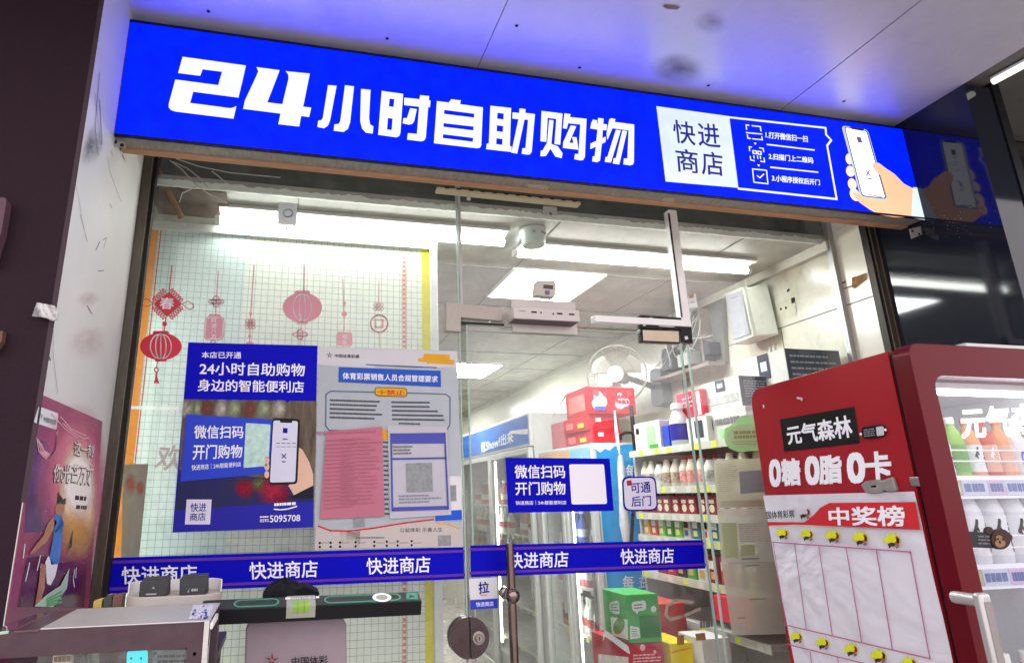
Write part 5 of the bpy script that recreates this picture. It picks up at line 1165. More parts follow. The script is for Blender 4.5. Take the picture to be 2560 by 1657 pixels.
for (x, z, r) in ((1.775, 2.05, .02), (1.83, 2.045, .012), (1.99, 2.05, .018), (2.0, 1.96, .014), (1.90, 1.95, .012)): mb.disc((x, 1.1320, z), r, (0, -1, 0), 12)
mb.build('berry_print', mat('strawberry print', 'e04848', .5, 0, .2, 60), o)
yface(o, 1.14, 1.76, 1.83, 1.945, 1.97, mat('violet blue print', 'x'), 'blue_label', .0075); mb = MB(); greek(mb, [Vector((1.90, 1.1315, 2.045)), Vector((1.985, 1.1315, 2.045)), Vector((1.985, 1.1315, 1.985)), Vector((1.90, 1.1315, 1.985))], 2, rq, .7, .05, .25); mb.build('fine_print', mat('berry red print', 'b02838', .5, 0, .1), o); xface(o, 1.725, 1.18, 1.40, 1.95, 2.05, mat('rose carton print', 'x'), 'rose_print')
ft = MB().prism([(1.66, 1.52, 1.95), (1.725, 1.44, 2.085), (1.725, 1.14, 2.088), (1.74, 1.14, 2.09), (1.74, 1.45, 2.09)], (0, 0, -.003)).build('open_flap', slate, o)
o = carton('gift_carton', 'plain pink carton at the far side of the red stack', 'carton', 1.745, 1.95, 1.53, 1.74, 1.7515, 1.93, mat('pink carton', 'c87078', .5, 0, .1, 14))
# wall fan
fn = thing('wall_fan', 'grey white wall fan with a wire cage turned to the left', 'fan', (2.42, 1.45, 2.1))
fm = mat('ivory fan plastic', '908e84', .4, 0, .06); 
fc = YP(1.30).p(*tl('E', [(1772, 1040)])[0]); ax = Vector((-.62, -.76, -.12)).normalized()
R1 = .182
u = Vector((0, 0, 1)); w_ = ax.cross(u).normalized(); u = w_.cross(ax).normalized()
def circ(c, r, k=36): return [c + (u * math.cos(2 * math.pi * i / k) + w_ * math.sin(2 * math.pi * i / k)) * r for i in range(k + 1)]
cage = MB(); cage.tube(circ(fc, R1), .0060, 6, False); cage.tube(circ(fc + ax * .030, R1 * .62), .0018, 5, False); cage.tube(circ(fc - ax * .045, R1 * .80), .0025, 5, False)
for i in range(72):
    a_ = 2 * math.pi * i / 72; d1_ = u * math.cos(a_) + w_ * math.sin(a_)
    cage.tube([fc + d1_ * R1, fc + d1_ * R1 * .72 + ax * .026, fc + d1_ * .045 + ax * .034], .0011, 4, False)
    if i % 2 == 0: cage.tube([fc + d1_ * R1, fc + d1_ * R1 * .8 - ax * .045, fc + d1_ * .05 - ax * .06], .0012, 4, False)
cage.build('cage', fm, fn)
MB().disc(fc + ax * .037, .050, ax, 24).build('badge', mat('pale badge', 'c4c6c0', .35, 0, .04), fn)
MB().lathe(fc - ax * .012, [(.03, 0), (.026, .022), (.012, .03)], 16, ax).build('hub', fm, fn, 0, True)
for i in range(3):
    a0 = i * 2 * math.pi / 3 + .5; top, bot = [], []
    for j in range(9):
        a_ = a0 + j * .115; rr_ = R1 * (.80 + .08 * math.sin(j / 8 * math.pi)); d1_ = u * math.cos(a_) + w_ * math.sin(a_); top.append(fc + d1_ * rr_ + ax * (-.02 + .004 * j))
    d0 = u * math.cos(a0 + .2) + w_ * math.sin(a0 + .2); d2_ = u * math.cos(a0 + .8) + w_ * math.sin(a0 + .8)
    MB().prism([fc + d0 * .025 - ax * .012] + top + [fc + d2_ * .025 + ax * .008], -ax * .002).build('blade', mat('clear grey blade', 'a8a89c', .3, 0, .05), fn)
MB().tube([fc - ax * .05, fc - ax * .14, fc - ax * .15 + Vector((.05, .02, -.03))], [.045, .05, .03], 14).build('motor', mat('grey fan body', '85888a', .45, 0, .06), fn, 0, True)
gpx = XP(2.36, -1); q = gpx.q(rrect(tl('E', [(1985, 1010), (2052, 1000), (2078, 1235), (2000, 1252)]), .4))
MB().prism(q, (.068, 0, 0)).build('wall_base', MATS['grey fan body'], fn, .01)
patch(rrect(tl('E', [(1990, 1150), (2015, 1145), (2025, 1225), (1998, 1230)]), .4), gpx, ink, fn, 'control_panel', .0112, 'E') if False else None
MB().tube([fc - ax * .12, gpx.p(*tl('E', [(2010, 1120)])[0])], .02, 10).build('arm', MATS['grey fan body'], fn)
MB().tube(YP(1.3).q(tl('E', [(1890, 1210), (1860, 1260), (1825, 1290), (1840, 1305), (1870, 1300)])), .004, 6).build('cord', black, fn)
pl_ = thing('pole_stand', 'slim dark pole standing behind the red cartons', 'pole', (2.05, 1.0, 0))
a, b = YP(1.0).p(*tl('E', [(1868, 1240)])[0]), YP(1.0).p(*tl('H', [(1885, 800)])[0])
MB().tube([(a.x, 1.0, a.z), (a.x - .01, 1.0, .6)], .012, 10).build('pole', dark_pl, pl_); MB().lathe((a.x - .01, 1.0, .58), [(.16, 0), (.16, .02), (.02, .04)], 20).build('foot', dark_pl, pl_)
# umbrella and strap hanging in front of the near cooler
um = thing('folded_umbrella', 'white folded umbrella standing against the blue cooler side', 'umbrella', (1.62, .85, .7))
up_ = YP(.95)
pts = up_.q(tl('H', [(1762, -80), (1775, 60), (1785, 140), (1795, 200)])); MB().tube(pts, [.004, .010, .010, .004], 8).build('handle', ink_white, um, 0, True)
pts = up_.q(tl('H', [(1798, 205), (1805, 300), (1812, 480), (1825, 650), (1838, 780)])); MB().tube(pts, [.012, .020, .018, .026, .014], 10).build('canopy', mat('white nylon', 'd4d6d8', .5, 0, .12, 14, .2), um, 0, True)
MB().tube(up_.q(tl('H', [(1786, 205), (1792, 225), (1800, 212)])), .004, 6).build('tie', black, um)
bs = thing('black_strap', 'black looped strap hanging from the pole by the cooler', 'strap', (1.8, .9, 1.5))
MB().tube(YP(.97).q(tl('H', [(1800, 110), (1800, 80), (1830, 62), (1870, 62), (1893, 85), (1895, 200), (1885, 500), (1870, 760)])), .009, 8).build('strap', black, bs, 0, True)

# ------------------------------------------------------------------ things on the tiled wall
spk = thing('wall_speaker', 'white wall speaker with grey mesh front high on the tiled wall', 'speaker', (2.35, .48, 2.2))
wsx = XP(2.30, -1); qf = wsx.q(tl('F', [(388, 520), (505, 478), (575, 800), (450, 848)]))
MB().prism(qf, (.10, 0, 0)).build('cabinet', mat('warm white plastic', 'd4d6ca', .4, 0, .04), spk, .006)
MB().prism([qf[1] + Vector((.02, -.001, -.004)), qf[1] + Vector((.105, -.055, .006)), qf[2] + Vector((.105, -.055, .0)), qf[2] + Vector((.02, -.001, .004))], (0, .05, 0)).build('side_shell', MATS['warm white plastic'], spk, .008)
gq = [qf[0].lerp(qf[2], .07), qf[1].lerp(qf[3], .07), qf[2].lerp(qf[0], .07), qf[3].lerp(qf[1], .07)]
MB().face([p - Vector((.0075, 0, 0)) for p in gq]).build('grille', mat('speaker mesh', 'a3a5ab', .6, .2, .15, 300), spk)
MB().line([gq[0].lerp(gq[1], .4).lerp(gq[3].lerp(gq[2], .4), .1) - Vector((.0085, 0, 0)), gq[0].lerp(gq[1], .75).lerp(gq[3].lerp(gq[2], .75), .1) - Vector((.0085, 0, 0))], .006, (-1, 0, 0)).build('badge', ink_grey, spk)
MB().tube([qf[1] + Vector((.04, .02, 0)), qf[1] + Vector((.04, .02, .05))], .004, 6).build('bracket_pin', white_pl, spk)
mb = MB()
for dx in (0, .03): mb.tube([(2.425, .44 + dx, 2.2), (2.425, .44 + dx, 1.7)], .008, 8)
tag(mb.build('cable_conduit', white_pl), 'pair of white conduits running down the tiles below the speaker', 'conduit')
eb = thing('cable_board', 'open grey board with tangled cables on the tiled wall', 'cable board', (2.38, .95, 2.1))
wb = XP(2.40, -1); qb = wb.q(tl('F', [(10, 590), (370, 520), (392, 962), (22, 1062)]))
MB().prism(qb, (.028, 0, 0)).build('board', mat('grey duct board', '7c7f78', .6, .2, .25, 9), eb)
sh_q = XP(2.30, -1).q(tl('F', [(30, 1030), (385, 935)]))
MB().box(2.29, 2.40, qb[2].y, qb[3].y, qb[2].z - .02, qb[2].z + .0).build('tray', mat('pinkish grey steel', '948882', .5, .2, .1), eb)
MB().box(2.33, 2.40, .86, .875, 2.21, 2.52).build('duct', MATS['pinkish grey steel'], eb)
for k, (y0, y1_, z0, z1, c) in enumerate(((.98, 1.10, 2.21, 2.29, 'b4b6b0'), (1.16, 1.26, 2.22, 2.36, '5c605c'), (.80, .85, 2.23, 2.30, '44464a'))): MB().box(2.32, 2.399, y0, y1_, z0, z1).build('junction_box', mat('box ' + c, c, .5, 0, .08), eb, .003)
for k in range(16):
    p = Vector((2.33 + rq.uniform(-.03, .03), rq.uniform(.85, 1.25), rq.uniform(2.42, 2.56))); q = Vector((2.33 + rq.uniform(-.03, .03), rq.uniform(.75, 1.35), rq.uniform(2.22, 2.36)))
    m_ = p.lerp(q, .5) + Vector((-.03, rq.uniform(-.12, .12), -.06)); pts = [p * (1 - t) ** 2 + m_ * 2 * t * (1 - t) + q * t * t for t in [j / 10 for j in range(11)]]
    MB().tube(pts, .0028, 6).build('cable', [cab_m, cab_m, mat('grey cable', '8c8e8c', .5, 0, .1)][k % 3], eb, 0, True)
ca = sheet('wall_calendar', 'small calendar with orange pictures beside the cable board', 'calendar', [(112, 505), (196, 492), (216, 608), (128, 626)], XP(2.28, -1), paper, t='F')
for x in (118, 158): patch([(x, 510), (x + 30, 505), (x + 34, 548), (x + 4, 554)], XP(2.28, -1), mat('rust picture', 'b05a3a', .6, 0, .5, 60), ca, 'picture', .002, 'F')
strokes([[(140, 585), (158, 582)], [(172, 580), (192, 577)]], .006, XP(2.28, -1), ink_grey, ca, 'caption', .002, 'F')
tag(MB().tube([(2.27, ca.location.y, 2.45), (2.27, ca.location.y, 2.585)], .0015, 5).build('hanging_wire', ink_grey), 'thin wire holding the calendar from the ceiling', 'wire') if False else None

# ------------------------------------------------------------------ boxes on the floor display by the door
tb_ = thing('display_table', 'low white display table carrying the boxes by the right pane', 'table', (1.62, .5, 0))
MB().box(1.33, 1.83, .18, .95, .62, .65).build('tabletop', shm, tb_)
for x, y in ((1.36, .21), (1.80, .21), (1.36, .92), (1.80, .92)): MB().box(x - .02, x + .02, y - .02, y + .02, 0, .62).build('leg', shm, tb_)
o = carton('red_yogurt_box', 'big red box with white ribbon under the green box', 'box', 1.36, 1.535, .30, .58, .651, .884, mat('red gift carton', 'b4202c', .4, 0, .2, 20))
RY = YP(.30); RX = XP(1.36, -1)
patch([(1690, 1345), (1700, 1325), (1850, 1430), (1862, 1480), (1840, 1470), (1700, 1365), (1685, 1400)], RX, ink_white, o, 'white_ribbon', .003, 'H'); patch([(1658, 1480), (1850, 1500), (1855, 1620), (1658, 1620)], RX, mat('pale label print', 'x'), o, 'pale_panel', .003, 'H')
mb = MB(); greek(mb, RY.q(tl('H', [(1880, 1480), (2070, 1470), (2070, 1530), (1880, 1540)]), .003), 3, rq, .5, .3, .2); mb.disc(RY.p(*tl('H', [(1942, 1438)])[0], .003), .012, RY.n, 12); mb.disc(RY.p(*tl('H', [(2020, 1466)])[0], .003), .007, RY.n, 12); mb.build('label_print', mat('pale rose print', 'x'), o)
o = carton('green_box', 'green and white milk box with a speech bubble beside the blue cooler', 'box', 1.388, 1.537, .305, .50, .886, 1.068, mat('leaf green carton', '46a850', .4, 0, .1, 6))
GY = YP(.305); GX = XP(1.388, -1)
patch(rrect(tl('H', [(1868, 1148), (1962, 1134), (1966, 1198), (1880, 1212)]), .35), GY, mat('pale mint card', 'dce8dc', .5, 0, .04), o, 'speech_bubble', .003); patch([(1895, 1205), (1920, 1200), (1905, 1228)], GY, MATS['pale mint card'], o, 'bubble_tail', .0034, 'H')
text('小确乐', [(1888, 1158), (1945, 1150), (1945, 1176), (1888, 1184)], GY, mat('grey green print', '7a9a80', .6, 0, 0), o, .0044, .01, t='H') if False else None
patch([(1922, 1236), (2050, 1232), (2060, 1372), (1930, 1376)], GY, mat('dark leaf green', '2c7c38', .5, 0, .15, 30), o, 'green_panel', .003, 'H')
mb = MB(); greek(mb, GY.q(tl('H', [(1884, 1158), (1950, 1150), (1952, 1190), (1890, 1198)]), .0042), 2, rq, .5, .2, .25); greek(mb, GY.q(tl('H', [(1870, 1312), (1914, 1318), (1918, 1368), (1870, 1374)]), .0042), 4, rq, .4, .2, .3); mb.build('fine_print', mat('grey green print', '6a8a70', .6, 0, 0), o)
mb = MB(); greek(mb, GX.q(tl('H', [(1734, 1160), (1784, 1148), (1788, 1212), (1740, 1206)]), .0042), 3, rq, .45, .2, .3); mb.build('fine_print', mat('grey green print', 'x'), o)
patch(ell(2012, 1192, 18, 22, 14), GY, MATS['pale mint card'], o, 'drop_mark', .003, 'H')
patch(rrect(tl('H', [(1725, 1150), (1790, 1135), (1795, 1230), (1735, 1215)]), .35), GX, MATS['pale mint card'], o, 'pale_bubble', .003); patch([(1735, 1240), (1845, 1260), (1850, 1390), (1745, 1360)], GX, mat('pale mint card', 'x'), o, 'milk_splash', .003, 'H'); patch(ell(1790, 1300, 35, 55, 16, 0, .3), GX, mat('green melon print', '6a9a50', .5, 0, .3, 40), o, 'fruit_print', .0036, 'H')
patch([(1862, 1300), (1920, 1310), (1928, 1376), (1862, 1386)], GY, MATS['pale mint card'], o, 'pale_panel', .003, 'H')
o = carton('red_berry_box', 'dark red box with a white swirl leaning behind the green box', 'box', 1.56, 1.80, .52, .80, .651, .99, mat('berry red carton', '98242c', .45, 0, .45, 35, wear='c85a50'))
strokes([[(2260, 1150), (2150, 1135), (2100, 1170), (2090, 1230), (2120, 1260), (2200, 1240), (2310, 1190)]], .014, YP(.52), mat('pale cream print', 'd8c8b4', .5, 0, .1), o, 'swirl', .003, 'H')
o = carton('yellow_box', 'yellow box with a small picture on the display table', 'box', 1.56, 1.66, .29, .49, .651, .88, mat('yellow carton', 'e8d020', .45, 0, .06, 8))
patch([(82, 1362), (128, 1358), (130, 1420), (84, 1424)], YP(.29), mat('brown picture', 'a8784a', .5, 0, .4, 50), o, 'picture', .003, 'I'); strokes([[(50, 1470), (170, 1440)]], .006, YP(.29), orange_p, o, 'orange_stripe', .003, 'I')
o = carton('white_goods_box', 'white box with grey lettering beside the yellow box', 'box', 1.672, 1.80, .24, .40, .78, .90, cardw)
carton('white_goods_box', 'plain white box under the lettered white box', 'box', 1.672, 1.80, .24, .40, .651, .778, cardw)
WY = YP(.24)
mb = MB(); greek(mb, WY.q(tl('I', [(230, 1270), (310, 1262), (312, 1308), (232, 1318)]), .003), 1, rq, .9, .05, .3); mb.build('label_print', ink_grey, o); patch([(200, 1350), (262, 1345), (270, 1390), (208, 1395)], WY, mat('brown picture', 'x'), o, 'picture', .003, 'I')
o = carton('red_white_box', 'red and white box behind the right pane under the taped paper', 'box', 1.815, 1.845, .10, .33, .95, 1.05, mat('bright red carton', 'x'))
# ================================================================== red drinks fridge at the right
FX0, FX1, FY0, FY1, FZ1 = 1.62, 2.26, -.29, -.838, 1.842
fr = thing('drinks_fridge', 'red upright drinks fridge with lit glass door beside the shop door', 'fridge', (1.94, -.56, -.15))
redm = mat('red fridge paint', '971822', .4, .0, .06, 3, .0, coat=.12)
dred = mat('dark red door plastic', '5c0a16', .3, .0, .08, 3, coat=.06, spec=.12)
wall_t = .03
mb = MB()
prof = [(FY0, -.15), (FY1, -.15), (FY1, FZ1 - .002), (FY1 + .02, FZ1)] 
side = [(FX0, FY0, -.12), (FX0, FY1, -.12), (FX0, FY1, FZ1 - .004)] + [(FX0, FY1 + .0, FZ1 - .002)] + [(FX0, FY0 - .045, FZ1 - .020), (FX0, FY0 - .018, FZ1 - .030), (FX0, FY0 - .004, FZ1 - .048), (FX0, FY0, FZ1 - .075)]
MB().prism(side, (wall_t, 0, 0)).build('side_wall', redm, fr, .004)
MB().prism([(FX1, y, z) for _, y, z in side], (-wall_t, 0, 0)).build('side_wall', redm, fr, .004)
mb = MB(); mb.prism([(FX0 + wall_t, FY0, -.12), (FX0 + wall_t, FY0, FZ1 - .08), (FX0 + wall_t, FY0 - .02, FZ1 - .08), (FX0 + wall_t, FY0 - .02, -.12)], (FX1 - FX0 - 2 * wall_t, 0, 0)); mb.build('back_wall', redm, fr)
MB().prism([(FX0 + wall_t, FY1, FZ1 - .003), (FX0 + wall_t, FY0 - .045, FZ1 - .021), (FX0 + wall_t, FY0 - .006, FZ1 - .05), (FX0 + wall_t, FY0 - .006, FZ1 - .08), (FX0 + wall_t, FY1, FZ1 - .08)], (FX1 - FX0 - 2 * wall_t, 0, 0)).build('roof', redm, fr)
MB().box(FX0 + wall_t, FX1 - wall_t, FY1, FY0 - .02, -.12, .18).build('base', dark_pl, fr)
linw = mat('white fridge liner', 'e4e4e8', .35, 0, .03)
mb = MB(); mb.box(FX0 + wall_t, FX0 + wall_t + .012, FY1 + .01, FY0 - .025, .18, FZ1 - .085); mb.box(FX1 - wall_t - .012, FX1 - wall_t, FY1 + .01, FY0 - .025, .18, FZ1 - .085)
mb.box(FX0 + .045, FX1 - .045, FY0 - .04, FY0 - .022, .18, FZ1 - .085); mb.box(FX0 + .045, FX1 - .045, FY1 + .01, FY0 - .045, FZ1 - .10, FZ1 - .083); mb.build('liner', linw, fr)
FS = XP(FX0, -1)
# shadow groove and door
MB().prism([(FX0 + .004, FY1 - .014, -.10), (FX1 - .004, FY1 - .014, -.10), (FX1 - .004, FY1 - .014, FZ1 - .012), (FX0 + .004, FY1 - .014, FZ1 - .012)], (0, .0135, 0), [[(1.665, FY1 - .014, .21), (2.205, FY1 - .014, .21), (2.205, FY1 - .014, 1.765), (1.665, FY1 - .014, 1.765)]]).build('door_gasket', black, fr)
DY1, DY0 = FY1 - .015, -.902
def rr_box(x0, x1, z0, z1, r, k=6):
    out = []
    for cx, cz, a in ((x1 - r, z1 - r, 0), (x0 + r, z1 - r, math.pi / 2), (x0 + r, z0 + r, math.pi), (x1 - r, z0 + r, 1.5 * math.pi)):
        out += [(cx + r * math.cos(a + i * math.pi / 2 / k), cz + r * math.sin(a + i * math.pi / 2 / k)) for i in range(k + 1)]
    return out
WX0, WX1, WZ0, WZ1 = 1.675, 2.195, .22, 1.762
fd = MB().prism([(x, DY0, z) for x, z in rr_box(FX0 - .008, FX1 + .008, -.08, FZ1 + .006, .035)], (0, DY1 - DY0, 0), [[(x, DY0, z) for x, z in rr_box(WX0, WX1, WZ0, WZ1, .035)]]).build('fridge_door', dred, fr, .013, seg=4)
MB().prism([(x, DY0 + .018, z) for x, z in rr_box(WX0 - .004, WX1 + .004, WZ0 - .004, WZ1 + .004, .035)], (0, .006, 0)).build('door_glass', glass('fridge glass', (.96, .97, .98), .8, .015, .01), fd)
FD = YP(DY0)
# handle
hy = -.965
hxz = YP(hy).q(tl('I', [(2030, 1105), (2060, 1115), (2180, 1540)]))
gx = hxz[1].x
mb = MB(); mb.tube([(gx - .012, DY0 - .0, hxz[0].z - .012), (gx - .012, hy, hxz[0].z - .012)], .014, 10)
mb.build('handle_arm', mat('silver plastic', 'b9b7b6', .3, .5, .05), fd, 0, True)
MB().box(gx - .028, gx + .004, hy - .012, hy + .010, .72, hxz[0].z + .006).build('handle', mat('silver plastic', 'x'), fd, .008, seg=3)
MB().box(gx - .022, gx - .002, hy - .0128, hy - .012, .74, hxz[0].z - .012).build('handle_insert', mat('grey handle insert', '8c8684', .4, .2, .06), fd)
# hinge clip on the gap
hc = YP(DY1).p(*tl('I', [(1640, 375)])[0])
MB().box(FX0 - .006, FX0 + .004, FY1 - .05, FY1 + .012, hc.z - .012, hc.z + .012).build('hinge_clip', mat('steel clip', '98908c', .35, .8, .1), fr, .002)
# white scratches
mb = MB()
for ln in ([(855, 1192), (885, 1196), (882, 1206)], [(638, 1240), (640, 1252)]): mb.line(FS.q(tl('F', ln), .002), .006, FS.n)
mb.build('paint_chip', paper, fr)
# lettering on the side
patch([(744, 1329), (1222, 1248), (1257, 1482), (771, 1536)], FS, mat('black film', '141416', .35, 0, .1), fr, 'name_plate', .0015, 'F')
text('元气森林', [(782, 1378), (1190, 1302), (1212, 1440), (800, 1490)], FS, ink_white, fr, .0025, .03, 'name_lettering', 'F')
for s_, q in (('0', [(676, 242), (742, 238), (748, 400), (684, 404)]), ('糖', [(752, 238), (865, 228), (878, 392), (762, 398)]), ('0', [(906, 222), (988, 216), (996, 386), (916, 392)]), ('脂', [(996, 216), (1132, 208), (1142, 378), (1004, 388)]), ('0', [(1176, 200), (1276, 194), (1288, 374), (1188, 382)]), ('卡', [(1288, 194), (1444, 184), (1460, 360), (1300, 372)])):
    text(s_, q, FS, ink_white, fr, .0018, .05, 'slogan_lettering', 'I')
# fridge inside
fled = emat('fridge led', (.95, .97, 1.0), 12.)
MB().box(FX0 + .06, FX1 - .06, FY1 + .02, FY1 + .032, FZ1 - .115, FZ1 - .104).build('led_bar', fled, fr)
for x in (FX0 + .046, FX1 - .052): MB().box(x, x + .006, FY1 + .02, FY1 + .03, .3, 1.65).build('led_bar', emat('fridge side led', (.95, .97, 1.0), 9.), fr)
levels = [YP(FY1 + .03).p(*tl('I', [(1830, 352)])[0]).z, YP(FY1 + .03).p(*tl('I', [(1940, 925)])[0]).z, .80]
strips = [mat('violet price strip', '9a72a8', .5, 0, .15, 12), mat('lilac price strip', 'c8b0d4', .5, 0, .2, 20), mat('pale blue price strip', 'c0c8dc', .5, 0, .1, 12), mat('sage price strip', 'a8ac88', .5, 0, .1)]
for li, z in enumerate(levels):
    MB().box(FX0 + .05, FX1 - .05, FY1 + .035, FY0 - .05, z - .008, z).build('fridge_shelf', linw, fr)
    MB().box(FX0 + .05, FX1 - .05, FY1 + .024, FY1 + .033, z - .055, z + .006).build('shelf_front', ink_white, fr)
    x = FX0 + .06
    for j, (w, mi) in enumerate(((.055, 0), (.06, 3), (.09, 2), (.06, 1), (.11, 2), (.10, 0))):
        s_ = MB().box(x, x + w - .002, FY1 + .020, FY1 + .0232, z - .046, z - .006).build('price_strip', strips[mi], fr)
        mb = MB(); greek(mb, [Vector((x + .006, FY1 + .019, z - .014)), Vector((x + w - .01, FY1 + .019, z - .014)), Vector((x + w - .01, FY1 + .019, z - .038)), Vector((x + .006, FY1 + .019, z - .038))], 1, random.Random(j + li), .9, .05, .25)
        mb.build('strip_print', [ink_white, mat('slate blue print', '5a68a0', .6, 0, 0), mat('slate blue print', 'x'), paper][mi], fr); x += w
    for zz in (.045, .075): MB().tube([(FX0 + .05, FY1 + .034, z + zz), (FX1 - .05, FY1 + .034, z + zz)], .0022, 6).build('guard_wire', ink_white, fr)
mb = MB()
for i in range(22): mb.box(FX0 + .06 + i * .022, FX0 + .07 + i * .022, FY0 - .048, FY0 - .0405, 1.60, 1.64)
mb.build('vent_slot', mat('dark vent', '5c5c64', .5, 0, .1), fr)
MB().box(FX0 + .05, FX1 - .05, FY0 - .06, FY0 - .042, 1.585, 1.602).build('vent_rail', linw, fr)
# brand lettering on the door glass
GD = YP(DY0 + .0172)
text('元气森林', [(1902, 1262), (2520, 1222), (2540, 1420), (1915, 1448)], GD, emat('white film with added glow', (1, 1, 1), .55, base=.85), fd, .0012, .04, 'door_lettering', 'F')  # light from behind put into the film as emission; it is no lamp
text('0糖 0脂 0卡', [(2480, 1470), (2760, 1462), (2764, 1510), (2484, 1518)], GD, ink_white, fd, .0012, .02, 'door_lettering', 'F')
# bottles
def drink(name, label, loc, liquid, cap, lab, glyph, gm, group, r=.034, h=.215):
    t_ = thing(name, label, 'bottle', loc, group); x, y, z = loc
    MB().lathe(loc, [(r * .92, 0), (r, .008), (r, h * .5), (r * .97, h * .60), (r * .72, h * .74), (r * .42, h * .83), (r * .40, h * .89)], 18).build('bottle', liquid, t_, 0, True)
    MB().lathe((x, y, z + h * .89), [(r * .46, 0), (r * .46, h * .10), (r * .40, h * .11)], 14).build('cap', cap, t_, 0, True)
    lo_ = MB().lathe((x, y, z + h * .10), [(r * 1.02, 0), (r * 1.02, h * .44)], 18).build('label', lab, t_, 0, True)
    if glyph:      # bent round the front of the label
        R = r * 1.035; mb = MB()
        for k_, (vs, fs) in enumerate(text_mesh(glyph, .025)): mb.add([Vector((x + (R + k_ * .0001) * math.sin((u - .5) * 1.35), y - (R + k_ * .0001) * math.cos((u - .5) * 1.35), z + h * (.14 + .36 * v))) for u, v in vs], fs)
        mb.build('label_lettering', gm, lo_)
    return t_
clear_l = mat('clear soda', 'd6d8de', .08, 0, .03, 6, spec=.6); peach = mat('peach drink', 'd8905c', .12, 0, .06); greend = mat('green drink', '86b048', .12, 0, .06); redd = mat('red drink', 'b83c30', .12, 0, .06); amber = mat('amber tea', 'b8742c', .12, 0, .08); milkt = mat('pale tea', 'd8b890', .12, 0, .06)
wl = mat('white bottle label', 'e2e2e6', .4, 0, .03); gl_ = mat('green bottle label', '5c9c34', .4, 0, .1); pl2 = mat('peach bottle label', 'e0a890', .4, 0, .1)
fy = FY1 + .085
row1 = [('milk_tea_bottle', 'pale tea bottle half hidden by the door frame in the top fridge row', milkt, wl, None, ink), ('clear_bottle', 'clear soda bottle with a white 气 label first in the top fridge row', clear_l, wl, '气', ink), ('green_bottle', 'green drink bottle second in the top fridge row', greend, gl_, None, ink), ('peach_bottle', 'peach drink bottle third in the top fridge row', peach, wl, '气', ink), ('red_bottle', 'red drink bottle with white label fourth in the top fridge row', redd, pl2, '气', ink_white), ('peach_bottle', 'peach drink bottle fifth in the top fridge row', peach, pl2, None, ink), ('clear_bottle', 'clear bottle with blue print last in the top fridge row', clear_l, wl, '0糖', mat('cobalt print', '2c50b8', .5, 0, 0)), ('peach_bottle', 'amber bottle at the hidden end of the top fridge row', amber, wl, '气', ink)]
for i, (nm, lab, lq, lb, gly, gm) in enumerate(row1): drink(nm, lab, (1.772 + i * .0565, fy, levels[0]), lq, [white_pl, white_pl, white_pl, mat('orange cap', 'd87838', .4, 0, .05), mat('red cap', 'b82c2c', .4, 0, .05), mat('orange cap', 'x'), white_pl, white_pl][i], lb, gly, gm, 'bottles in the fridge', .0255, .172)
db = drink('white_label_bottle', 'white labelled soda bottle with black 气 on the middle fridge shelf', (FX0 + .088, fy, levels[1]), clear_l, white_pl, wl, '气', ink, 'white 气 soda bottles on the middle fridge shelf', .037, .235)
for i in range(1, 7): copy_thing(db, (FX0 + .088 + i * .079, fy, levels[1]))
for i in range(6): copy_thing(db, (FX0 + .125 + i * .079, fy + .085, levels[1] + .0))
row3 = [('clear tea bottle with a red flower label first on the low fridge shelf', milkt, wl, '花', red_p), ('amber tea bottle with 火 label second on the low fridge shelf', amber, mat('cream bottle label', 'e0d4bc', .4, 0, .05), '火', mat('brown print', '7a4a20', .5, 0, 0)), ('pale tea bottle with 乌 label third on the low fridge shelf', milkt, wl, '乌', ink), ('amber tea bottle with green label fourth on the low fridge shelf', amber, gl_, None, ink), ('pale bottle fifth on the low fridge shelf', clear_l, wl, '茶', green_p), ('amber tea bottle last on the low fridge shelf', amber, wl, '茶', ink)]
for i, (lab, lq, lb, gly, gm) in enumerate(row3): drink('tea_bottle', lab, (FX0 + .09 + i * .084, fy, levels[2]), lq, white_pl, lb, gly, gm, 'tea bottles on the low fridge shelf', .038, .25)
# magnets and chart on the fridge
mg = thing('pill_magnet', 'black pill shaped magnet with a pale square on the red fridge side', 'magnet', (1.615, -.7, 1.55))
MB().prism(FS.q(rrect(tl('F', [(1262, 1378), (1410, 1360), (1416, 1440), (1272, 1458)]), .35), .006), (.0055, 0, 0)).build('magnet', black, mg, .001)
patch(rrect(tl('F', [(1360, 1378), (1408, 1372), (1414, 1430), (1366, 1436)]), .15), FS, mat('pale grey label', 'c4c4c8', .5, 0, .1), mg, 'pale_square', .0075)
mb = MB(); greek(mb, FS.q(tl('F', [(1280, 1392), (1352, 1382), (1356, 1436), (1284, 1444)]), .0075), 4, random.Random(8), .4, .2, .3); mb.build('print', mat('grey magnet print', '9a9aa0', .6, 0, 0), mg)
mb = MB(); mb.disc(FS.p(*tl('F', [(1262, 1424)])[0], .007), .004, FS.n, 8); mb.disc(FS.p(*tl('F', [(1420, 1396)])[0], .007), .004, FS.n, 8); mb.build('tip', ink_white, mg)
km = thing('grey_clip', 'grey key shaped metal clip on the fridge side below the slogan', 'clip', (1.61, -.7, 1.45))
MB().prism(FS.q(tl('I', [(1264, 396), (1290, 372), (1372, 362), (1392, 372), (1462, 346), (1490, 430), (1480, 438), (1428, 440), (1408, 428), (1394, 446), (1345, 452), (1290, 446), (1276, 420)]), .012), (.0105, 0, 0), [FS.q(tl('I', [(1320, 402), (1358, 398), (1362, 412), (1326, 416)]), .012)]).build('clip', mat('grey cast metal', '98948e', .45, .5, .12, 30), km, .0015)
wc = thing('prize_chart', 'creased white lottery prize chart with a red 中奖榜 headline on the fridge side', 'chart', (1.612, -.6, .6))
FC = XP(FX0 - .001, -1)
CHART = mat('white chart paper', 'd6d4dc', .6, 0, .03, 3.5, .45)
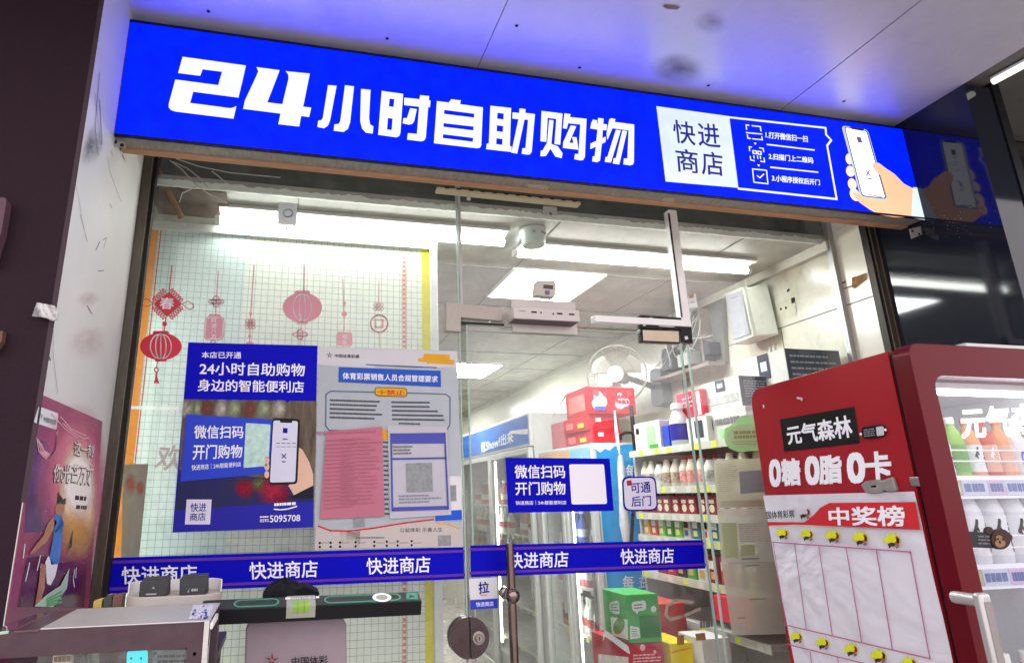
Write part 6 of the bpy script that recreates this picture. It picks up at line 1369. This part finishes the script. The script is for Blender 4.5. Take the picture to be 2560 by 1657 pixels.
for nd in CHART.node_tree.nodes:
    if nd.type == 'TEX_NOISE': nd.inputs['Distortion'].default_value = 1.2; nd.inputs['Detail'].default_value = 2.5
    if nd.type == 'BUMP': nd.inputs['Distance'].default_value = .06
cq = [(1909.5, 1238), (2289, 1228), (2440, 1900), (2036, 1900)]
crinkled('sheet', cq, FC, CHART, wc, .011, 21, 26, 40, .001, 7.)
O3 = .0118
patch([(660, 634), (900, 636), (960, 590), (1000, 545), (1060, 512), (1614, 506), (1644, 684), (830, 650), (666, 658)], FC, mat('chart red', 'c42a30', .5, 0, .06), wc, 'headline_band', O3, 'I')
text('中奖榜', [(1056, 544), (1532, 530), (1550, 660), (1064, 652)], FC, ink_white, wc, O3 + .001, .03, 'headline', 'I')
text('国体育彩票', [(655, 566), (834, 556), (838, 606), (662, 614)], FC, ink, wc, O3 + .0006, .012, 'lettering', 'I')
yel, brn, org = mat('sun yellow', 'd8dc20', .5, 0, .08, 30), mat('dark olive print', '3c3420', .6, 0, .3, 60), mat('rust orange print', 'b0582c', .5, 0, .15)
def bird(cx, cy_, s, sun=True):
    if sun:
        pts = []
        for i in range(19):
            a = math.pi + math.pi * i / 18; r = s * (1.0 if i % 2 == 0 else .66); pts.append((cx + r * math.cos(a) * 1.1, cy_ + s * .30 + r * 1.15 * math.sin(a)))
        patch(pts, FC, yel, wc, 'sunburst', O3, 'I')
    if sun: s *= .8; cy_ += s * .15
    patch([(cx - s * .55, cy_ + s * .42), (cx - s * .1, cy_ + s * .2), (cx + s * .45, cy_ + s * .28), (cx + s * .6, cy_ + s * .42), (cx + s * .2, cy_ + s * .72), (cx - s * .1, cy_ + s * .72), (cx - s * .35, cy_ + s * 1.0), (cx - s * .42, cy_ + s * .74)], FC, brn, wc, 'bird_mark', O3 + .0006, 'I')
    strokes([[(cx + s * .62, cy_ - s * .45), (cx + s * .78, cy_ - s * .2), (cx + s * .78, cy_ + s * .1), (cx + s * .55, cy_ + s * .4)]], .0075 * s / 45, FC, org, wc, 'bird_tail', O3 + .0008, 'I')
    strokes([[(cx + s * .5, cy_ + s * .75), (cx + s * .85, cy_ + s * .55)], [(cx + s * .55, cy_ + s * .9), (cx + s * .85, cy_ + s * .72)]], .003, FC, ink_grey, wc, 'mark_caption', O3 + .0006, 'I')
bird(895, 575, 42, False)
for x, y, s in ((758, 705, 46), (915, 712, 50), (1080, 722, 54), (1258, 735, 58), (1462, 748, 62), (848, 1370, 46), (1015, 1408, 50), (1198, 1448, 54), (1375, 1490, 58), (1570, 1540, 60)): bird(x, y, s)
pkl = mat('rose line print', 'b46a90', .6, 0, .1)
strokes([[(690, 763), (1580, 826), (1706, 1510), (770, 1292)], [(838, 778), (912, 1322)], [(992, 786), (1080, 1362)], [(1168, 798), (1268, 1404)], [(1362, 812), (1466, 1456)], [(786, 1416), (1400, 1570), (1740, 1660)], [(936, 1462), (960, 1650)], [(1112, 1500), (1140, 1650)], [(1300, 1545), (1330, 1680)]], .0035, FC, pkl, wc, 'table_line', O3, 'I')
strokes([[(700, 765), (780, 1290)]], .003, FC, pkl, wc, 'table_line', O3, 'I')
bmg = thing('bear_magnet', 'brown animal head magnet with a dark tag on the fridge glass', 'magnet', (1.75, -.905, 1.38))
fur = mat('dark brown rubber', '33221c', .5, 0, .15, 30)
FM = YP(DY0 + .0165)
MB().prism(FM.q(tl('I', [(1940, 694), (2110, 702), (2112, 804), (1952, 796)]), .006), (0, .0055, 0)).build('tag', mat('charcoal tag', '26282c', .5, 0, .2, 30), bmg, .001)
mb = MB(); greek(mb, FM.q(tl('I', [(2015, 715), (2100, 718), (2100, 785), (2018, 782)]), .0068), 3, random.Random(6), .4, .1, .4); mb.build('tag_print', mat('dim grey print', '6c6c70', .6, 0, 0), bmg)
hd = MB().prism(FM.q(tl('I', ell(2165, 745, 62, 66, 26)), .010), (0, .0095, 0)).build('head', fur, bmg, .003)
for x, y in ((2090, 690), (2215, 735)): MB().prism(FM.q(tl('I', ell(x, y, 24, 26, 14)), .008), (0, .0075, 0)).build('ear', fur, bmg, .002)
patch(ell(2158, 770, 34, 28, 18), FM, mat('tan rubber', '8a6448', .5, 0, .15), bmg, 'muzzle', .0114, 'I'); patch(ell(2150, 735, 22, 16, 14), FM, mat('tan rubber', 'x'), bmg, 'brow', .0114, 'I')
mb = MB()
for x, y, r in ((2142, 742, .0026), (2176, 748, .0026), (2156, 764, .0035)): mb.disc(FM.p(*tl('I', [(x, y)])[0], .0122), r, FM.n, 10)
mb.build('eye', ink, bmg)
# white board lying on the fridge
wf = MB().box(1.90, 2.24, -.84, -.42, FZ1 + .018, FZ1 + .034)
tag(wf.build('white_board', mat('white foam board', 'd0d0cc', .5, 0, .04), None, .002), 'white board lying flat on top of the red fridge', 'board')
MB().box(1.86, 2.0, -.78, -.5, FZ1 + .0065, FZ1 + .0175).build('spacer', dark_pl, bpy.data.objects['white_board'])

# ================================================================== poster on the white side wall
wp2 = thing('runner_poster', 'glossy wine red lottery poster of a runner on the white side wall', 'poster', (-.55, -.35, 1.0))
PQ = [(100, 984), (256, 1053), (214, 1640), (-40, 1800)]
PL = WL
px4 = [(D_x, D_y) for D_x, D_y in PQ]
base_m = mat('wine poster print', '984060', .3, 0, .3, 5, coat=.1, wear='582648')
pts = PL.q(PQ, .0025); pts = [Vector((p.x, max(p.y, -.652), p.z)) for p in pts]
MB().prism(pts, (-.002, 0, 0)).build('sheet', base_m, wp2)
def ppatch(p, m_, nm, off, t='G'): return patch(p, PL, m_, wp2, nm, off, t)
pk1, pk2, pk3, glow_ = mat('rose glow print', 'c06a88', .25, 0, .3, 9), mat('pink pale print', 'dca0aa', .25, 0, .2, 9), mat('cream glow print', 'f0d8b8', .25, 0, .1, 9), mat('white glow print', 'f4ece4', .25, 0, .05)
def glowp(x, y, rx, ry, nm, c, off, a=1.0): MB().face(PL.q(tl('G', [(x - rx, y + ry), (x + rx, y + ry), (x + rx, y - ry), (x - rx, y - ry)]), off)).build(nm.replace(' ', '_'), soft('soft ' + nm, c, a, 1.5), wp2, uvplane=True)
glowp(455, 420, 250, 560, 'rose glow', 'd87898', .0038, 1.4); glowp(480, 430, 170, 460, 'pale glow', 'ecb0b0', .0041, 1.); glowp(495, 480, 130, 380, 'cream glow', 'f6dcb4', .0044, 2.0); glowp(500, 400, 110, 250, 'white glow', 'fbf4ec', .0047, 2.4); glowp(470, 720, 150, 180, 'amber glow', 'e0a860', .0049, .7)
ppatch([(170, 860), (290, 850), (400, 900), (560, 860), (540, 1180), (110, 1180)], mat('plum print', '5e2240', .2, 0, .4, 10), 'plum_band', .0030)
ppatch([(230, 100), (300, 120), (350, 200), (310, 700), (160, 700), (180, 350)], mat('violet dark print', '5c3a68', .2, 0, .4, 8), 'violet_shade', .0030)
strokes([[(235 + k * 9, 90 + k * 14), (250 + k * 12, 180), (300 + k * 10, 235 - k * 8), (350 + k * 3, 180 - k * 9), (372 - k * 3, 60)] for k in range(4)], .004, PL, mat('light ribbon print', 'e0a4b0', .25, 0, .1), wp2, 'ribbon', .0046, 'G')
strokes([[(400, 0), (470, 60), (540, 100), (570, 95)], [(390, -40), (460, 40), (550, 80)], [(330, -60), (420, 40), (500, 95)]], .003, PL, mat('light ribbon print', 'x'), wp2, 'ribbon', .0046, 'G')
lab_q = [(212, 1256), (262, 1244), (376, 1288), (366, 1398), (226, 1345)]
patch(rrect(tl('D', [(248, 1245), (376, 1292), (362, 1398), (216, 1348)]), .12), PL, paper, wp2, 'white_label', .0036)
star(MB(), PL, tl('D', [(262, 1308)])[0], 8, .0044).build('star_mark', ink, wp2)
text('中国体育彩票', [(282, 1310), (362, 1334), (356, 1368), (278, 1342)], PL, ink_grey, wp2, .0044, .01, 'lettering', 'D')
dk = mat('dark maroon print', '4a1828', .4, 0, .1)
for s_, q in (('这一刻', [(478, 112), (604, 140), (596, 218), (476, 206)]), ('你光芒万丈', [(350, 262), (606, 268), (578, 398), (340, 372)])):
    text(s_, [(x - 5, y + 5) for x, y in q], PL, dk, wp2, .0050, .03, 'headline_shade', 'G'); text(s_, q, PL, glow_, wp2, .0058, .008, 'headline', 'G')
mb = MB(); greek(mb, PL.q(tl('G', [(484, 462), (556, 470), (552, 500), (480, 494)]), .0050), 1, random.Random(1), .9, .02, .3); greek(mb, PL.q(tl('G', [(490, 524), (560, 530), (556, 556), (486, 552)]), .0050), 1, random.Random(2), .9, .02, .3); mb.build('small_print', dk, wp2)
tanp = mat('printed skin tan', 'b47c5c', .3, 0, .2, 30); drk = mat('printed dark hair', '3a2420', .3, 0, .2)
fig = lambda p, m_, nm, off=.0054: ppatch(p, m_, nm, off)
fig([(350, 590), (380, 560), (408, 640), (380, 900), (330, 910), (318, 860), (345, 720)], mat('printed blue vest', '3a78d0', .3, 0, .15, 15), 'printed_vest')
fig([(310, 850), (345, 905), (372, 905), (355, 980), (325, 1040), (300, 1030), (296, 950), (290, 895)], ink_white, 'printed_shorts')
fig(ell(385, 545, 30, 48, 16, 0, .15), tanp, 'printed_head', .0056); fig([(375, 440), (392, 470), (405, 490), (425, 480), (420, 520), (395, 520), (368, 520)], drk, 'printed_hair', .0060)
fig([(345, 600), (365, 640), (300, 760), (205, 840), (190, 835), (280, 720), (310, 640)], tanp, 'printed_arm'); fig([(395, 600), (412, 640), (408, 720), (350, 700), (370, 650)], tanp, 'printed_arm')
fig([(262, 900), (298, 910), (286, 1060), (255, 1170), (225, 1170), (250, 1020)], tanp, 'printed_leg')
fig([(462, 700), (470, 690), (462, 790), (440, 810), (430, 840), (445, 770)], drk, 'printed_far_figure')
fig([(445, 930), (430, 1060), (340, 1180), (290, 1178), (220, 1175), (300, 1100), (390, 1040)], mat('printed mint sash', 'bcd8c4', .3, 0, .12), 'printed_sash', .0062)
strokes([[(300, 1130 + k * 14), (395, 1080 + k * 22)] for k in range(4)], .005, PL, mat('printed green stripe', '5cae6c', .3, 0, .1), wp2, 'printed_stripe', .0068, 'G')
for ln in ([(480, 940), (470, 1000), (478, 1050)], [(490, 930), (486, 990)], [(160, 780), (150, 860)], [(260, 850), (240, 940)], [(190, 900), (165, 1010)]): strokes([ln], .005, PL, ink_white, wp2, 'printed_streak', .0062, 'G')
mb = MB(); rz_ = random.Random(12)
for i in range(26): mb.disc(PL.p(*tl('G', [(rz_.uniform(250, 570), rz_.uniform(560, 1060))])[0], .0072), rz_.uniform(.0008, .002), PL.n, 6)
mb.build('printed_spark', ink_white, wp2)

# ================================================================== cart with curved glass at the lower left
CT = ZP(1.246, 1); CF = YP(-.90)
ct = thing('display_cart', 'aluminium framed glass display cart with a curved left end', 'cart', (-.3, -.8, -.15))
cal = mat('scratched aluminium', 'c4c2c0', .4, .5, .10, 40, .05, stretch=(1, 10, 10)); cdk = mat('worn shaded aluminium', '54444a', .38, .6, .15, 30)  # second metal: unlit tone of the cart's front painted in as a darker colour
xr2 = CF.p(*tl('G', [(1345, 1275)])[0]).x; xl2 = CF.p(*tl('G', [(262, 1295)])[0]).x; xm = -.438
zt2 = 1.246
MB().box(xl2, xr2, -.90, -.695, zt2 - .0025, zt2).build('top_rail', cal, ct, .0008)
MB().box(xl2 - .042, xl2 - .0015, -.90, -.70, zt2 - .006, zt2 - .002).build('corner_plate', mat('worn bronze plate', '6a5458', .3, .7, .2, 40), ct, .001)
MB().box(xl2 - .075, xr2, -.898, -.885, zt2 - .045, zt2 - .003).build('front_rail', cdk, ct)
mb = MB(); mb.box(xr2 - .036, xr2 - .009, -.899, -.872, .0, zt2 - .004); mb.build('corner_post', cdk, ct, .001)
MB().box(xr2 - .009, xr2, -.902, -.870, .0, zt2 - .002).build('post_edge', cal, ct, .001)
MB().box(xr2 - .036, xr2, -.72, -.70, .0, zt2 - .003).build('corner_post', cdk, ct)
mb = MB()
for y in (-.885, -.885): mb.disc((xr2 - .022, -.9, zt2 - .055), .003, (0, -1, 0), 10)
mb.build('screw', ink, ct)
MB().box(xr2 + .0005, xr2 + .006, -.90, -.80, zt2 - .016, zt2 - .004).build('bumper', white_pl, ct, .002)
pk_ = [(1388, 1190), (1240, 1160), (1205, 1255), (1340, 1262)]
mb = MB(); rb = random.Random(9); q = CT.q(tl('G', [(1240, 1166), (1380, 1162), (1338, 1258), (1208, 1258)]), .001)
for i in range(34):
    u, v = rb.random(), rb.random(); s_ = rb.uniform(.04, .13)
    mb.face([quadmap(q, u * .9, v * .9), quadmap(q, min(1, u * .9 + s_), v * .9 + .02), quadmap(q, min(1, u * .9 + s_), min(1, v * .9 + s_)), quadmap(q, u * .9 + .02, min(1, v * .9 + s_ * .8))])
for i in range(len(mb.v)): mb.v[i].z += .0002 * (i // 4) / 8
mb.build('torn_sticker', mat('torn blue sticker', '2c2c8c', .5, 0, .4, 60), ct)
patch([(1240, 1166), (1380, 1162), (1338, 1258), (1208, 1258)], CT, mat('sticker paper', 'c4c4d4', .6, 0, .15, 50), ct, 'sticker_back', .0006, 'G')
cgl = glass('cart glass', (.93, .97, .95), 1.2, .03, .02)
arc = [(xl2 - .05, zt2 - .004)] + [(xl2 - .05 - .23 * math.sin(a), zt2 - .004 - .36 * (1 - math.cos(a))) for a in [i * math.pi / 2 / 12 for i in range(1, 13)]] + [(xl2 - .28, .75)]
mb = MB(); top = [(x, -.895, z) for x, z in arc]; nrm = (0, .19, 0)
mb.add([p for x, z in arc for p in ((x, -.895, z), (x, -.70, z))], [(2 * i, 2 * i + 1, 2 * i + 3, 2 * i + 2) for i in range(len(arc) - 1)])
mb.build('curved_glass', cgl, ct, 0, True)
MB().tube([(x, -.897, z) for x, z in arc], .0028, 6).build('glass_edge', mat('green glass edge', 'a8c0b4', .2, 0, .08), ct, 0, True)
MB().box(xl2, xr2 - .04, -.893, -.889, .45, zt2 - .046).build('front_glass', cgl, ct)
MB().box(xl2 - .28, xr2, -.89, -.70, .10, .45).build('cabinet_base', cdk, ct)
MB().box(-.56 + .02, xr2 - .04, -.86, -.705, .78, .79).build('glass_shelf', cgl, ct)
MB().box(-.54, xr2, -.694, -.45, 1.13, 1.145).build('rear_shelf', cdk, ct)
for x in (-.52, xr2 - .03): MB().box(x, x + .02, -.48, -.455, -.15, 1.13).build('rear_leg', cdk, ct)
mb = MB().prism([(xl2 - .245, -.86, 1.07), (xl2 - .20, -.86, 1.17), (xl2 - .16, -.86, 1.0), (xl2 - .2, -.86, .8), (xl2 - .26, -.86, .8)], (0, .01, 0))
tag(mb.build('red_cloth', mat('magenta red cloth', 'a02848', .8, 0, .25, 14, .3)), 'red cloth showing behind the curved glass of the cart', 'cloth')
# things behind the cart glass
YC = YP(-.80)
bg = thing('noodle_bag', 'white printed snack bag inside the cart', 'bag', (-.38, -.79, .79))
MB().prism(YC.q(tl('G', [(350, 1430), (470, 1440), (480, 1465), (470, 1800), (320, 1800), (335, 1500)])), (0, .04, 0)).build('bag', mat('white bag film', 'cfc8b8', .4, 0, .1, 15, .1), bg, .004)
strokes([[(352, 1440), (400, 1422), (470, 1445)], [(348, 1462), (410, 1440), (472, 1466)]], .005, YC, mat('plum ribbon print', '7a3a5a', .5, 0, .1), bg, 'ribbon_print', .0065, 'G')
mb = MB(); greek(mb, YC.q(tl('G', [(345, 1496), (455, 1490), (455, 1530), (345, 1535)]), .0065), 1, random.Random(3), .9, .05, .25); mb.build('lettering', mat('brown print', 'x'), bg)
MB().tube(YC.q(tl('G', [(520, 1420), (515, 1800)])), .012, 8).build('dark_rod', black)
tag(bpy.data.objects['dark_rod'], 'dark upright rod inside the cart beside the snack bag', 'rod')
tp2 = thing('crumpled_bag', 'crumpled pale plastic bag inside the cart behind the rod', 'bag', (-.33, -.76, .79))
crinkled('film', tl('G', [(560, 1420), (655, 1415), (620, 1800), (550, 1800)]), YP(-.76), mat('pale plastic film', 'a8a498', .25, 0, .3, 20), tp2, .03, 4, 10, 14, .001, 6)
cyan = thing('cyan_tag', 'bright cyan battery shaped tag inside the cart', 'tag', (-.25, -.85, .79))
cy_e = emat('cyan tag with added glow', (.06, .72, .85), .85)  # tag's brightness added as emission; not a light source
YT = YP(-.86)
MB().prism(YT.q(tl('G', [(822, 1462), (862, 1452), (866, 1438), (900, 1438), (902, 1454), (940, 1458), (946, 1470), (944, 1800), (804, 1800), (812, 1480)])), (0, .006, 0)).build('body', cy_e, cyan, .002)
mb = MB()
for x in (842, 905): mb.disc(YT.p(*tl('G', [(x, 1508)])[0], .0028), .0022, YT.n, 8)
mb.build('eye_dot', mat('teal print', '1a8a98', .5, 0, 0), cyan)
nt_ = sheet('display_notice', 'grey notice with a dark headline inside the cart near the corner post', 'notice', [(980, 1400), (1232, 1396), (1232, 1800), (974, 1800)], YP(-.80), mat('grey notice paper', '8c8688', .6, 0, .08), t='G')
patch([(982, 1402), (1230, 1398), (1230, 1452), (981, 1456)], YP(-.80), mat('navy headline', '1c1c30', .5, 0, .1), nt_, 'headline', .002, 'G')
mb = MB(); greek(mb, YP(-.80).q(tl('G', [(1010, 1480), (1210, 1474), (1210, 1540), (1010, 1546)]), .002), 2, random.Random(5), .5, .2, .15); mb.build('small_print', mat('dark grey print', '4a464c', .7, 0, 0), nt_)
patch([(980, 1470), (1010, 1468), (985, 1500)], YP(-.80), MATS['navy headline'], nt_, 'corner_mark', .002, 'G')
# power bank station behind the cart
ps = thing('power_bank_station', 'white oval rental charging dock behind the cart', 'charging dock', (-.25, -.6, 1.1455))
YPB = YP(-.58)
a, b = YPB.p(*tl('G', [(783, 1130)])[0]), YPB.p(*tl('G', [(1408, 1110)])[0]); zt3 = YPB.p(*tl('G', [(1100, 1110)])[0]).z
cxm, hw = (a.x + b.x) / 2, (b.x - a.x) / 2
def stadium(cx, cy_, hw, hd, z, k=10): return [(cx + sx * (hw - hd) + hd * math.cos(a0 + i * math.pi / k), cy_ + hd * math.sin(a0 + i * math.pi / k), z) for sx, a0 in ((1, -math.pi / 2), (-1, math.pi / 2)) for i in range(k + 1)]
MB().prism(stadium(cxm, -.53, hw, .05, zt3), (0, 0, 1.1455 - zt3)).build('base', mat('warm grey plastic', 'b4aca6', .4, 0, .05), ps, .004)
_o = [(cxm + (hw - .05) * s_ + .05 * math.cos(a_), -.53 + .05 * math.sin(a_)) for s_, r_ in ((1, range(0, 10)), (-1, range(9, 19))) for a_ in [i_ * math.pi / 18 for i_ in r_]]; _i = [(cxm + (x - cxm) * .97, -.53 + (y + .53) * .86) for x, y in _o]
MB().prism([(x, y, zt3 + .026) for x, y in _o + _i[::-1]], (0, 0, -.0255)).build('back_rim', white_pl, ps, .001)
for nm, q, lab in (('power_bank', [(898, 1018), (1072, 1004), (1070, 1112), (890, 1112)], 'dark power bank standing in the left slot of the dock'), ('power_bank', [(1152, 1000), (1322, 990), (1322, 1104), (1150, 1104)], 'dark power bank with a logo standing in the right slot of the dock')):
    t_ = thing(nm, lab, 'power bank', (0, -.56, zt3), 'power banks in the dock')
    yy = YP(-.574); p4 = yy.q(tl('G', q)); zb_ = zt3 + .0003
    p4[2].z = p4[3].z = zb_
    for k in range(3):
        pk4 = [p + Vector((.001 * k, .013 * k, .003 * k if i < 2 else 0)) for i, p in enumerate(p4)]
        MB().prism(pk4, (0, .011, 0)).build('casing', mat('charcoal casing', '3c3c3e', .4, 0, .08), t_, .002)
    c_ = (q[0][0] + q[1][0]) / 2
    mb = MB()
    if c_ < 1000: mb.line(yy.q(tl('G', [(978, 1060), (984, 1050), (990, 1062)]), .003), .002, yy.n); mb.line(yy.q(tl('G', [(940, 1098), (1000, 1096)]), .003), .003, yy.n)
    else: mb.line(yy.q(tl('G', [(1208, 1082), (1212, 1062), (1222, 1066), (1212, 1072)]), .003), .003, yy.n); greek(mb, yy.q(tl('G', [(1228, 1062), (1270, 1060), (1270, 1078), (1228, 1080)]), .003), 1, random.Random(1), .9, .02, .3)
    mb.build('logo', mat('pale grey print', '9aa0a6', .6, 0, 0), t_)
for pts, lab, c in (([(600, 1140), (655, 1128), (650, 1180), (596, 1180)], 'small yellow packet behind the cart near the post', 'c8b060'), ([(668, 1115), (720, 1105), (720, 1180), (664, 1180)], 'small dark grey box behind the cart near the post', '4c4e48'), ([(725, 1105), (790, 1095), (788, 1180), (724, 1180)], 'small brown box behind the cart beside the dock', '7a5a4c')):
    p4 = YP(-.50).q(tl('G', pts)); zb_ = 1.1455
    for i in (2, 3): p4[i].z = zb_
    o = MB().prism(p4, (0, .03, 0)).build('small_packet', mat('packet ' + c, c, .5, 0, .25, 40), None, .002); tag(o, lab, 'packet')
# grey terminal, level and cap
YL = YP(-.62)
tp_ = thing('lottery_terminal', 'grey back of a lottery terminal screen with a star logo behind the cart', 'terminal', (.1, -.6, .5))
zz = YL.p(*tl('H', [(100, 1275)])[0]).z
tq = YL.q(tl('G', [(1575, 1345), (1600, 1322), (2190, 1292), (2222, 1312), (2230, 1800), (1560, 1800)]))
topz = 1.192
tq[1].z = tq[2].z = topz; tq[0].z = tq[3].z = topz - .014
MB().prism(tq, (0, .17, 0)).build('housing', mat('mauve grey plastic', '8a7c84', .5, 0, .05, 40), tp_, .004)
strokes([[(1578, 1352), (1604, 1326), (1640, 1322)], [(2150, 1296), (2188, 1296), (2216, 1316)]], .003, YL, paper, tp_, 'edge_highlight', .0008, 'G') if False else None
MB().box(.02, .24, -.56, -.44, -.15, .86).build('stand', cdk, tp_)
st_ = star(MB(), YL, tl('G', [(1745, 1520)])[0], 20, .006).build('star_mark', mat('dark red print', '7a2430', .6, 0, .1), tp_)
text('中国体彩', [(1870, 1502), (2100, 1490), (2104, 1545), (1872, 1552)], YL, ink, tp_, .006, .012, 'lettering', 'G')
lv = thing('spirit_level', 'long black spirit level with green rimmed openings lying on the terminal', 'spirit level', (.09, -.65, 1.1925))
lv['spare'] = 0; del lv['spare']
LX0, LX1, LZ0, LZ1, LY0, LY1 = -.165, .325, 1.1925, 1.2270, -.668, -.622
lev_m = mat('black level body', '17181a', .4, .1, .12, 30); gr_m = mat('mint rubber', '3c8a72', .5, 0, .1)
MB().box(LX0, LX1, LY0, LY1, LZ0, LZ1).build('body', lev_m, lv, .002)
LT = ZP(LZ1, 1)
for q in ([(1480, 1225), (1790, 1200), (1770, 1238), (1490, 1254)], [(2085, 1180), (2590, 1155), (2620, 1185), (2110, 1206)]):
    pts = [Vector((min(max(p.x, LX0 + .01), LX1 - .01), p.y, p.z)) for p in LT.q(tl('G', q), .0008)]
    y_c = (LY0 + LY1) / 2; x0_, x1_ = min(p.x for p in pts), max(p.x for p in pts)
    loop = stadium((x0_ + x1_) / 2, y_c, (x1_ - x0_) / 2, .017, LZ1 + .0008)
    MB().prism(loop, (0, 0, -.004), [stadium((x0_ + x1_) / 2, y_c, (x1_ - x0_) / 2 - .004, .0125, LZ1 + .0008)]).build('opening_rim', gr_m, lv)
    MB().face(stadium((x0_ + x1_) / 2, y_c, (x1_ - x0_) / 2 - .004, .0125, LZ1 + .0004)).build('opening', black, lv)
vx = LT.p(*tl('G', [(1940, 1232)])[0]).x
MB().box(vx - .032, vx + .032, LY0 - .0012, LY1 + .001, LZ1 - .026, LZ1 + .0006).build('vial_block', mat('clear grey block', '9a9c92', .2, 0, .1), lv)
MB().box(vx - .020, vx + .020, LY0 - .0016, LY0 + .024, LZ1 - .016, LZ1 + .0012).build('vial', mat('lime vial', '86b040', .2, 0, .1), lv, .003)
mb = MB()
for dx in (-.007, .007): mb.box(vx + dx - .0003, vx + dx + .0003, LY0 - .002, LY0 + .026, LZ1 - .016, LZ1 + .0016)
mb.build('vial_line', ink, lv)
mb = MB(); greek(mb, [Vector((vx - .035, LY1 - .004, LZ1 + .0006)), Vector((vx + .045, LY1 - .004, LZ1 + .0006)), Vector((vx + .045, LY1 - .014, LZ1 + .0006)), Vector((vx - .035, LY1 - .014, LZ1 + .0006))], 1, random.Random(2), .9, .05, .12); mb.build('lettering', ink_white, lv)
ex = LT.p(*tl('H', [(282, 1162)])[0]).x
ev = MB().prism([(ex + .022 * math.cos(a), (LY0 + LY1) / 2 + .020 * math.sin(a), LZ1 + .001) for a in [i * math.pi / 12 for i in range(24)]], (0, 0, -.003), [[(ex + .014 * math.cos(a), (LY0 + LY1) / 2 + .013 * math.sin(a), LZ1 + .001) for a in [i * math.pi / 12 for i in range(24)]]]).build('round_vial_ring', ink_white, lv)
MB().disc((ex, (LY0 + LY1) / 2, LZ1 + .0006), .014, (0, 0, 1), 20).build('round_vial', mat('grey vial glass', '9a9c8c', .15, 0, .2), ev)
MB().prism([(LX1 - .035, LY0 + .010, LZ1 + .001), (LX1 - .008, LY0 + .006, LZ1 + .001), (LX1 - .004, LY1 - .008, LZ1 + .001), (LX1 - .03, LY1 - .006, LZ1 + .001)], (0, 0, -.003)).build('end_inlay', mat('mint rubber', 'x'), lv)
MB().poly([(LX1 - .028, -.655, LZ1 + .0014), (LX1 - .012, -.648, LZ1 + .0014), (LX1 - .024, -.640, LZ1 + .0014)]).build('arrow', black, lv)
# black cap on the terminal
cp = thing('cloth_hat', 'crumpled black cloth cap lying behind the spirit level', 'hat', (.05, -.54, topz))
YK = YP(-.55)
cl_, cr_ = YK.p(*tl('G', [(1690, 1170)])[0]), YK.p(*tl('G', [(2050, 1150)])[0]); ctop = YK.p(*tl('G', [(1840, 1040)])[0])
cx_ = YK.p(*tl('G', [(1820, 1150)])[0]).x; rc = (cx_ - cl_.x); hh = ctop.z - topz + .012
mb = MB(); rkk = random.Random(2); K = 28
rings = []
for j in range(9):
    t = j / 8; rr0 = rc * (1.04 - .10 * t) * (1 - max(0, (t - .45) / .56) ** 3.2); rings.append((rr0, topz + .0005 + hh * t))
vs = []
for rr0, z in rings:
    for k in range(K):
        a = 2 * math.pi * k / K; wob = 1 + .06 * math.sin(3 * a + z * 60) + .05 * math.sin(7 * a + z * 95); vs.append((cx_ + rr0 * wob * math.cos(a), -.53 + .075 * (rr0 / rc) * wob * math.sin(a), z + .004 * math.sin(5 * a + z * 40) * (z > topz + .01)))
mb.add(vs, [(j * K + k, j * K + (k + 1) % K, (j + 1) * K + (k + 1) % K, (j + 1) * K + k) for j in range(8) for k in range(K)] + [tuple(8 * K + k for k in range(K))])
mb.build('crown', mat('black cloth', '0e0f14', .9, 0, .3, 60, .4), cp, 0, True)
bq = [(cx_ + rc * .6, topz + .060), (cx_ + rc * 1.0, topz + .066), (cx_ + rc * 1.35, topz + .060), (cr_.x, topz + .048), (cr_.x - .01, topz + .038), (cx_ + rc * 1.2, topz + .036), (cx_ + rc * .6, topz + .001)]
MB().prism([(x, -.58, z) for x, z in bq], (0, .09, 0)).build('brim', MATS['black cloth'], cp, .004)

lv.rotation_euler = (math.radians(19), 0, 0); lv.location.z += .010
